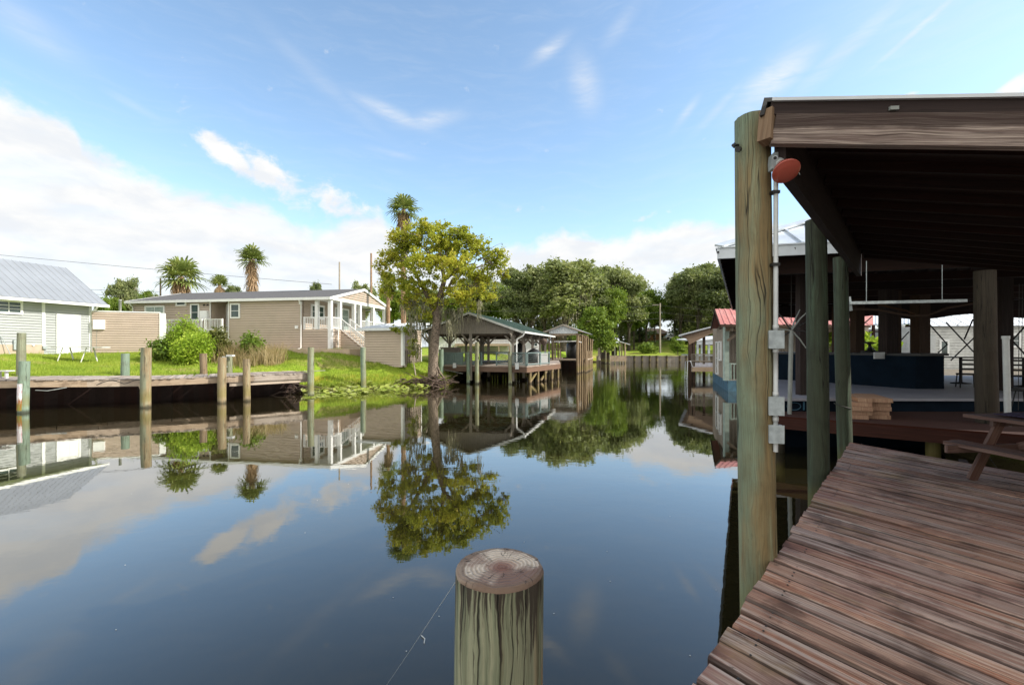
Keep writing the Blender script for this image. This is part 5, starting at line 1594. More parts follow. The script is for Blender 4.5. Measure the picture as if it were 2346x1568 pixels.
mb = MB(); mb.tube([P(1017, 846, 34), P(1035, 850, 34), P(1060, 855.5, 33.6)], .02, 5); mb.build('hose', MT['galv'], bh)
# piles
for (u, vt, Y, hw, mat) in ((1010, 799, 33.7, 5.6, 'pile_mint'), (1072, 806, 33.6, 4.0, 'pile_mint'), (1092.5, 783, 33.3, 4.6, 'pile_mint'), (1168, 806, 33.1, 4.2, 'pile_mint'), (1098, 850, 34.0, 1.8, 'pile_brown')):
    pile('piling', u, vt, 0, Y, hw / FPX * Y, mat, bh, n=12)
for i in range(5):
    t = .12 + i * .21; p = fr3.pt(FR3 * t, 0, -.1)
    mb = MB(); mb.tube([p - Vector((0, 0, 1)), p + Vector((0, 0, DZ - .1))], .1, 8); mb.build('piling', MT['pile_brown'], bh)
for i in range(4):
    for s in (.3, 3.4, 6.2):
        p = gp(s, 1.5 + i * 3.6, 0); mb = MB(); mb.tube([p - Vector((0, 0, 1)), p + Vector((0, 0, DZ - .1))], .11, 8); mb.build('piling', MT['pile_dark'], bh)
mb = MB()
for (a, c) in ((.15, .4), (.45, .7)):
    mb.beam(fr3.pt(FR3 * a, .1, -.2), fr3.pt(FR3 * c, DZ - .3, -.2), .1, .14)
mb.build('brace', MT['pile_brown'], bh)
mb = MB(); q = P(1245, 781, 38); mb.lathe((q.x, q.y, q.z - .35), (0, 0, 1), [(0, .05), (.12, .22), (.3, .3), (.45, .28), (.6, .05)], 12); mb.tube([(q.x, q.y, q.z + .2), (q.x, q.y, BZ)], .01, 4)
tag(mb.build('hanging_basket', MT['mud'], None, (q.x, q.y, q.z)), 'round brown hanging basket under the right eave of the green boathouse', 'basket')

# ------------------------------------------------------------------ second boathouse
O = Vector((PX(1323, 47), 47.0)); gd = Vector((-.98, .18)).normalized(); sd = Vector((.26, .966)).normalized()
gwl = Wall(O, gd)
b2 = thing('boathouse', 'tall open boathouse with small white ribbed gable on many thin poles', 'boathouse', (O.x - 1.5, O.y, 0))
AZ = PZ(743, 47.2); BZ = PZ(763.5, 47); BL = 10; sL = 3.0; sA_ = 1.45; EZ2 = PZ(761.5, 47) + .1
slope = (AZ - EZ2) / (sA_ + .55); rt = lambda s: AZ - abs(s - sA_) * slope
mb = MB(); gwl.ribs(mb, 0, 2.95, BZ, lambda s: rt(s) - .02, .17, .02); mb.build('gable_panel', MT['shedroof'], b2)
mb = MB()
seam_roof(mb, gp(-.6, -.3, rt(-.6)), gp(-.6, BL, rt(-.6)), gp(sA_, BL, AZ), gp(sA_, -.3, AZ), .5, .02)
seam_roof(mb, gp(3.5, BL, rt(3.5)), gp(3.5, -.3, rt(3.5)), gp(sA_, -.3, AZ), gp(sA_, BL, AZ), .5, .02)
mb.build('roof', MT['shedroof'], b2)
mb = MB(); mb.beam(gp(-.6, -.33, rt(-.6) - .06), gp(sA_, -.33, AZ - .06), .05, .1); mb.beam(gp(3.5, -.33, rt(3.5) - .06), gp(sA_, -.33, AZ - .06), .05, .1)
for s in (0, 2.95): mb.beam(gp(s, 0, BZ - .1), gp(s, BL, BZ - .1), .1, .2)
mb.beam(gp(0, .1, BZ - .1), gp(2.95, .1, BZ - .1), .1, .15)
for t in range(1, 10): mb.beam(gp(-.5, t, rt(-.5) - .1), gp(sA_, t, AZ - .1), .05, .1); mb.beam(gp(3.4, t, rt(3.4) - .1), gp(sA_, t, AZ - .1), .05, .1)
mb.build('roof_frame', MT['fascia_old'], b2)
DZ = 1.45
mb = MB(); mb.prism([gp(0, 1.0, DZ - .14), gp(0, 3.0, DZ - .14), gp(3.6, 3.0, DZ - .14), gp(3.6, 1.0, DZ - .14)], (0, 0, .14))
mb.prism([gp(0, 3.0, DZ - .14), gp(-.7, 3.0, DZ - .14), gp(-.7, BL, DZ - .14), gp(0, BL, DZ - .14)], (0, 0, .14)); mb.prism([gp(3.0, 3.0, DZ - .14), gp(3.6, 3.0, DZ - .14), gp(3.6, BL, DZ - .14), gp(3.0, BL, DZ - .14)], (0, 0, .14))
mb.build('deck', MT['fascia_old'], b2)
mb = MB()
for i in range(34): mb.beam(gp(-.7 + i * .25, 9.6, .5), gp(-.45 + i * .25, 9.6, .5), .05, 1.9)
for i in range(30): mb.beam(gp(3.8, 9.6 - i * .2, .5), gp(3.8, 9.4 - i * .2, .5), .05, 1.7)
mb.build('under_shade', MT['darkwood'], b2)  # added dark boards standing in for shade below this deck
for (s, t, zt, r) in [(0, 0, BZ, .13), (2.95, 0, BZ, .1), (2.6, .3, BZ, .09)] + [(-.05 - .12 * (i % 2), 1.0 + i * 1.0, BZ - .1 if i % 3 else BZ - .3, .12) for i in range(9)] + [(-.62, 1.5 + i * 1.3, BZ - 1.8 if i % 2 else BZ - .4, .1) for i in range(7)] + [(3.0, 2 + i * 2, BZ, .09) for i in range(4)]:
    mb = MB(); p = gp(s, t, 0); j = random.uniform(-.05, .05)
    mb.tube([p - Vector((0, 0, 1)), p + Vector((j, 0, zt / 2)), p + Vector((0, 0, zt))], r, 8); mb.build('pole', MT['pile_brown'], b2)
mb = MB(); mb.tube([gp(.1, .6, PZ(781, 47)), gp(2.8, .6, PZ(782, 47))], .06, 6); mb.tube([gp(.1, .6, PZ(781, 47)), gp(-.3, .8, PZ(784, 47))], .04, 6); mb.build('hoist_bar', MT['white'], b2)
mb = MB(); mb.beam(gp(2.5, 1.2, DZ), gp(2.5, 1.2, DZ + 1.1), .1, .1); mb.beam(gp(2.0, 1.2, DZ), gp(2.0, 1.2, DZ + 1.1), .1, .1); mb.beam(gp(1.8, 1.2, DZ + 1.1), gp(3.0, 1.2, DZ + 1.1), .14, .05); mb.beam(gp(2.5, 1.2, DZ + .5), gp(3.6, 1.2, DZ + .5), .1, .04)
mb.build('work_shelf', MT['fascia_old'], b2)
mb = MB(); mb.lathe(gp(1.5, 8, DZ - .5), (0, 0, 1), [(0, .3), (.4, .8), (1.2, .9), (2.2, .8), (2.5, .2)], 12)
tag(mb.build('covered_boat', MT['blackmetal'], None, gp(1.5, 8, 0)), 'dark covered boat hanging inside the second boathouse', 'boat')

# ------------------------------------------------------------------ small boat shelter far back, seawall
Ys = 77
b3 = thing('boat_shelter', 'small far boat shelter with one sloping pale roof by the seawall', 'boathouse', (PX(1420, Ys), Ys, 0))
mb = MB()
a = P(1392, 779, Ys); b_ = P(1402, 775.5, Ys); c = P(1443, 788, Ys)
mb.prism([a, b_, b_ + Vector((1.2, 6, 0)), a + Vector((1.2, 6, 0))], (0, 0, -.1)); mb.prism([b_, c, c + Vector((1.2, 6, 0)), b_ + Vector((1.2, 6, 0))], (0, 0, -.1))
mb.build('roof', MT['shedroof'], b3)
mb = MB()
for (u, dy) in ((1407.5, 0), (1419, 0), (1424, .3), (1431, 0), (1409, 5), (1432, 5)):
    p = P(u, 0, Ys + dy); mb.tube([(p.x, p.y, -1), (p.x, p.y, PZ(785, Ys))], .11, 7)
mb.build('poles' if False else 'support_frame', MT['pile_far'], b3)
mb = MB(); p = P(1415, 805, Ys + 3); mb.box(PX(1409, Ys), PX(1419, Ys), Ys + 2, Ys + 3, PZ(814, Ys), PZ(793, Ys)); mb.build('dark_wall', MT['darkwood'], b3)
mb = MB(); mb.box(PX(1397, Ys), PX(1434, Ys), Ys - .1, Ys + .1, PZ(827, Ys), PZ(815, Ys)); mb.build('plank_wall', MT['fascia_old'], b3)

sw = thing('seawall', 'long weathered timber seawall with dark posts across the far bank', 'seawall', (25, 84.8, 0))
mb = MB(); x0, x1 = PX(1366, 84.6), PX(1800, 84.6)
x = x0
while x < x1:
    mb.box(x, x + .24, 84.6, 84.68, -.8, 1.12 + random.uniform(-.03, .03)); x += .25
mb.build('plank_wall', MT['grey_post'], sw)
mb = MB(); mb.box(x0, x1, 84.5, 84.9, 1.15, 1.25); mb.build('cap', MT['grey_post'], sw)
for u in (1376, 1453, 1470.5, 1488, 1504, 1527, 1557, 1572, 1600, 1630):
    x = PX(u, 84.4); mb = MB(); mb.tube([(x, 84.4, -1), (x, 84.4, 1.25)], .17, 8); mb.build('piling', MT['pile_dark'], sw)
mb = MB(); x = PX(1384, 80); mb.box(PX(1374, 80), PX(1396, 80), 79.8, 80.4, -.5, PZ(806, 80)); 
tag(mb.build('bulkhead', MT['pile_dark'], None, (x, 80, 0)), 'dark square bulkhead beside the small far shelter', 'bulkhead')
for (u, Y, vt) in ((1396, 76, 812), (1387, 77, 806)): pile('mooring_pile', u, vt, 0, Y, .12, 'pile_far', label='thin pale piling by the far dark bulkhead, %s' % ('near the shelter roof' if u > 1390 else 'farther left'), n=8, group='far pilings')

# utility poles and wires
def pole(label, u, vt, Y, r, mat='pile_brown', arm=0):
    x = PX(u, Y); z0 = gh(x, Y); t = thing('utility_pole', label, 'utility pole', (x, Y, z0))
    mb = MB(); mb.tube([(x, Y, z0 - .3), (x, Y, PZ(vt, Y))], r, 10, r * .7); mb.build('pole', MT[mat], t)
    if arm:
        mb = MB(); mb.beam((x - arm, Y, PZ(vt, Y) - .35), (x + arm * .1, Y, PZ(vt, Y) - .35), .1, .12); mb.build('crossarm', MT[mat], t)
    return t
MT['polewood'] = plain('pale_pole_wood', (0.32, 0.28, 0.23), .9, var=.15, scale=1)
pole('pale utility pole standing on the far lawn', 1511.6, 694, 95, .2, 'polewood', 1.6)
pole('bare brown pole behind the right part of the home roof', 777.5, 600, 52, .12, 'polewood')
pole('leaf covered pole left of the yellow green tree', 850, 580, 50, .14, 'palmtrunk')
pole('thin dark pole left of the bushy palm', 367.5, 637, 58, .13, 'darkbark')
pole('thin pole under the right side of the bearded palm', 588, 660, 60, .14, 'polewood')
def wire(name, label, pts, r=.02):
    mb = MB(); mb.tube([P(*p) for p in pts], r, 4, cap=False); tag(mb.build(name, MT['cable'], None, P(*pts[0])), label, 'wire', 'overhead wires')
def sag(a, b_, s, n=12):
    return [(a[0] + (b_[0] - a[0]) * i / n, a[1] + (b_[1] - a[1]) * i / n + s * 4 * (i / n) * (1 - i / n), a[2] + (b_[2] - a[2]) * i / n) for i in range(n + 1)]
wire('overhead_wire', 'faint high wire crossing the sky above the grey house to the bearded palm', sag((-60, 578, 58), (760, 651, 60), 2), .022)
wire('overhead_wire', 'lower wire behind the grey house roof and the left tree clump', sag((150, 660, 58), (367, 668, 58), 1), .02)
wire('overhead_wire', 'lowest wire sagging just above the grey house eave end', sag((150, 670, 58), (367, 680, 58), 1), .02)
for i, (dv) in enumerate((0, 16, 30)):
    wire('overhead_wire', 'wire left of the far utility pole, %s' % ('topmost', 'middle', 'lowest')[i], sag((1060, 712 + dv * 1.2, 80), (1511, 699 + dv, 95), 5), .028)
    wire('overhead_wire', 'wire right of the far utility pole, %s' % ('topmost', 'middle', 'lowest')[i], sag((1511, 699 + dv, 95), (1760, 716 + dv, 90), 3), .028)

# far brick house, parked vehicle, white house behind the boathouse
Yb = 134; xh = PX(1500, Yb); zg = PZ(782, Yb)
fh = thing('brick_house', 'orange brick house far off between the woods', 'house', (xh, Yb, zg))
mb = MB(); mb.box(PX(1474, Yb), PX(1528, Yb), Yb, Yb + 6, zg - 2, PZ(763, Yb)); mb.build('wall', MT['orange'], fh)
mb = MB(); mb.prism([(PX(1470, Yb), Yb - .5, PZ(763, Yb)), (PX(1532, Yb), Yb - .5, PZ(763, Yb)), (PX(1520, Yb), Yb + 3, PZ(752, Yb)), (PX(1482, Yb), Yb + 3, PZ(752, Yb))], (0, 0, .12)); mb.build('roof', MT['tan_ply'], fh)
for u in (1482, 1499, 1516):
    mb = MB(); mb.box(PX(u - 3, Yb), PX(u + 3, Yb), Yb - .06, Yb + .02, PZ(777, Yb), PZ(768, Yb)); mb.build('window', MT['glass'], fh)
Yc = 118; car = thing('parked_car', 'tiny pale parked car on the far lawn at the tree line', 'car', (PX(1530, Yc), Yc, PZ(776, Yc)))
x0, x1 = PX(1525, Yc), PX(1536, Yc); z0 = PZ(777, Yc)
mb = MB(); prof = [(0, .3), (0, .75), (.12, .85), (.28, 1.25), (.7, 1.25), (.86, .85), (1, .75), (1, .3)]
mb.prism([(x0 + (x1 - x0) * a * 2.2, Yc, z0 + h) for a, h in prof], (0, 1.7, 0)); mb.build('body', MT['white'], car)
for a in (.2, .8):
    mb = MB(); xx = x0 + (x1 - x0) * a * 2.2; mb.tube([(xx, Yc - .05, z0 + .32), (xx, Yc + .2, z0 + .32)], .32, 12); mb.build('wheel', MT['black'], car)
mb = MB(); mb.prism([(x0 + (x1 - x0) * a * 2.2, Yc - .02, z0 + h) for a, h in ((.2, .88), (.32, 1.18), (.68, 1.18), (.78, .88))], (0, .02, 0)); mb.build('window', MT['glass'], car)

Yw = 56; wh = thing('white_house', 'white sided house with stairs and brown deck behind the green boathouse', 'house', (PX(1100, Yw), Yw, 2.0))
ww = Wall((PX(985, Yw), Yw), (1, .06)); zg = 1.8
mb = MB(); Lw = PX(1240, Yw) - PX(985, Yw); ww.laps(mb, zg - .3, PZ(771, Yw), lambda z: (0, Lw), .14)
mb.prism([ww.pt(0, zg - .5, -.01), ww.pt(Lw, zg - .5, -.01), ww.pt(Lw, PZ(771, Yw), -.01), ww.pt(0, PZ(771, Yw), -.01)], (0, 6, 0)); mb.build('wall', MT['white'], wh)
mb = MB(); z1 = PZ(772, Yw); mb.prism([ww.pt(-.5, z1, .6), ww.pt(Lw + .3, z1, .6), ww.pt(Lw + .3, z1 + .25, -3.2), ww.pt(-.5, z1 + .25, -3.2)], (0, 0, .1)); mb.build('roof', MT['shedroof'], wh)
mb = MB(); s0 = ww.at(1045); s1 = ww.at(1165); mb.prism([ww.pt(s0, PZ(792, Yw), 0), ww.pt(s1, PZ(792, Yw), 0), ww.pt(s1, PZ(792, Yw), 2.2), ww.pt(s0, PZ(792, Yw), 2.2)], (0, 0, .25))
for i in range(6):
    s = s0 + (s1 - s0) * i / 5; mb.beam(ww.pt(s, 1.2, 2.1), ww.pt(s, PZ(792, Yw), 2.1), .15, .15)
mb.build('porch_deck', MT['fascia_old'], wh)
railing(ww, s0, s1, PZ(792, Yw) + .25, par=wh, off=2.1, step=.3, h=1.0)
mb = MB(); t0 = ww.at(1010)
for i in range(8): mb.prism([ww.pt(t0 + (s0 - t0) * i / 8, 0, 1.0), ww.pt(t0 + (s0 - t0) * (i + 1) / 8, 0, 1.0), ww.pt(t0 + (s0 - t0) * (i + 1) / 8, 0, 2.0), ww.pt(t0 + (s0 - t0) * i / 8, 0, 2.0)] if 0 else [Vector((*ww.pt(t0 + (s0 - t0) * i / 8, 0, o)[:2], 1.9 + i * .14)) for o in (1.0, 2.0)] + [Vector((*ww.pt(t0 + (s0 - t0) * (i + 1) / 8, 0, o)[:2], 1.9 + i * .14)) for o in (2.0, 1.0)], (0, 0, .12))
mb.build('stairs', MT['white'], wh)
railing(ww, t0, s0, 1.9, par=wh, off=2.05, slope=1.12 / (s0 - t0), step=.3, name='stair_railing')
window(ww, wh, ww.at(1185), ww.at(1200), PZ(794, Yw), PZ(778, Yw), .12, 1, 2)
window(ww, wh, ww.at(1215), ww.at(1232), PZ(794, Yw), PZ(778, Yw), .12, 2, 2)

# ------------------------------------------------------------------ right bank: dock house with pale roof
Yd = 37.5
dh = thing('dock_house', 'low open dock house with pale edged sloping roof over water, right of canal', 'boathouse', (PX(1600, Yd), Yd, 0))
ra = P(1554, 770, Yd); rb = P(1629, 750, Yd)
rb = rb + (rb - ra) * .5
back = Vector((3.9, 9, 0))
mb = MB(); mb.prism([ra, rb, rb + back, ra + back], (0, 0, .12)); mb.build('roof', MT['silver'], dh)
mb = MB(); k = Vector((0, .15, -.08)); mb.prism([ra + k + Vector((.6, 0, -.02)), rb + k, rb + k + Vector((0, 0, -.1)), P(1580, 787, Yd) + k, P(1578, 778, Yd) + k], (0, .08, 0))
mb.prism([ra + Vector((.3, .1, -.02)), rb + Vector((0, .1, -.02)), rb + back + Vector((0, -.1, -.02)), ra + back + Vector((.3, -.1, -.02))], (0, 0, -.06))
mb.build('roof_boards', MT['tan_ply'], dh)
for (u, vt, dyy, wd) in ((1580, 772, .3, .22), (1588.5, 770, .3, .2), (1639, 762, .2, .34), (1582, 775, 5.5, .2), (1612, 770, 6, .2), (1640, 765, 6, .2)):
    p = P(u, vt, Yd + dyy); mb = MB(); mb.beam((p.x, p.y, -.8), (p.x, p.y, p.z), wd, wd); mb.build('post', MT['brownpost'], dh)
dz = PZ(839, Yd)
mb = MB(); mb.prism([(PX(1584, Yd), Yd, dz - .1), (PX(1700, Yd), Yd, dz - .1), (PX(1700, Yd) + 3.5, Yd + 9, dz - .1), (PX(1588, Yd) + 3.7, Yd + 9, dz - .1)], (0, 0, .1)); mb.build('deck', MT['greyfloor'], dh)
mb = MB(); mb.box(PX(1584, Yd), PX(1640, Yd), Yd - .08, Yd, dz - .42, dz - .05); mb.beam((PX(1584, Yd), Yd, dz - .24), (PX(1588, Yd) + 3.7, Yd + 9, dz - .24), .08, .36); mb.build('deck_beam', MT['fascia_old'], dh)
dwl = Wall((PX(1584, Yd), Yd + .1), (1, 0))
mb = MB(); Lr = PX(1636, Yd) - PX(1584, Yd)
for z in (.45, 1.0): mb.beam(dwl.pt(0, dz + z), dwl.pt(Lr, dz + z), .06, .06)
for i in range(19): mb.beam(dwl.pt(Lr * i / 18, dz), dwl.pt(Lr * i / 18, dz + 1.0), .03, .03)
mb.build('railing', MT['grey_post'], dh)
mb = MB()
for o in (0, .45):
    x = PX(1576, Yd); mb.tube([(x + .3, Yd - .1 + o, dz), (x + .15, Yd - .1 + o, dz + .45), (x - .1, Yd - .1 + o, dz + .4), (x - .15, Yd - .1 + o, -.4)], .025, 6)
for z in (.1, .35, .6): mb.tube([(x - .15, Yd - .1, z), (x - .15, Yd + .35, z)], .022, 6)
mb.build('ladder', MT['silver'], dh)
# pale pavilion farther back
Yp = 62; pv = thing('far_pavilion', 'pale grey roofed open pavilion seen behind the dock house posts', 'pavilion', (PX(1625, Yp), Yp, 1.2))
mb = MB(); mb.prism([P(1592, 779, Yp), P(1680, 771, Yp), P(1680, 771, Yp) + Vector((0, 7, .3)), P(1592, 779, Yp) + Vector((0, 7, .3))], (0, 0, -.15))
mb.box(PX(1598, Yp), PX(1680, Yp), Yp + .3, Yp + .4, PZ(789, Yp), PZ(779, Yp)); mb.build('roof', MT['shedroof'], pv)
mb = MB()
for u in (1600, 1610, 1626, 1645, 1660): mb.beam((PX(u, Yp), Yp + .4, .9), (PX(u, Yp), Yp + .4, PZ(787, Yp)), .25, .25)
mb.box(PX(1598, Yp), PX(1680, Yp), Yp, Yp + 6, PZ(815, Yp), PZ(812, Yp)); mb.build('support_frame', MT['greybox'], pv)

# ------------------------------------------------------------------ red roofed house on a blue hull
F0 = Vector((PX(1667, 27.3), 27.3)); sdir = Vector((3.0, 8.9)).normalized(); fdir = Vector((.985, .12)).normalized()
rh = thing('floating_house', 'boarded floating house with rusty red metal roof on a blue hull', 'house', (F0.x, F0.y, 0))
fw = Wall(F0, fdir); sw_ = Wall(F0, sdir, n=(-1, .2))
mb = MB(); HZ0 = .66
c = [v3(F0, -.6), v3(F0 + fdir * 9, -.6), v3(F0 + fdir * 9 + sdir * 9.5, -.6), v3(F0 + sdir * 9.5, -.6)]
mb.prism(c, (0, 0, HZ0 + .6)); mb.build('hull', MT['bluehull'], rh)
mb = MB(); c2 = [v3(F0 + fdir * .1 + sdir * .1, HZ0), v3(F0 + fdir * 9 + sdir * .1, HZ0), v3(F0 + fdir * 9 + sdir * 9.4, HZ0), v3(F0 + sdir * 9.4 + fdir * .1, HZ0)]
mb.prism(c2, (0, 0, .05)); mb.build('deck', MT['taupe'], rh)
EZr = PZ(743, 27.0); RZr = EZr + 1.15
mb = MB(); oW = fw.pt(0, 0, -1.6)
iw = Wall(oW[:2] + Vector((.9, .2)) if 0 else (oW.x + .75, oW.y + .1), fdir)
iw.ribs(mb, 0, 8, HZ0, lambda s: EZr + .2, .22, .03)
isw = Wall(iw.p0, sdir, n=(-1, .2)); isw.ribs(mb, 0, 7.2, HZ0, lambda s: EZr + .1, .22, .03)
mb.build('wall', MT['beigewall'], rh)
window(isw, rh, 1.2, 2.1, HZ0 + 1.1, HZ0 + 2.4, .08, 1, 2); window(isw, rh, 3.0, 4.2, HZ0 + .1, HZ0 + 2.4, .08, 1, 2, name='glass_door')
# rust streaked red roof
m, T, b = new_mat('rusty_red_roof')
uv = T.n('ShaderNodeUVMap').outputs[0]
g1 = T.noise(T.mapping(uv, (.35, .35, 1)), 2.0, 4, .6); st = T.noise(T.mapping(uv, (1.2, 14, 1)), 1.0, 5, .7)
x, y, z = T.sep(uv)
c = T.mix(T.ss(g1, .3, .7), (.36, .115, .095), (.48, .21, .18))
f = T.m('MULTIPLY', T.ss(st, .5, .62), T.ss(g1, .45, .55))
T.put(b.inputs['Base Color'], T.mix(T.m('MULTIPLY', f, .85), c, (.07, .03, .022)))
b.inputs['Roughness'].default_value = .55
MT['redroof'] = m
mb = MB()
e0 = fw.pt(-.75, EZr, .45); e1 = fw.pt(9, EZr, .45); k0 = e0 + v3(sdir * 3.1, RZr - EZr); k1 = e1 + v3(sdir * 3.1, RZr - EZr)
nr = 26
for i in range(nr):    # corrugated sheet: u runs up the slope
    for (t0_, t1_, h0, h1) in ((0, .6, 0, 0), (.6, .7, 0, .035), (.7, .9, .035, .035), (.9, 1, .035, 0)):
        a = (i + t0_) / nr; c_ = (i + t1_) / nr
        p0, p1 = e0.lerp(e1, a) + Vector((0, 0, h0)), e0.lerp(e1, c_) + Vector((0, 0, h1)); q0, q1 = k0.lerp(k1, a) + Vector((0, 0, h0)), k0.lerp(k1, c_) + Vector((0, 0, h1))
        mb.poly([p0, p1, q1, q0], [(0, a * 10), (0, c_ * 10), (3, c_ * 10), (3, a * 10)])
g0, g1_ = e0 + v3(sdir * 6.2, 0), e1 + v3(sdir * 6.2, 0)
mb.poly([k0, k1, g1_, g0]); 
l0 = fw.pt(-.3, EZr - .25, -.7); l1 = fw.pt(9, EZr - .25, -.7); l2 = fw.pt(9, EZr - .5, .55); l3 = fw.pt(-.1, EZr - .5, .55)
mb.build('roof', MT['redroof'], rh)
mb = MB(); mb.beam(e0 - Vector((0, 0, .08)), e1 - Vector((0, 0, .08)), .06, .14); mb.beam(e0 - Vector((0, 0, .08)), k0 - Vector((0, 0, .08)), .06, .14); mb.beam(k0 - Vector((0, 0, .08)), g0 - Vector((0, 0, .08)), .06, .14)
mb.prism([e0 + Vector((.3, .05, -.05)), e1 + Vector((0, .05, -.05)), k1 - Vector((0, 0, .08)), k0 - Vector((-.3, 0, .08))], (0, 0, -.04))
mb.prism([e0 + Vector((.4, .3, -.12)), k0 + Vector((.4, 0, -.2)), g0 + Vector((.4, -.3, -.12))], Vector((.06, 0, 0)))
mb.build('roof_edge', MT['brownpost'], rh)
for (u, Yq) in ((1664.5, 27.4), (1640, 33.5), (1648.5, 31)):
    p = P(u, 0, Yq); mb = MB(); mb.beam((p.x + (.15 if Yq > 28 else 0), p.y + .1, HZ0), (p.x + (.15 if Yq > 28 else 0), p.y + .1, EZr - .05), .26 if Yq < 28 else .12, .26 if Yq < 28 else .12); mb.build('column', MT['palegreen'], rh)
mb = MB(); mb.beam(fw.pt(.1, EZr - .1, -.1), fw.pt(.9, EZr - 1.0 + .9, -.1), .1, .1); mb.beam(fw.pt(0.0, EZr - .95, -.1), fw.pt(1.3, EZr - .1, -.1), .1, .14); mb.beam(fw.pt(-.1, EZr - .25, -.1), fw.pt(8, EZr - .25, -.1), .12, .25); mb.beam(sw_.pt(-.2, EZr - .25, -.2), sw_.pt(8, EZr - .25, -.2), .12, .25)
mb.build('beam', MT['fascia_old'], rh)
mb = MB()
for wl_, L_ in ((sw_, 7.5), (fw, 8)):
    mb.beam(wl_.pt(.3, HZ0 + 1.0, -.2), wl_.pt(L_, HZ0 + 1.0, -.2), .06, .06)
    for i in range(int(L_ / .22)): mb.beam(wl_.pt(.3 + i * .22, HZ0, -.2), wl_.pt(.3 + i * .22, HZ0 + 1.0, -.2), .05, .05)
mb.build('railing', MT['palegreen'], rh)
# lower red roofed lean-to seen under the pavilion
e = thing('cabin', 'second red roofed cabin farther right seen under the pavilion roof', 'house', (PX(1880, 30), 32, .8))
mb = MB(); mb.prism([P(1700, 738, 31), P(2000, 745, 31), P(2000, 712, 34), P(1700, 705, 34)], (0, 0, .08)); mb.build('roof', MT['redroof'], e)
cw = Wall(P(1740, 0, 32.5).xy, (1, .05)); mb = MB(); cw.laps(mb, .8, PZ(742, 32), lambda z: (0, 8), .15); mb.build('wall', MT['beigewall'], e)
window(cw, e, 1.2, 2.6, 2.2, 3.4, .1, 2, 2); window(cw, e, 4.5, 5.6, 1.4, 3.4, .1, 1, 2, name='door')

# ------------------------------------------------------------------ pavilion over the blue platform
random.seed(31)
pa = thing('pavilion', 'large open pavilion with pale metal roof and dark underside', 'pavilion', (12, 14, 1.3))
PE = 5.0
A = Vector((4.95, 11.0, PE)); B = Vector((12.4, 25.8, PE)); C4 = Vector((23, 6.2, PE)); D4 = Vector((29, 21, PE)); PK = Vector((16.5, 16.0, 8.75))
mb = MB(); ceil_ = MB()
for (a, b_) in ((A, C4), (C4, D4), (D4, B), (B, A)):
    n = int((b_ - a).length / .6)
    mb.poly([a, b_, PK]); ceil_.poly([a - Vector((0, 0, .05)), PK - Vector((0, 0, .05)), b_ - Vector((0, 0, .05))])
    nr = (b_ - a).cross(PK - a).normalized(); nr = nr if nr.z > 0 else -nr
    dirn = (b_ - a).normalized(); hgt = PK - a; foot = hgt.dot(dirn)
    perp = hgt - dirn * foot; L_ = (b_ - a).length
    for i in range(1, n):
        s = L_ * i / n
        k = s / foot if s < foot else (L_ - s) / (L_ - foot)
        p = a + dirn * s
        mb.beam(p + nr * .02, p + perp * k + nr * .02, .05, .05, up=nr)
    mb.beam(a + nr * .05, PK + nr * .05, .22, .05, up=nr)
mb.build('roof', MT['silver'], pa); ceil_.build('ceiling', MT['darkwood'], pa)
mb = MB()
for (a, b_) in ((A, C4), (C4, D4), (D4, B), (B, A)):
    mb.beam(a - Vector((0, 0, .13)), b_ - Vector((0, 0, .13)), .05, .26); mb.beam(a - Vector((0, 0, .0)), b_ - Vector((0, 0, .0)), .12, .03)
mb.build('fascia', MT['silver'], pa)
cen = Vector((PK.x, PK.y, PE))
def inset(p, f, z): q = p.lerp(cen, f); return Vector((q.x, q.y, z))
mb = MB()
for (a, b_) in ((A, C4), (C4, D4), (D4, B), (B, A)):
    mb.beam(inset(a, .1, 4.62), inset(b_, .1, 4.62), .15, .4)
    n = int((b_ - a).length / .8)
    for i in range(n + 1):
        p = a.lerp(b_, i / n); mb.beam(p - Vector((0, 0, .16)), p.lerp(PK, .98) - Vector((0, 0, .22)), .06, .16)
for k in range(1, 6):
    mb.beam(inset(A, .1, 4.9).lerp(inset(B, .1, 4.9), k / 6), inset(C4, .1, 4.9).lerp(inset(D4, .1, 4.9), k / 6), .1, .25)
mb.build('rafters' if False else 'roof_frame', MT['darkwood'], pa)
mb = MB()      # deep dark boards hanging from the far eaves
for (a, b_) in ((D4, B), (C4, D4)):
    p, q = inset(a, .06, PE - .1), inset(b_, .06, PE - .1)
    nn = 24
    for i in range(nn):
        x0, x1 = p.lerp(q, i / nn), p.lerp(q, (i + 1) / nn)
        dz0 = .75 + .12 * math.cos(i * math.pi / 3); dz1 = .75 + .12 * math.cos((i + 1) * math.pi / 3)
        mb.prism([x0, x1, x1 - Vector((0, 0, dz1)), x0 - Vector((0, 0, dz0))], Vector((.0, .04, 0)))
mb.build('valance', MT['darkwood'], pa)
for (u, Y, w_, m_) in ((1963, 20.5, .38, 'brownpost'), (2034, 17.2, .42, 'darkbeam'), (2048, 17.6, .3, 'brownpost'), (2107, 19.0, .45, 'brownpost'), (2294, 14.4, .36, 'darkbeam'), (1836, 12.9, .22, 'darkbeam'), (2420, 13.0, .4, 'brownpost'), (1916, 23.5, .3, 'brownpost')):
    x = PX(u, Y); mb = MB(); mb.beam((x, Y, 1.2), (x, Y, 4.8), w_, w_); mb.build('post', MT[m_], pa)
mb = MB()
def z4(x, y): return (1878 + .2188 * x, 637 + .2188 * y)
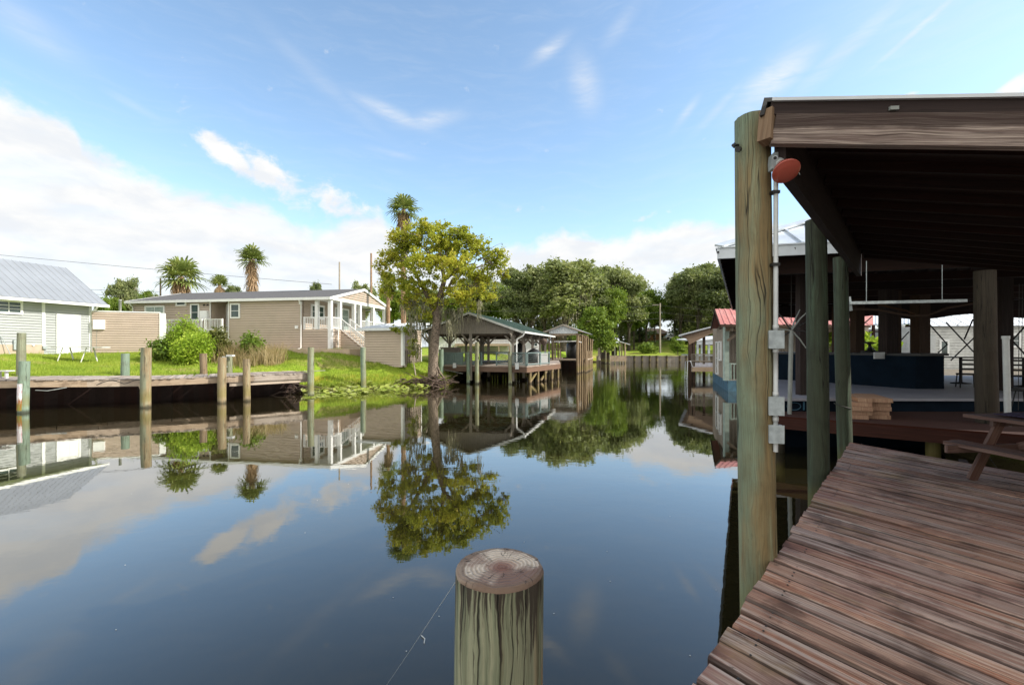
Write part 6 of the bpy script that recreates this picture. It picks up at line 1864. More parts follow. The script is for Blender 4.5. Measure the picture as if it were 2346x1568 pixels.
for (a, b_, Y) in (((1140, 475), (1330, 690), 20), ((1320, 460), (1630, 795), 19), ((1615, 620), (1370, 860), 19.4), ((1335, 690), (1235, 780), 20), ((1840, 470), (2150, 800), 16), ((2140, 510), (1850, 830), 16.3), ((930, 560), (790, 710), 22), ((545, 400), (425, 505), 23), ((1600, 430), (1510, 640), 18.5), ((470, 660), (600, 780), 22), ((280, 430), (420, 560), 22), ((290, 615), (350, 570), 22)):
    mb = MB(); mb.tube([P(*z4(*a), Y), P(*z4(*b_), Y)], .028, 5); mb.build('tie_rod', MT['blackmetal'], pa)
mb = MB()
for (a, b_, Y) in (((2085, 60), (2075, 1380), 11.5), ((2120, 60), (2110, 830), 11.6), ((1480, 450), (1430, 500), 19)):
    mb.tube([P(*z4(*a), Y), P(*z4(*b_), Y)], .009, 4)
mb.tube([P(1812, 600, 12.6), P(1812, 740, 12.6)], .01, 4)
mb.build('hanging_cord', MT['cable'], pa)
mb = MB(); mb.tube([P(*z4(x, y), 12.5) for x, y in ((310, 320), (600, 330), (800, 370), (960, 395), (1120, 390), (1330, 310), (1600, 262))], .035, 6)
mb.tube([P(*z4(x, y), 13) for x, y in ((600, 270), (760, 310), (900, 340), (1000, 385))], .03, 6)
mb.build('cable_run', MT['brownpost'], pa)
mb = MB(); a = P(1944, 694, 9.9); b_ = P(2211, 688.5, 9.9); mb.beam(a, b_, .09, .06); mb.beam(P(1941, 680, 9.9), P(1945, 712, 9.9), .12, .03)
for t in (.15, .8):
    p = a.lerp(b_, t); mb.tube([p, p + Vector((0, 0, .9))], .008, 4)
tag(mb.build('strip_light', MT['greybox'], None, a), 'long unlit strip light hanging in the dark behind the green pilings', 'light')

# platform, walkway, bar
pl = thing('platform', 'raised pale grey floor with dark blue skirt under the pavilion', 'platform', (8, 12, .3))
FZ = 1.29
fp = [(6.45, 12.0), (16, 11.9), (25, 9), (28, 20), (13, 24.5), (11.2, 21)]
mb = MB(); mb.prism([Vector((x, y, FZ - .07)) for x, y in fp], (0, 0, .07)); mb.build('floor', MT['greyfloor'], pl)
mb = MB(); ins = [(6.55, 12.08), (16, 11.98), (24.9, 9.1), (27.9, 19.9), (13, 24.4), (11.3, 21)]
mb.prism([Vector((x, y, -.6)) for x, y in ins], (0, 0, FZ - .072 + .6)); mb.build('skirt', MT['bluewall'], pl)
# faint raised loop ornament on the skirt
mb = MB(); c = P(1842, 930, 12.05); c.y = 12.04
for dx in (-.28, .28):
    mb.tube([c + Vector((dx + .18 * math.cos(a), 0, .1 * math.sin(a))) for a in np.linspace(0, 6.28, 14)], .012, 5)
mb.beam(c + Vector((-.02, 0, -.1)), c + Vector((-.02, 0, .12)), .03, .02)
mb.build('skirt_ornament', MT['bluehull'], pl)
wk = thing('walkway', 'reddish brown timber walkway along the foot of the blue skirt', 'walkway', (8, 11, .5))
wp = [(6.25, 11.3), (14.5, 5.15), (18, 11.85), (6.35, 11.95)]
mb = MB(); mb.prism([Vector((x, y, .91)) for x, y in wp], (0, 0, .045)); mb.build('deck', MT['redwood'], wk)
mb = MB(); mb.beam((6.25, 11.34, .78), (14.5, 5.19, .78), .07, .26); mb.beam((6.28, 11.3, .78), (6.38, 11.95, .78), .06, .26); mb.build('side_beam', MT['redwood'], wk)
for (x, y) in ((6.7, 11.5), (9, 9.8), (11.5, 8), (13.8, 6.3)):
    mb = MB(); mb.tube([(x, y, -1), (x, y, .9)], .13, 10); mb.build('piling', MT['pile_dark'], wk)
mb = MB(); x = PX(2257, 10.1); mb.tube([(x + .04, 10.1, .9), (x, 10.1, 2.5), (x - .02, 10.1, 4.3)], [.195, .19, .185], 18)
tag(mb.build('timber_post', MT['pile_dark'], None, (x, 10.1, .95)), 'thick dark round post standing behind the picnic table', 'post')
mb = MB(); bo = [(1690, 20.8), (1800, 19.0), (1900, 17.4), (2000, 15.9), (2060, 15.1), (2097, 14.75), (2162, 14.85), (2160, 16.6), (2000, 19), (1850, 22), (1740, 23.5)]
mb.prism([Vector((PX(u, Y), Y, FZ)) for u, Y in bo], (0, 0, 1.06))
bar = thing('bar_counter', 'long dark blue curved bar counter on the pale floor', 'bar counter', (10, 17, FZ))
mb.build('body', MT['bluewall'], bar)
mb = MB(); cc = Vector((11.8, 18, 0))
mb.prism([Vector((PX(u, Y), Y, FZ + 1.06)) + (Vector((PX(u, Y), Y, 0)) - cc).normalized() * .12 for u, Y in bo], (0, 0, .07)); mb.build('top', MT['black'], bar)
mb = MB(); p = P(2011, 813, 15.6)
mb.box(p.x - .2, p.x + .15, 15.5, 15.55, p.z - .12, p.z + .1)
tag(mb.build('napkin_box', MT['pvc'], None, p), 'small white napkin box at the edge of the dark bar top', 'box')
mb = MB(); p = P(1992, 800, 19); mb.lathe((p.x, 19, FZ + 1.13), (0, 0, 1), [(0, .3), (.05, .32), (.1, .1), (.35, .04), (.4, .28), (.46, .02)], 12)
tag(mb.build('fan', MT['black'], None, (p.x, 19, FZ + 1.1)), 'small black tabletop fan on the bar', 'fan')
# bare parasol frame
Yq = 11.45; x = PX(1808, Yq); hub = P(1812, 757, Yq)
pf = thing('parasol_frame', 'bare parasol frame on a pale pole beside the main piling', 'parasol', (x, Yq, .95))
mb = MB(); mb.tube([(x, Yq, .95), hub], .05, 10); mb.build('pole', MT['galv'], pf)
for k, (du, dv, dy) in enumerate(((-36, -46, .1), (38, -44, -.1), (48, 8, .1), (34, 40, -.1), (-40, 34, 0), (-52, -2, .1), (52, -26, .3), (20, -48, .2))):
    mb = MB(); e_ = P(1812 + du, 757 + dv, Yq + dy); m_ = hub.lerp(e_, .55) + Vector((0, 0, .04)); mb.tube([hub, m_, e_], [.022, .018, .012], 5); mb.build('rib', MT['galv'] if k % 2 else MT['blackmetal'], pf)
Y = 9.7; x = PX(2303, Y); mb = MB(); mb.tube([(x + .05, Y, .95), (x, Y, PZ(774, Y))], .056, 14)
wpn = mb.build('standpipe', MT['pvc'], None, (x, Y, .95)); tag(wpn, 'white plastic standpipe with cap right of the thick dark post', 'pipe')
mb = MB(); mb.tube([(x, Y, PZ(776, Y)), (x, Y, PZ(769, Y))], .068, 14); mb.build('cap', MT['pvc'], wpn, ORG[wpn.name])
# lumber stack: every board on its own
random.seed(4)
Ys_ = 10.62; X0 = PX(1953, Ys_); X1 = PX(2036, Ys_); z = .956; mid_x = (X0 + X1) / 2 + .02
for col, (xa, xb) in enumerate(((X0, mid_x - .03), (mid_x, X1))):
    for k in range(5):
        hh = .097
        a_, c_ = xa + random.uniform(-.01, .015), xb + random.uniform(-.02, .01)
        if k == 4 and col == 0: a_ += .16; c_ += .02
        if k == 0 and col == 0: c_ -= .07
        mb = MB(); yo = random.uniform(-.05, .03)
        m1, m2 = Vector(((a_ + c_) / 2, Ys_ + yo, z + k * hh + hh / 2 - .002)), Vector(((a_ + c_) / 2 + .5, Ys_ + 1.15, z + k * hh + hh / 2 - .002))
        mb.beam(m1, m2, c_ - a_, hh - .006)
        tag(mb.build('lumber_board', MT['lumber'], None, m1), 'reddish lumber board in the %s column of the stack, %s' % (('left', 'right')[col], ('at the bottom', 'second from the bottom', 'in the middle', 'second from the top', 'on top')[k]), 'board', 'boards of the lumber stack')
# chairs and tables at the right under the pavilion
def dark_chair(x, y, rz, label):
    t = thing('bar_chair', label, 'chair', (x, y, FZ), 'dark chairs on the pavilion floor')
    M = Matrix.Translation((x, y, FZ)) @ Matrix.Rotation(rz, 4, 'Z')
    mb = MB(); c = M @ Vector((0, 0, .45)); ax = (M.to_3x3() @ Vector((.23, 0, 0))); ay = M.to_3x3() @ Vector((0, .22, 0)); mb.obox(c, ax, ay, (0, 0, .025)); mb.build('seat', MT['black'], t)
    mb = MB()
    for zz in (.62, .78, .92): mb.obox(M @ Vector((0, .22, zz)), ax, M.to_3x3() @ Vector((0, .015, 0)), (0, 0, .03))
    mb.build('backrest', MT['black'], t)
    for sx in (-1, 1):
        for sy in (-1, 1):
            mb = MB(); mb.tube([M @ Vector((sx * .2, sy * .2, .45)), M @ Vector((sx * .23, sy * .24, 0))], .018, 6)
            if sy > 0: mb.tube([M @ Vector((sx * .2, .2, .45)), M @ Vector((sx * .21, .23, .95))], .018, 6)
            mb.build('leg', MT['black'], t)
for (u, Y, rz, lb) in ((2330, 14.2, -.6, 'dark chair right of the white standpipe'), (2215, 15.2, 2.6, 'dark chair left of the thick post')):
    dark_chair(PX(u, Y), Y, rz, lb)
for (u, Y, lb) in ((2200, 17.0, 'dark round table behind the bar end'), (2345, 15.5, 'dark round table at the right edge')):
    x = PX(u, Y); t = thing('cafe_table', lb, 'table', (x, Y, FZ), 'dark round tables')
    mb = MB(); mb.lathe((x, Y, FZ + .95), (0, 0, 1), [(0, .6), (.04, .62)], 20); mb.build('tabletop', MT['black'], t)
    mb = MB(); mb.lathe((x, Y, FZ), (0, 0, 1), [(0, .3), (.03, .3), (.06, .05), (.95, .05)], 12); mb.build('leg', MT['black'], t)
Y = 10.4; x = PX(2338, Y); t = thing('bar_stool', 'round black stool at the right edge above the picnic table', 'stool', (x, Y, .95))
mb = MB(); mb.lathe((x, Y, PZ(895, Y)), (0, 0, 1), [(0, .16), (.05, .18), (.07, .14)], 16); mb.build('seat', MT['black'], t)
for k in range(3):
    mb = MB(); a = k * 2.1 + .3; mb.tube([(x + .08 * math.cos(a), Y + .08 * math.sin(a), PZ(895, Y)), (x + .2 * math.cos(a), Y + .2 * math.sin(a), .95)], .012, 6); mb.build('leg', MT['black'], t)

# white cottage and glazed porch seen through the pavilion
Yw = 33; ct = thing('white_cottage', 'white sided cottage with pale roof seen beyond the pavilion', 'house', (PX(2240, Yw), Yw, 1.4))
cw = Wall((PX(2112, Yw), Yw), (1, -.1)); Lc = 14
ztp = PZ(747, Yw)
mb = MB(); cw.laps(mb, .8, ztp, lambda z: (0, Lc), .2, .04); mb.prism([cw.pt(0, .8, -.01), cw.pt(Lc, .8, -.01), cw.pt(Lc, ztp, -.01), cw.pt(0, ztp, -.01)], (0, 6, 0)); mb.build('wall', MT['white_old'], ct)
mb = MB(); seam_roof(mb, cw.pt(-.4, ztp, .4), cw.pt(Lc, ztp, .4), cw.pt(Lc, ztp + 1.9, -3), cw.pt(-.4, ztp + 1.9, -3), .6); mb.build('roof', MT['shedroof'], ct)
s0, z1 = cw.at(2149, 778); s1, z0 = cw.at(2171, 817); window(cw, ct, s0, s1, z0, z1, .12, 1, 1)
s0, z1 = cw.at(2309, 764); s1, z0 = cw.at(2335, 796); window(cw, ct, s0, s1, z0, z1, .14, 1, 2)
s0, z1 = cw.at(2125, 768); s1, z0 = cw.at(2140, 815)
mb = MB(); cw.box(mb, s0, s1, z0, z1, .03, .08)
for k in range(7): cw.box(mb, s0 + .05, s1 - .05, z0 + .1 + k * (z1 - z0 - .2) / 7, z0 + .16 + k * (z1 - z0 - .2) / 7, .08, .11)
mb.build('shutter', MT['pvc'], ct)
Yg = 36; gp_ = thing('glazed_porch', 'open frame porch with corrugated pale roof left of the white cottage', 'porch', (PX(2020, Yg), Yg, 1.4))
mb = MB(); seam_roof(mb, P(1950, 745, Yg), P(2110, 741, Yg), P(2110, 715, Yg + 4), P(1950, 718, Yg + 4), .35, .05, .06); mb.build('roof', MT['shedroof'], gp_)
mb = MB()
for u in (1958, 1975, 2000, 2022, 2052, 2060, 2077, 2084, 2100): x = PX(u, Yg); mb.beam((x, Yg, 1), (x, Yg, PZ(744, Yg)), .16, .16)
mb.beam(P(1955, 760, Yg), P(2105, 757, Yg), .08, .1); mb.build('support_frame', MT['redwood'], gp_)
mb = MB(); mb.box(PX(2040, Yg + 3), PX(2110, Yg + 3), Yg + 3, Yg + 3.1, 1, PZ(745, Yg + 3)); mb.build('wall', MT['white'], gp_)
make_tree('banana_plant', 'green leafy plants growing between the red posts beyond the pavilion', 'plant', (PX(2000, 30), 30, 1.3), (0, 0, .8), [(-.8, 0, 1.3, .8, .6, .9), (.4, 0, 1.1, .7, .6, .8), (-2.6, 0, 1.5, .9, .6, 1.0)], 51, 1300, .28, 40, .3, 'leaf_bright', 'bark', r0=.05)

# ------------------------------------------------------------------ near dock
random.seed(8)
e = Vector((.657, .753, 0)).normalized()
E0 = Vector((.865, 2.20, 1.0))
def edge(s): return E0 + e * s
nd = thing('near_dock', 'worn reddish brown plank dock filling the lower right corner', 'dock', (2, 2, .9))
mat = wood('near_dock_boards', ((0.14, 0.066, 0.047), (0.60, 0.42, 0.33), (0.32, 0.165, 0.12)), rough=.78, grain=2.6, bump=1.0, island=.2, crack=.9, gap=.45, gap_shade=.72,
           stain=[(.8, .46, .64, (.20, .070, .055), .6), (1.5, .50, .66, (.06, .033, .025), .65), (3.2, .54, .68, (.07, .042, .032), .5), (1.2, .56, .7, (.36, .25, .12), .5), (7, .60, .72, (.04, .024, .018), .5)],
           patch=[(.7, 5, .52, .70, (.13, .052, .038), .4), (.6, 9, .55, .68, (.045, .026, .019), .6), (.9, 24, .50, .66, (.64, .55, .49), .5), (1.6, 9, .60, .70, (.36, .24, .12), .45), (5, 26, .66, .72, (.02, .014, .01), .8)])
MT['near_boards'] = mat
mb = MB()
S0, S1 = -4.6, 7.42
s = S0
def pdir(s):
    f = min(1, max(0, (s + 1) / 8.4)); a = R(-52.5 - 13.5 * f)
    return Vector((math.cos(a), math.sin(a), 0))
while s < S1:
    wd = random.uniform(.155, .20)
    if s + wd > S1: wd = S1 - s
    gap_ = random.uniform(.010, .018)
    d0, d1 = pdir(s + gap_), pdir(s + wd)
    Lb = 6.5 if s < 3 else 5.4
    rag = random.uniform(-.012, .010)
    p0 = edge(s + gap_) + d0 * rag; p1 = edge(s + wd) + d1 * (rag + random.uniform(-.012, .012))
    q0, q1 = edge(s + gap_) + d0 * Lb, edge(s + wd) + d1 * Lb
    zz = random.uniform(-.007, .007); zz2 = random.uniform(-.007, .007)
    n = 10; o = float(random.randint(0, 60)); ch = .012
    prev = None
    cup = random.uniform(-.003, .002)
    for i in range(n + 1):
        t = i / n; a = p0.lerp(q0, t); c = p1.lerp(q1, t)
        w_ = (c - a).normalized(); z_ = zz + (zz2 - zz) * t + .002 * math.sin(t * 9 + o)
        row = [a + Vector((0, 0, -.042)), a + Vector((0, 0, z_ - ch)), a + w_ * ch + Vector((0, 0, z_)), (a + c) / 2 + Vector((0, 0, z_ + cup)), c - w_ * ch + Vector((0, 0, z_)), c + Vector((0, 0, z_ - ch)), c + Vector((0, 0, -.042))]
        if prev:
            W2 = (c - a).length
            vs = [.03, .09, .10, .18, .26, .27, .33]
            for k in range(6):
                mb.poly([prev[k], row[k], row[k + 1], prev[k + 1]], [(o + (i - 1) * Lb / n, o + vs[k]), (o + i * Lb / n, o + vs[k]), (o + i * Lb / n, o + vs[k + 1]), (o + (i - 1) * Lb / n, o + vs[k + 1])], smooth=False)
        else:
            mb.poly(row[::-1], [(o, o + k * .02) for k in range(7)])
        prev = row
    mb.poly(prev, [(o, o + k * .02) for k in range(7)])
    s += wd
# weld strips of each board so that every board is one loose piece
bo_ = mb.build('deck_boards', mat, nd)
import bmesh
bm = bmesh.new(); bm.from_mesh(bo_.data); bmesh.ops.remove_doubles(bm, verts=bm.verts, dist=1e-5); bm.to_mesh(bo_.data); bm.free()
mb = MB()
ra_ = Vector((.753, -.657, 0))
for off in (.14, 1.6, 3.2):
    mb.beam(edge(S0) + ra_ * off - Vector((0, 0, .16)), edge(S1 - .1) + ra_ * off * .85 - Vector((0, 0, .16)), .09, .22)
mb.beam(edge(S1 - .06) + ra_ * .1 - Vector((0, 0, .15)), edge(S1 - .06) + pdir(7.4) * 5 - Vector((0, 0, .15)), .05, .2)
mb.build('joist', MT['darkwood'], nd)
mb = MB()
for s in np.arange(-.5, 7.4, .167):
    for off in (.16, 1.65):
        p = edge(s) + ra_ * off
        for dd in (0, .06):
            mb.lathe(p + e * dd + Vector((0, 0, -.0005)), (0, 0, 1), [(0, .0065), (.0035, .006)], 8)
nl = mb.build('nailing', MT['blackmetal'], nd); nl['kind'] = 'stuff'

# ------------------------------------------------------------------ near shelter over the dock
def rough_pile(name, base, top, r, mat, parent, n=64, rows=60, amp=.006, seed=0, knots=(), org=None, ztop=None, label=None):
    """pile with carved-looking vertical grooves and a few knots"""
    base = Vector(base); top = Vector(top); mb = MB(); rngp = random.Random(seed)
    L_ = (top - base).length; grid = []
    for i in range(rows + 1):
        t = i / rows; c = base.lerp(top, t); row = []
        bow = .010 * math.sin(t * 3.3 + seed)
        for k in range(n):
            a = 2 * math.pi * k / n
            q = Vector((math.cos(a) * 3.0 + seed, math.sin(a) * 3.0, c.z * .35))
            d_ = mnoise.noise(q) * 1.2 + .6 * mnoise.noise(Vector((math.cos(a) * 9 + seed, math.sin(a) * 9, c.z * .8)))
            rr = r * (1.03 - .05 * t) + d_ * amp
            for (ka, kz, kr) in knots:
                da = math.atan2(math.sin(a - ka), math.cos(a - ka)) * r
                dd = math.hypot(da, c.z - kz); rr += kr * .35 * math.exp(-(dd / kr) ** 2)
            row.append(Vector((c.x + bow + math.cos(a) * rr, c.y + math.sin(a) * rr, c.z)))
        grid.append(row)
    i0 = len(mb.v); uo = rngp.uniform(0, 20)
    for row in grid: mb.v += [tuple(p) for p in row]
    for i in range(rows):
        for k in range(n):
            k2 = (k + 1) % n
            mb.f.append((i0 + i * n + k, i0 + i * n + k2, i0 + (i + 1) * n + k2, i0 + (i + 1) * n + k))
            c_ = 2 * math.pi * r / n; u0, u1 = L_ * i / rows, L_ * (i + 1) / rows
            mb.uv += [(uo + u0, uo + c_ * k), (uo + u0, uo + c_ * (k + 1)), (uo + u1, uo + c_ * (k + 1)), (uo + u1, uo + c_ * k)]
            mb.smooth.append(True)
    if ztop is None:
        mb.poly(grid[-1], [(0, 0)] * n)
    return mb, grid
sh = thing('dock_shelter', 'lean-to roof on green pilings with weathered end beam over near dock', 'shelter', (1.9, 3.6, 0))
PM = Vector((PX(1731, 3.6), 3.6, 0)); PP2 = Vector((PX(1871, 6.07), 6.07, 0)); PP3 = Vector((PX(1931, 8.2), 8.2, 0))
mb, _ = rough_pile('piling', PM + Vector((.035, 0, -.8)), PM + Vector((-.018, 0, 4.40)), .130, 'pile_main', sh, seed=2, knots=((-2.3, 2.05, .06), (-2.1, 1.35, .05), (-1.5, 3.0, .05)))
mb.build('piling', MT['pile_main'], sh)
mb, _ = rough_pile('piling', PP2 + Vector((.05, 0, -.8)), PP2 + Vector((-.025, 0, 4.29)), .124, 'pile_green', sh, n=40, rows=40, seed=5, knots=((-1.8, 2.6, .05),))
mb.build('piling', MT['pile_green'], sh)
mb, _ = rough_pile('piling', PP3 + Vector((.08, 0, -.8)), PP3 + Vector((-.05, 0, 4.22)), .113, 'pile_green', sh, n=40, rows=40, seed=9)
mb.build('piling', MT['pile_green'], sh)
nR = Vector((.753, -.657, 0)).normalized()
mb = MB()
a = PM + nR * .185 + Vector((0, 0, 4.13)) - e * .10; b_ = PP3 + nR * .185 + Vector((0, 0, 4.15)) + e * .6
mb.beam(a, b_, .075, .43); mb.build('side_beam', MT['darkbeam'], sh)
d2 = Vector((.931, -.365, -.178))
S = Vector((PX(1770, 3.35), 3.35, 0))
zb_ = PZ(332, 3.35); ztb = PZ(266, 3.35); ztt = PZ(238, 3.35)
LB = 6.5
mb = MB(); c0 = Vector((S.x, S.y, (zb_ + ztb) / 2)); n2 = d2.cross(Vector((0, 0, 1))).normalized()
# slightly wavy big end beam
mb.beam(c0, c0 + d2 * LB, .07, ztb - zb_)
eb = mb.build('end_beam', MT['beamwood'], sh)
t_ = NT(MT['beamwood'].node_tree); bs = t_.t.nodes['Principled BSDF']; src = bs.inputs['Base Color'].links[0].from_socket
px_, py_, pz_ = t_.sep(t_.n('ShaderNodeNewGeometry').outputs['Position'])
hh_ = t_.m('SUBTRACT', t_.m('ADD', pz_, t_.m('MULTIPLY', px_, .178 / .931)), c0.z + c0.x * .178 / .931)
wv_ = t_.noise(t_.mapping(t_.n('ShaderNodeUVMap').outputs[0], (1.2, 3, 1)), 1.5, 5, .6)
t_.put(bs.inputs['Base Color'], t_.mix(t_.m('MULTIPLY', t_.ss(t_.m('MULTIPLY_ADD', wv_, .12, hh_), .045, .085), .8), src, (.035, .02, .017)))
mb = MB(); c1 = Vector((S.x, S.y, (ztb + ztt) / 2 + .003)) - d2 * .02
mb.beam(c1 - n2 * -.0, c1 + d2 * LB, .045, ztt - ztb); mb.build('top_board', MT['darkbeam'], sh)
mb = MB(); tl = PM + Vector((-.018, 0, 4.29)) + Vector((.09, -.12, 0))
mb.beam(Vector((PX(1756, 3.36), 3.36, PZ(326, 3.36))), Vector((PX(1761, 3.38), 3.38, PZ(256, 3.38))), .095, .10, roll=(0, 1, 0)); mb.build('brown_block' if False else 'block', MT['tan_ply'], sh)
# roof sheet with joists under it
RT = Vector((S.x - .03, S.y - .04, ztt + .003))
RB = 6.9
mb = MB()
r00, r10, r11, r01 = RT, RT + d2 * LB, RT + d2 * LB + e * RB, RT + e * RB
n_ = d2.normalized().cross(e).normalized(); n_ = n_ if n_.z > 0 else -n_
mb.prism([r00, r10, r11, r01], n_ * .022)
mb.build('roof', MT['shedroof'], sh)
mb = MB(); mb.prism([r00 + e * .05 - n_ * .006, r10 + e * .05 - n_ * .006, r11 - n_ * .006, r01 - n_ * .006], -n_ * .02)
for i in range(14):
    p = RT + e * (.28 + i * .5) - n_ * .07 + d2 * .12; mb.beam(p, p + d2 * (LB - .3), .045, .09, up=n_)
mb.build('roof_boards', MT['darkwood'], sh)
mb = MB(); k0 = Vector((PX(1757, 3.32), 3.32, PZ(262, 3.32))); k1 = Vector((PX(1752, 3.3), 3.30, PZ(224, 3.3)))
ca = [P(1739, 265, 3.34), P(1750, 224, 3.34), P(1780, 222.5, 3.34), P(1784, 232, 3.34), P(1757, 233, 3.34), P(1750, 262, 3.34)]
mb.prism(ca, e * .5); mb.build('flashing', MT['blackmetal'], sh)
mb = MB(); mb.tube([P(1678, 333, 3.55), P(1690, 333, 3.58)], .012, 8); mb.tube([P(1680, 333, 3.55), P(1683, 333, 3.55)], .02, 6); mb.tube([P(1689, 342, 3.50), P(1693, 342, 3.52)], .022, 8)
mb.build('bolt', MT['blackmetal'], sh)
mb = MB(); p = P(2047, 248, 3.06); mb.obox(p, (.022, -.008, -.003), (0, -.008, 0), (0, 0, .012)); mb.build('bracket', MT['galv'], sh)

# conduit and boxes on the main piling
cd = thing('conduit', 'white conduit with three grey junction boxes strapped to the main piling', 'conduit', (PX(1777, 3.5), 3.5, 1.9))
Yc = 3.47
for (v0, v1, cols_) in ((395, 757, (750,)), (797, 909, (803, 903)), (950, 974, (960,)), (1014, 1034, ())):
    mb = MB(); vs = [v0]
    for v in cols_: vs += [v - 6, v - 5.9, v + 4, v + 4.1]
    vs.append(v1); rs = [.0165] + [.0165, .0205, .0205, .0165] * len(cols_) + [.0165]
    mb.tube([P(1777.2 - v * .001, v, Yc) for v in vs], rs, 12); mb.build('pipe', MT['pvc'], cd)
for (v0, v1) in ((757, 797), (909, 950), (974, 1014)):
    mb = MB(); a = P(1765, v0, Yc - .03); b_ = P(1794, v1, Yc - .03)
    mb.obox(((a.x + b_.x) / 2, Yc, (a.z + b_.z) / 2), ((b_.x - a.x) / 2, -.012, 0), (.005, .03, 0), (0, 0, (a.z - b_.z) / 2))
    o = mb.build('junction_box', MT['greybox'], cd)
    mb = MB(); mb.obox(((a.x + b_.x) / 2 - .006, Yc - .034, (a.z + b_.z) / 2), ((b_.x - a.x) / 2 + .003, -.012, 0), (.001, .005, 0), (0, 0, (a.z - b_.z) / 2 + .003)); mb.build('lid', MT['greybox'], o, ORG[o.name])
for v in (441, 606):
    mb = MB(); p = P(1775, v, Yc); mb.box(p.x - .03, p.x + .025, Yc - .025, Yc + .03, p.z - .011, p.z + .011); mb.build('strap', MT['blackmetal'], cd)
# wire round the third piling
mb = MB(); c = P(1931, 930, 8.2); c.y = 8.2; c.x = PP3.x - .02
mb.tube([(c.x + .132 * math.cos(a), 8.2 + .132 * math.sin(a), PZ(925, 8.05) - .12 * (a + 3.3) / 3.2) for a in np.linspace(-3.3, -.1, 16)], .008, 5)
tag(mb.build('wire_loop', MT['cable'], None, c), 'dark wire looped round the third green piling', 'wire')

# flood lamp with red lens
m, T, b = new_mat('red_lamp_glass')
b.inputs['Base Color'].default_value = (.38, .075, .05, 1); b.inputs['Roughness'].default_value = .12; b.inputs['Coat Weight'].default_value = .6
b.inputs['Subsurface Weight'].default_value = .0
MT['redlens'] = m
lp = thing('flood_lamp', 'unlit red flood lamp on grey box at top of the main piling', 'lamp', P(1790, 385, 3.4))
Yl = 3.38
mb = MB(); a = P(1769, 350, Yl); 
bx = [(1769, 352), (1772, 349), (1786, 348), (1789, 352), (1790, 362), (1787, 372), (1781, 380), (1774, 388), (1768, 386), (1767, 370)]
mb.prism([P(u, v, Yl + .03) for u, v in bx], (0.01, .07, 0)); mb.build('base_box', MT['greybox'], lp)
mb = MB(); mb.tube([P(1775, 362, Yl + .035), P(1775, 362, Yl + .02)], .019, 16); mb.build('knockout_ring', MT['silver'], lp)
mb = MB(); mb.tube([P(1775, 362, Yl + .018), P(1775, 362, Yl + .012)], .012, 12); mb.build('plug', MT['black'], lp)
ctr = P(1800, 392, Yl - .05); ax = Vector((-.02, -.64, -.77)).normalized()
mb = MB(); mb.lathe(ctr - ax * .165, ax, [(0, .022), (.01, .027), (.045, .032), (.065, .034)], 18); mb.build('socket', MT['pvc'], lp)
mb = MB(); mb.lathe(ctr - ax * .100, ax, [(0, .032), (.02, .042), (.055, .070), (.09, .091), (.099, .094)], 28); mb.build('reflector', MT['redlens'], lp)
mb = MB(); mb.lathe(ctr, ax, [(0, .0935), (.004, .095), (.008, .0925), (.009, .086), (.016, .074), (.023, .050), (.026, .025), (.027, .001)], 32); mb.build('lens', MT['redlens'], lp)
mb = MB(); p = P(1826, 390, Yl - .02); mb.tube([p, P(1832, 400, Yl - .02)], .003, 5); mb.build('pull_tab', MT['pvc'], lp)

# ------------------------------------------------------------------ near piling in the water
def end_grain():
    m, T, b = new_mat('piling_end_grain')
    obj = T.n('ShaderNodeTexCoord').outputs['Object']
    x, y, z = T.sep(obj)
    n1 = T.noise(obj, 9, 5, .6); n2 = T.noise(obj, 30, 6, .7); n3 = T.noise(obj, 5.5, 4, .6)
    r = T.m('SQRT', T.m('ADD', T.m('MULTIPLY', x, x), T.m('MULTIPLY', y, y)))
    rw = T.m('MULTIPLY_ADD', n1, .035, r)
    rw = T.m('MULTIPLY_ADD', n3, .02, rw); ring = T.m('SINE', T.m('MULTIPLY', rw, 420))
    a = T.m('ARCTAN2', y, x)
    ra = T.noise(T.comb(T.m('MULTIPLY', T.m('COSINE', a), 1.6), T.m('MULTIPLY', T.m('SINE', a), 1.6), T.m('MULTIPLY', r, 2)), 1.6, 3, .6)
    c = T.mix(T.ss(ring, -.6, .9), (.42, .34, .26), (.56, .475, .385))
    c = T.mix(T.m('MULTIPLY', T.ss(n2, .45, .7), .45), c, (.68, .60, .50))
    c = T.mix(T.m('MULTIPLY', T.ss(n3, .44, .58), .75), c, (.20, .125, .095))
    c = T.mix(T.m('MULTIPLY', T.ss(T.m('ADD', T.m('MULTIPLY', T.m('SUBTRACT', T.m('MULTIPLY', x, .5), y), 4.5), n1), .72, .92), .85), c, (.15, .085, .065))
    c = T.mix(T.m('MULTIPLY', T.ss(rw, .040, .105, 1, 0), .85), c, (.16, .055, .036))
    c = T.mix(T.m('MULTIPLY', T.ss(rw, .150, .162), .8), c, (.15, .10, .07))
    crk = T.m('MULTIPLY', T.ss(T.m('ABSOLUTE', T.m('SUBTRACT', ra, .5)), 0, .010, 1, 0), T.ss(n1, .42, .55))
    c = T.mix(T.m('MULTIPLY', crk, .85), c, (.02, .012, .01))
    T.put(b.inputs['Base Color'], c); b.inputs['Roughness'].default_value = .85
    bp = T.n('ShaderNodeBump'); bp.inputs['Strength'].default_value = .9; bp.inputs['Distance'].default_value = .004
    T.put(bp.inputs['Height'], T.m('SUBTRACT', T.m('ADD', T.m('MULTIPLY', ring, .35), n2), T.m('MULTIPLY', crk, 3)))
    T.t.links.new(bp.outputs[0], b.inputs['Normal'])
    return m
Yn = 1.60; PN = Vector((PX(1150, Yn), Yn, 0)); zt = PZ(1297, Yn); rn = .156
m, T, b = new_mat('near_pile_wood')
uv = T.n('ShaderNodeUVMap').outputs[0]; pos = T.n('ShaderNodeNewGeometry').outputs['Position']
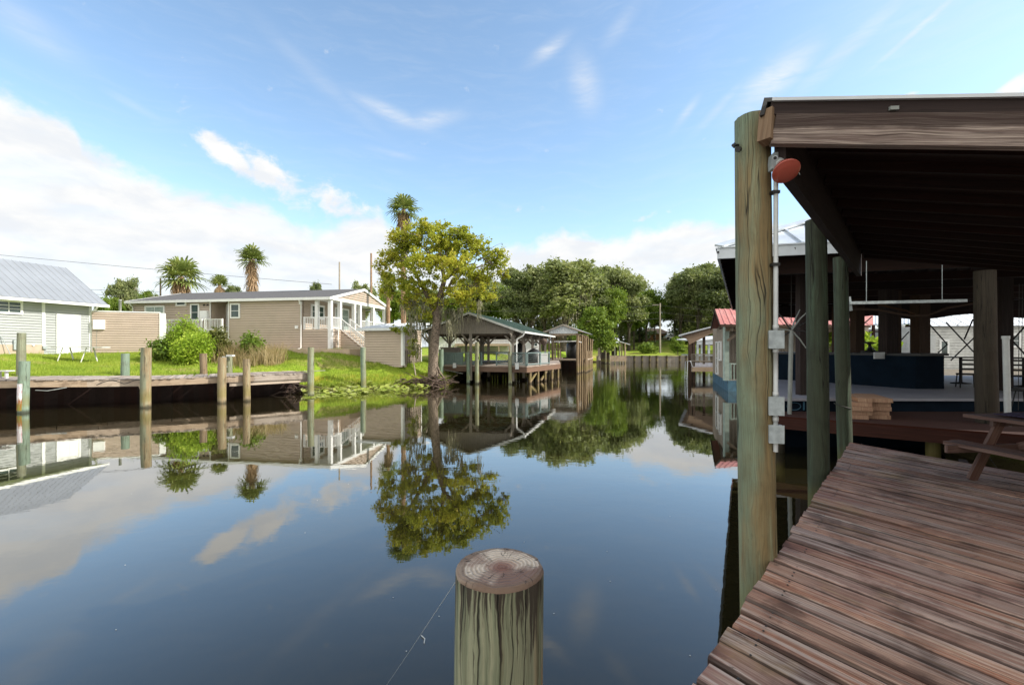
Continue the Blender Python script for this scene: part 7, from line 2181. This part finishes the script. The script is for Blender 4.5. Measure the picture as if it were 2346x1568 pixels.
x, y, z = T.sep(uv); px, py, pz = T.sep(pos)
wv = T.noise(T.mapping(uv, (2.0, 5.0, 1)), 1.4, 4, .55)
st = T.comb(x, T.m('MULTIPLY_ADD', wv, .05, y), 0)
fine = T.noise(T.mapping(st, (4, 260, 1)), 1.0, 7, .65); mid = T.noise(T.mapping(st, (1.1, 34, 1)), 1.0, 6, .65); wide = T.noise(T.mapping(st, (.35, 7, 1), (1, 5, 0)), 1.0, 3, .5)
c = T.mix(T.ss(mid, .3, .7), (.15, .175, .11), (.33, .33, .22))
c = T.mix(T.m('MULTIPLY', T.ss(fine, .45, .7), .45), c, (.09, .085, .05))
c = T.mix(T.m('MULTIPLY', T.ss(wide, .51, .60), .85), c, (.27, .165, .08))
c = T.mix(T.m('MULTIPLY', T.ss(T.noise(T.mapping(st, (.5, 15, 1), (9, 2, 0)), 1.0, 4, .6), .56, .66), .6), c, (.09, .075, .035))
# black mould hanging down from the top edge
dp = T.m('SUBTRACT', zt, pz)
ml = T.noise(T.mapping(st, (1.6, 46, 1), (3, 3, 0)), 1.0, 7, .7)
mold = T.ss(T.m('SUBTRACT', T.m('MULTIPLY', T.ss(ml, .40, .72), .45), dp), -.03, .10)
c = T.mix(T.m('MULTIPLY', mold, .92), c, (.035, .025, .02))
ck = T.noise(T.mapping(st, (.28, 13, 1), (3, 1, 0)), 1.0, 2, .4)
crk = T.ss(T.m('ABSOLUTE', T.m('SUBTRACT', ck, .5)), 0, .014, 1, 0)
c = T.mix(T.m('MULTIPLY', crk, .92), c, (.010, .008, .006))
T.put(b.inputs['Base Color'], c); b.inputs['Roughness'].default_value = .75; b.inputs['Specular IOR Level'].default_value = .3
bp = T.n('ShaderNodeBump'); bp.inputs['Strength'].default_value = .8; bp.inputs['Distance'].default_value = .006
T.put(bp.inputs['Height'], T.m('SUBTRACT', T.m('ADD', fine, mid), T.m('MULTIPLY', crk, 3.0))); T.t.links.new(bp.outputs[0], b.inputs['Normal'])
np_ = thing('piling', 'thick cut off piling with grey cracked top in the centre foreground', 'piling', (PN.x, PN.y, 0))
mb, grid = rough_pile('shaft', PN + Vector((-.03, 0, -.8)), PN + Vector((0, 0, zt - .012)), rn, None, None, n=110, rows=70, amp=.0035, seed=14, ztop=1)
mb.build('shaft', m, np_)
# worn, slightly domed top with an uneven rim
mb = MB(); top = grid[-1]; c0 = Vector((PN.x, PN.y, zt)); n = len(top); rings = [top]
for f, h in ((.975, .012), (.9, .015), (.75, .013), (.55, .014), (.35, .012), (.18, .010), (.06, .009)):
    rings.append([c0 + (Vector((p.x, p.y, zt)) - c0) * f + Vector((0, 0, h - .012 + .0025 * mnoise.noise(Vector((p.x * 30 * f, p.y * 30 * f, f * 9))) + (.006 if f < .95 else 0) * mnoise.noise(Vector((p.x * 9 * f, p.y * 9 * f, 3))))) for p in top])
i0 = 0
for rg_ in rings: mb.v += [tuple(p) for p in rg_]
for i in range(len(rings) - 1):
    for k in range(n):
        k2 = (k + 1) % n; mb.f.append((i * n + k, i * n + k2, (i + 1) * n + k2, (i + 1) * n + k)); mb.uv += [(0, 0)] * 4; mb.smooth.append(True)
mb.f.append(tuple(range((len(rings) - 1) * n, len(rings) * n))); mb.uv += [(0, 0)] * n; mb.smooth.append(True)
tp = mb.build('cut_top', end_grain(), None, (PN.x, PN.y, zt)); tp.parent = np_; tp.location = (0, 0, zt)
for kk in ('label', 'category'):
    if kk in tp: del tp[kk]
# thread from the piling to the water
mb = MB(); a = Vector((PN.x - rn, PN.y, PZ(1325, Yn))); b_ = G(885, 1568, 0.0) + (G(885, 1568, 0.0) - a) * .0
mb.tube([a, a.lerp(b_, .5) + Vector((0, 0, -.004)), b_], .0011, 4); tag(mb.build('spider_thread', MT['pvc'], None, a), 'fine pale thread running from the near piling down to the water', 'thread')

# ------------------------------------------------------------------ picnic table
pt = thing('picnic_table', 'weathered brown picnic table with attached bench on the near dock', 'picnic table', (6.1, 5, 1.0))
td = Vector((.085, -1, 0)).normalized(); tx = Vector((1, .085, 0)).normalized()
T0 = G(2205, 947, 1.76); T0.z = 1.76
mb = MB()
for i in range(5):
    a = T0 + tx * (.075 + i * .152) + td * random.uniform(-.01, .02); mb.beam(a - Vector((0, 0, .02)), a + td * 1.85 - Vector((0, 0, .02)), .145, .04)
mb.build('tabletop', MT['picnic'], pt)
Bq = G(2150, 1007, 1.45)
for base in (Bq, Bq + tx * 1.38):
    mb = MB()
    for i in range(2):
        a = base + tx * (.07 + i * .145) + td * (.0 + .05 * (i == 0)); mb.beam(a - Vector((0, 0, .02)), a + td * 1.9 - Vector((0, 0, .02)), .138, .042)
    mb.build('bench', MT['picnic'], pt)
ctr = T0 + tx * .38
for t in (.3, 1.55):
    o = ctr + td * t; 
    for sg in (-1, 1):
        mb = MB(); top_ = o + tx * sg * .22 + Vector((0, 0, -.04)); bt = o + tx * sg * .62; bt.z = 1.0
        mb.beam(Vector((top_.x, top_.y, 1.72)), bt, .04, .11, up=(tx.x * sg, tx.y * sg, 0) if 0 else (0, 0, 1)); mb.build('leg', MT['picnic'], pt)
    mb = MB(); mb.beam(Vector((*(o - tx * .95).xy, 1.385)), Vector((*(o + tx * .95).xy, 1.385)), .04, .09); mb.beam(Vector((*(o - tx * .35).xy, 1.69)), Vector((*(o + tx * .35).xy, 1.69)), .04, .08)
    mb.build('cross_beam', MT['picnic'], pt)
mb = MB(); mb.beam(Vector((*(ctr + td * .32).xy, 1.40)), Vector((*(ctr + td * .9).xy, 1.68)), .04, .09); mb.build('brace', MT['picnic'], pt)
# folded dark cloth on the table
mb = MB(); n = 14; c = T0 + tx * .42 + td * .42; rows = []
for i in range(n + 1):
    row = []
    for j in range(n + 1):
        p = c + tx * (i / n - .5) * .5 + td * (j / n - .3) * .7; h = .02 + .045 * (mnoise.noise(Vector((i * .4, j * .35, 2))) + .6) * math.sin(math.pi * i / n) ** .5 * math.sin(math.pi * j / n) ** .5
        row.append(Vector((p.x, p.y, 1.762 + max(.002, h))))
    rows.append(row)
for i in range(n):
    for j in range(n): mb.poly([rows[i][j], rows[i + 1][j], rows[i + 1][j + 1], rows[i][j + 1]], smooth=True)
cl = mb.build('cloth', MT['purple'], None, c); tag(cl, 'crumpled dark purple cloth lying on the picnic table', 'cloth')
sm_ = cl.modifiers.new('thick', 'SOLIDIFY'); sm_.thickness = .008

# unseen building added right of the frame to cast shade over the near dock
cb = thing('shade_building', 'tall brown boarded building added out of view to shade the near dock', 'house', (9, -3, 1))
cw = Wall((7.0, 1.5), (0, -1), n=(-1, 0)); mb = MB(); cw.laps(mb, .6, 8.4, lambda z: (0, 13), .2, .02)
mb.prism([Vector((7.01, 1.5, -.5)), Vector((15, 1.5, -.5)), Vector((15, -11.5, -.5)), Vector((7.01, -11.5, -.5))], (0, 0, 8.9)); mb.build('wall', MT['beigewall'], cb)
mb = MB(); mb.prism([Vector((6.5, 2.0, 8.4)), Vector((15.5, 2.0, 8.4)), Vector((11, 2.0, 10.6))], (0, -14, 0)); mb.build('roof', MT['shingle'], cb)
for i in range(3):
    for zf in (1.9, 5.2): window(cw, cb, 1.5 + i * 4, 3.0 + i * 4, zf, zf + 1.5, .1, 2, 2)
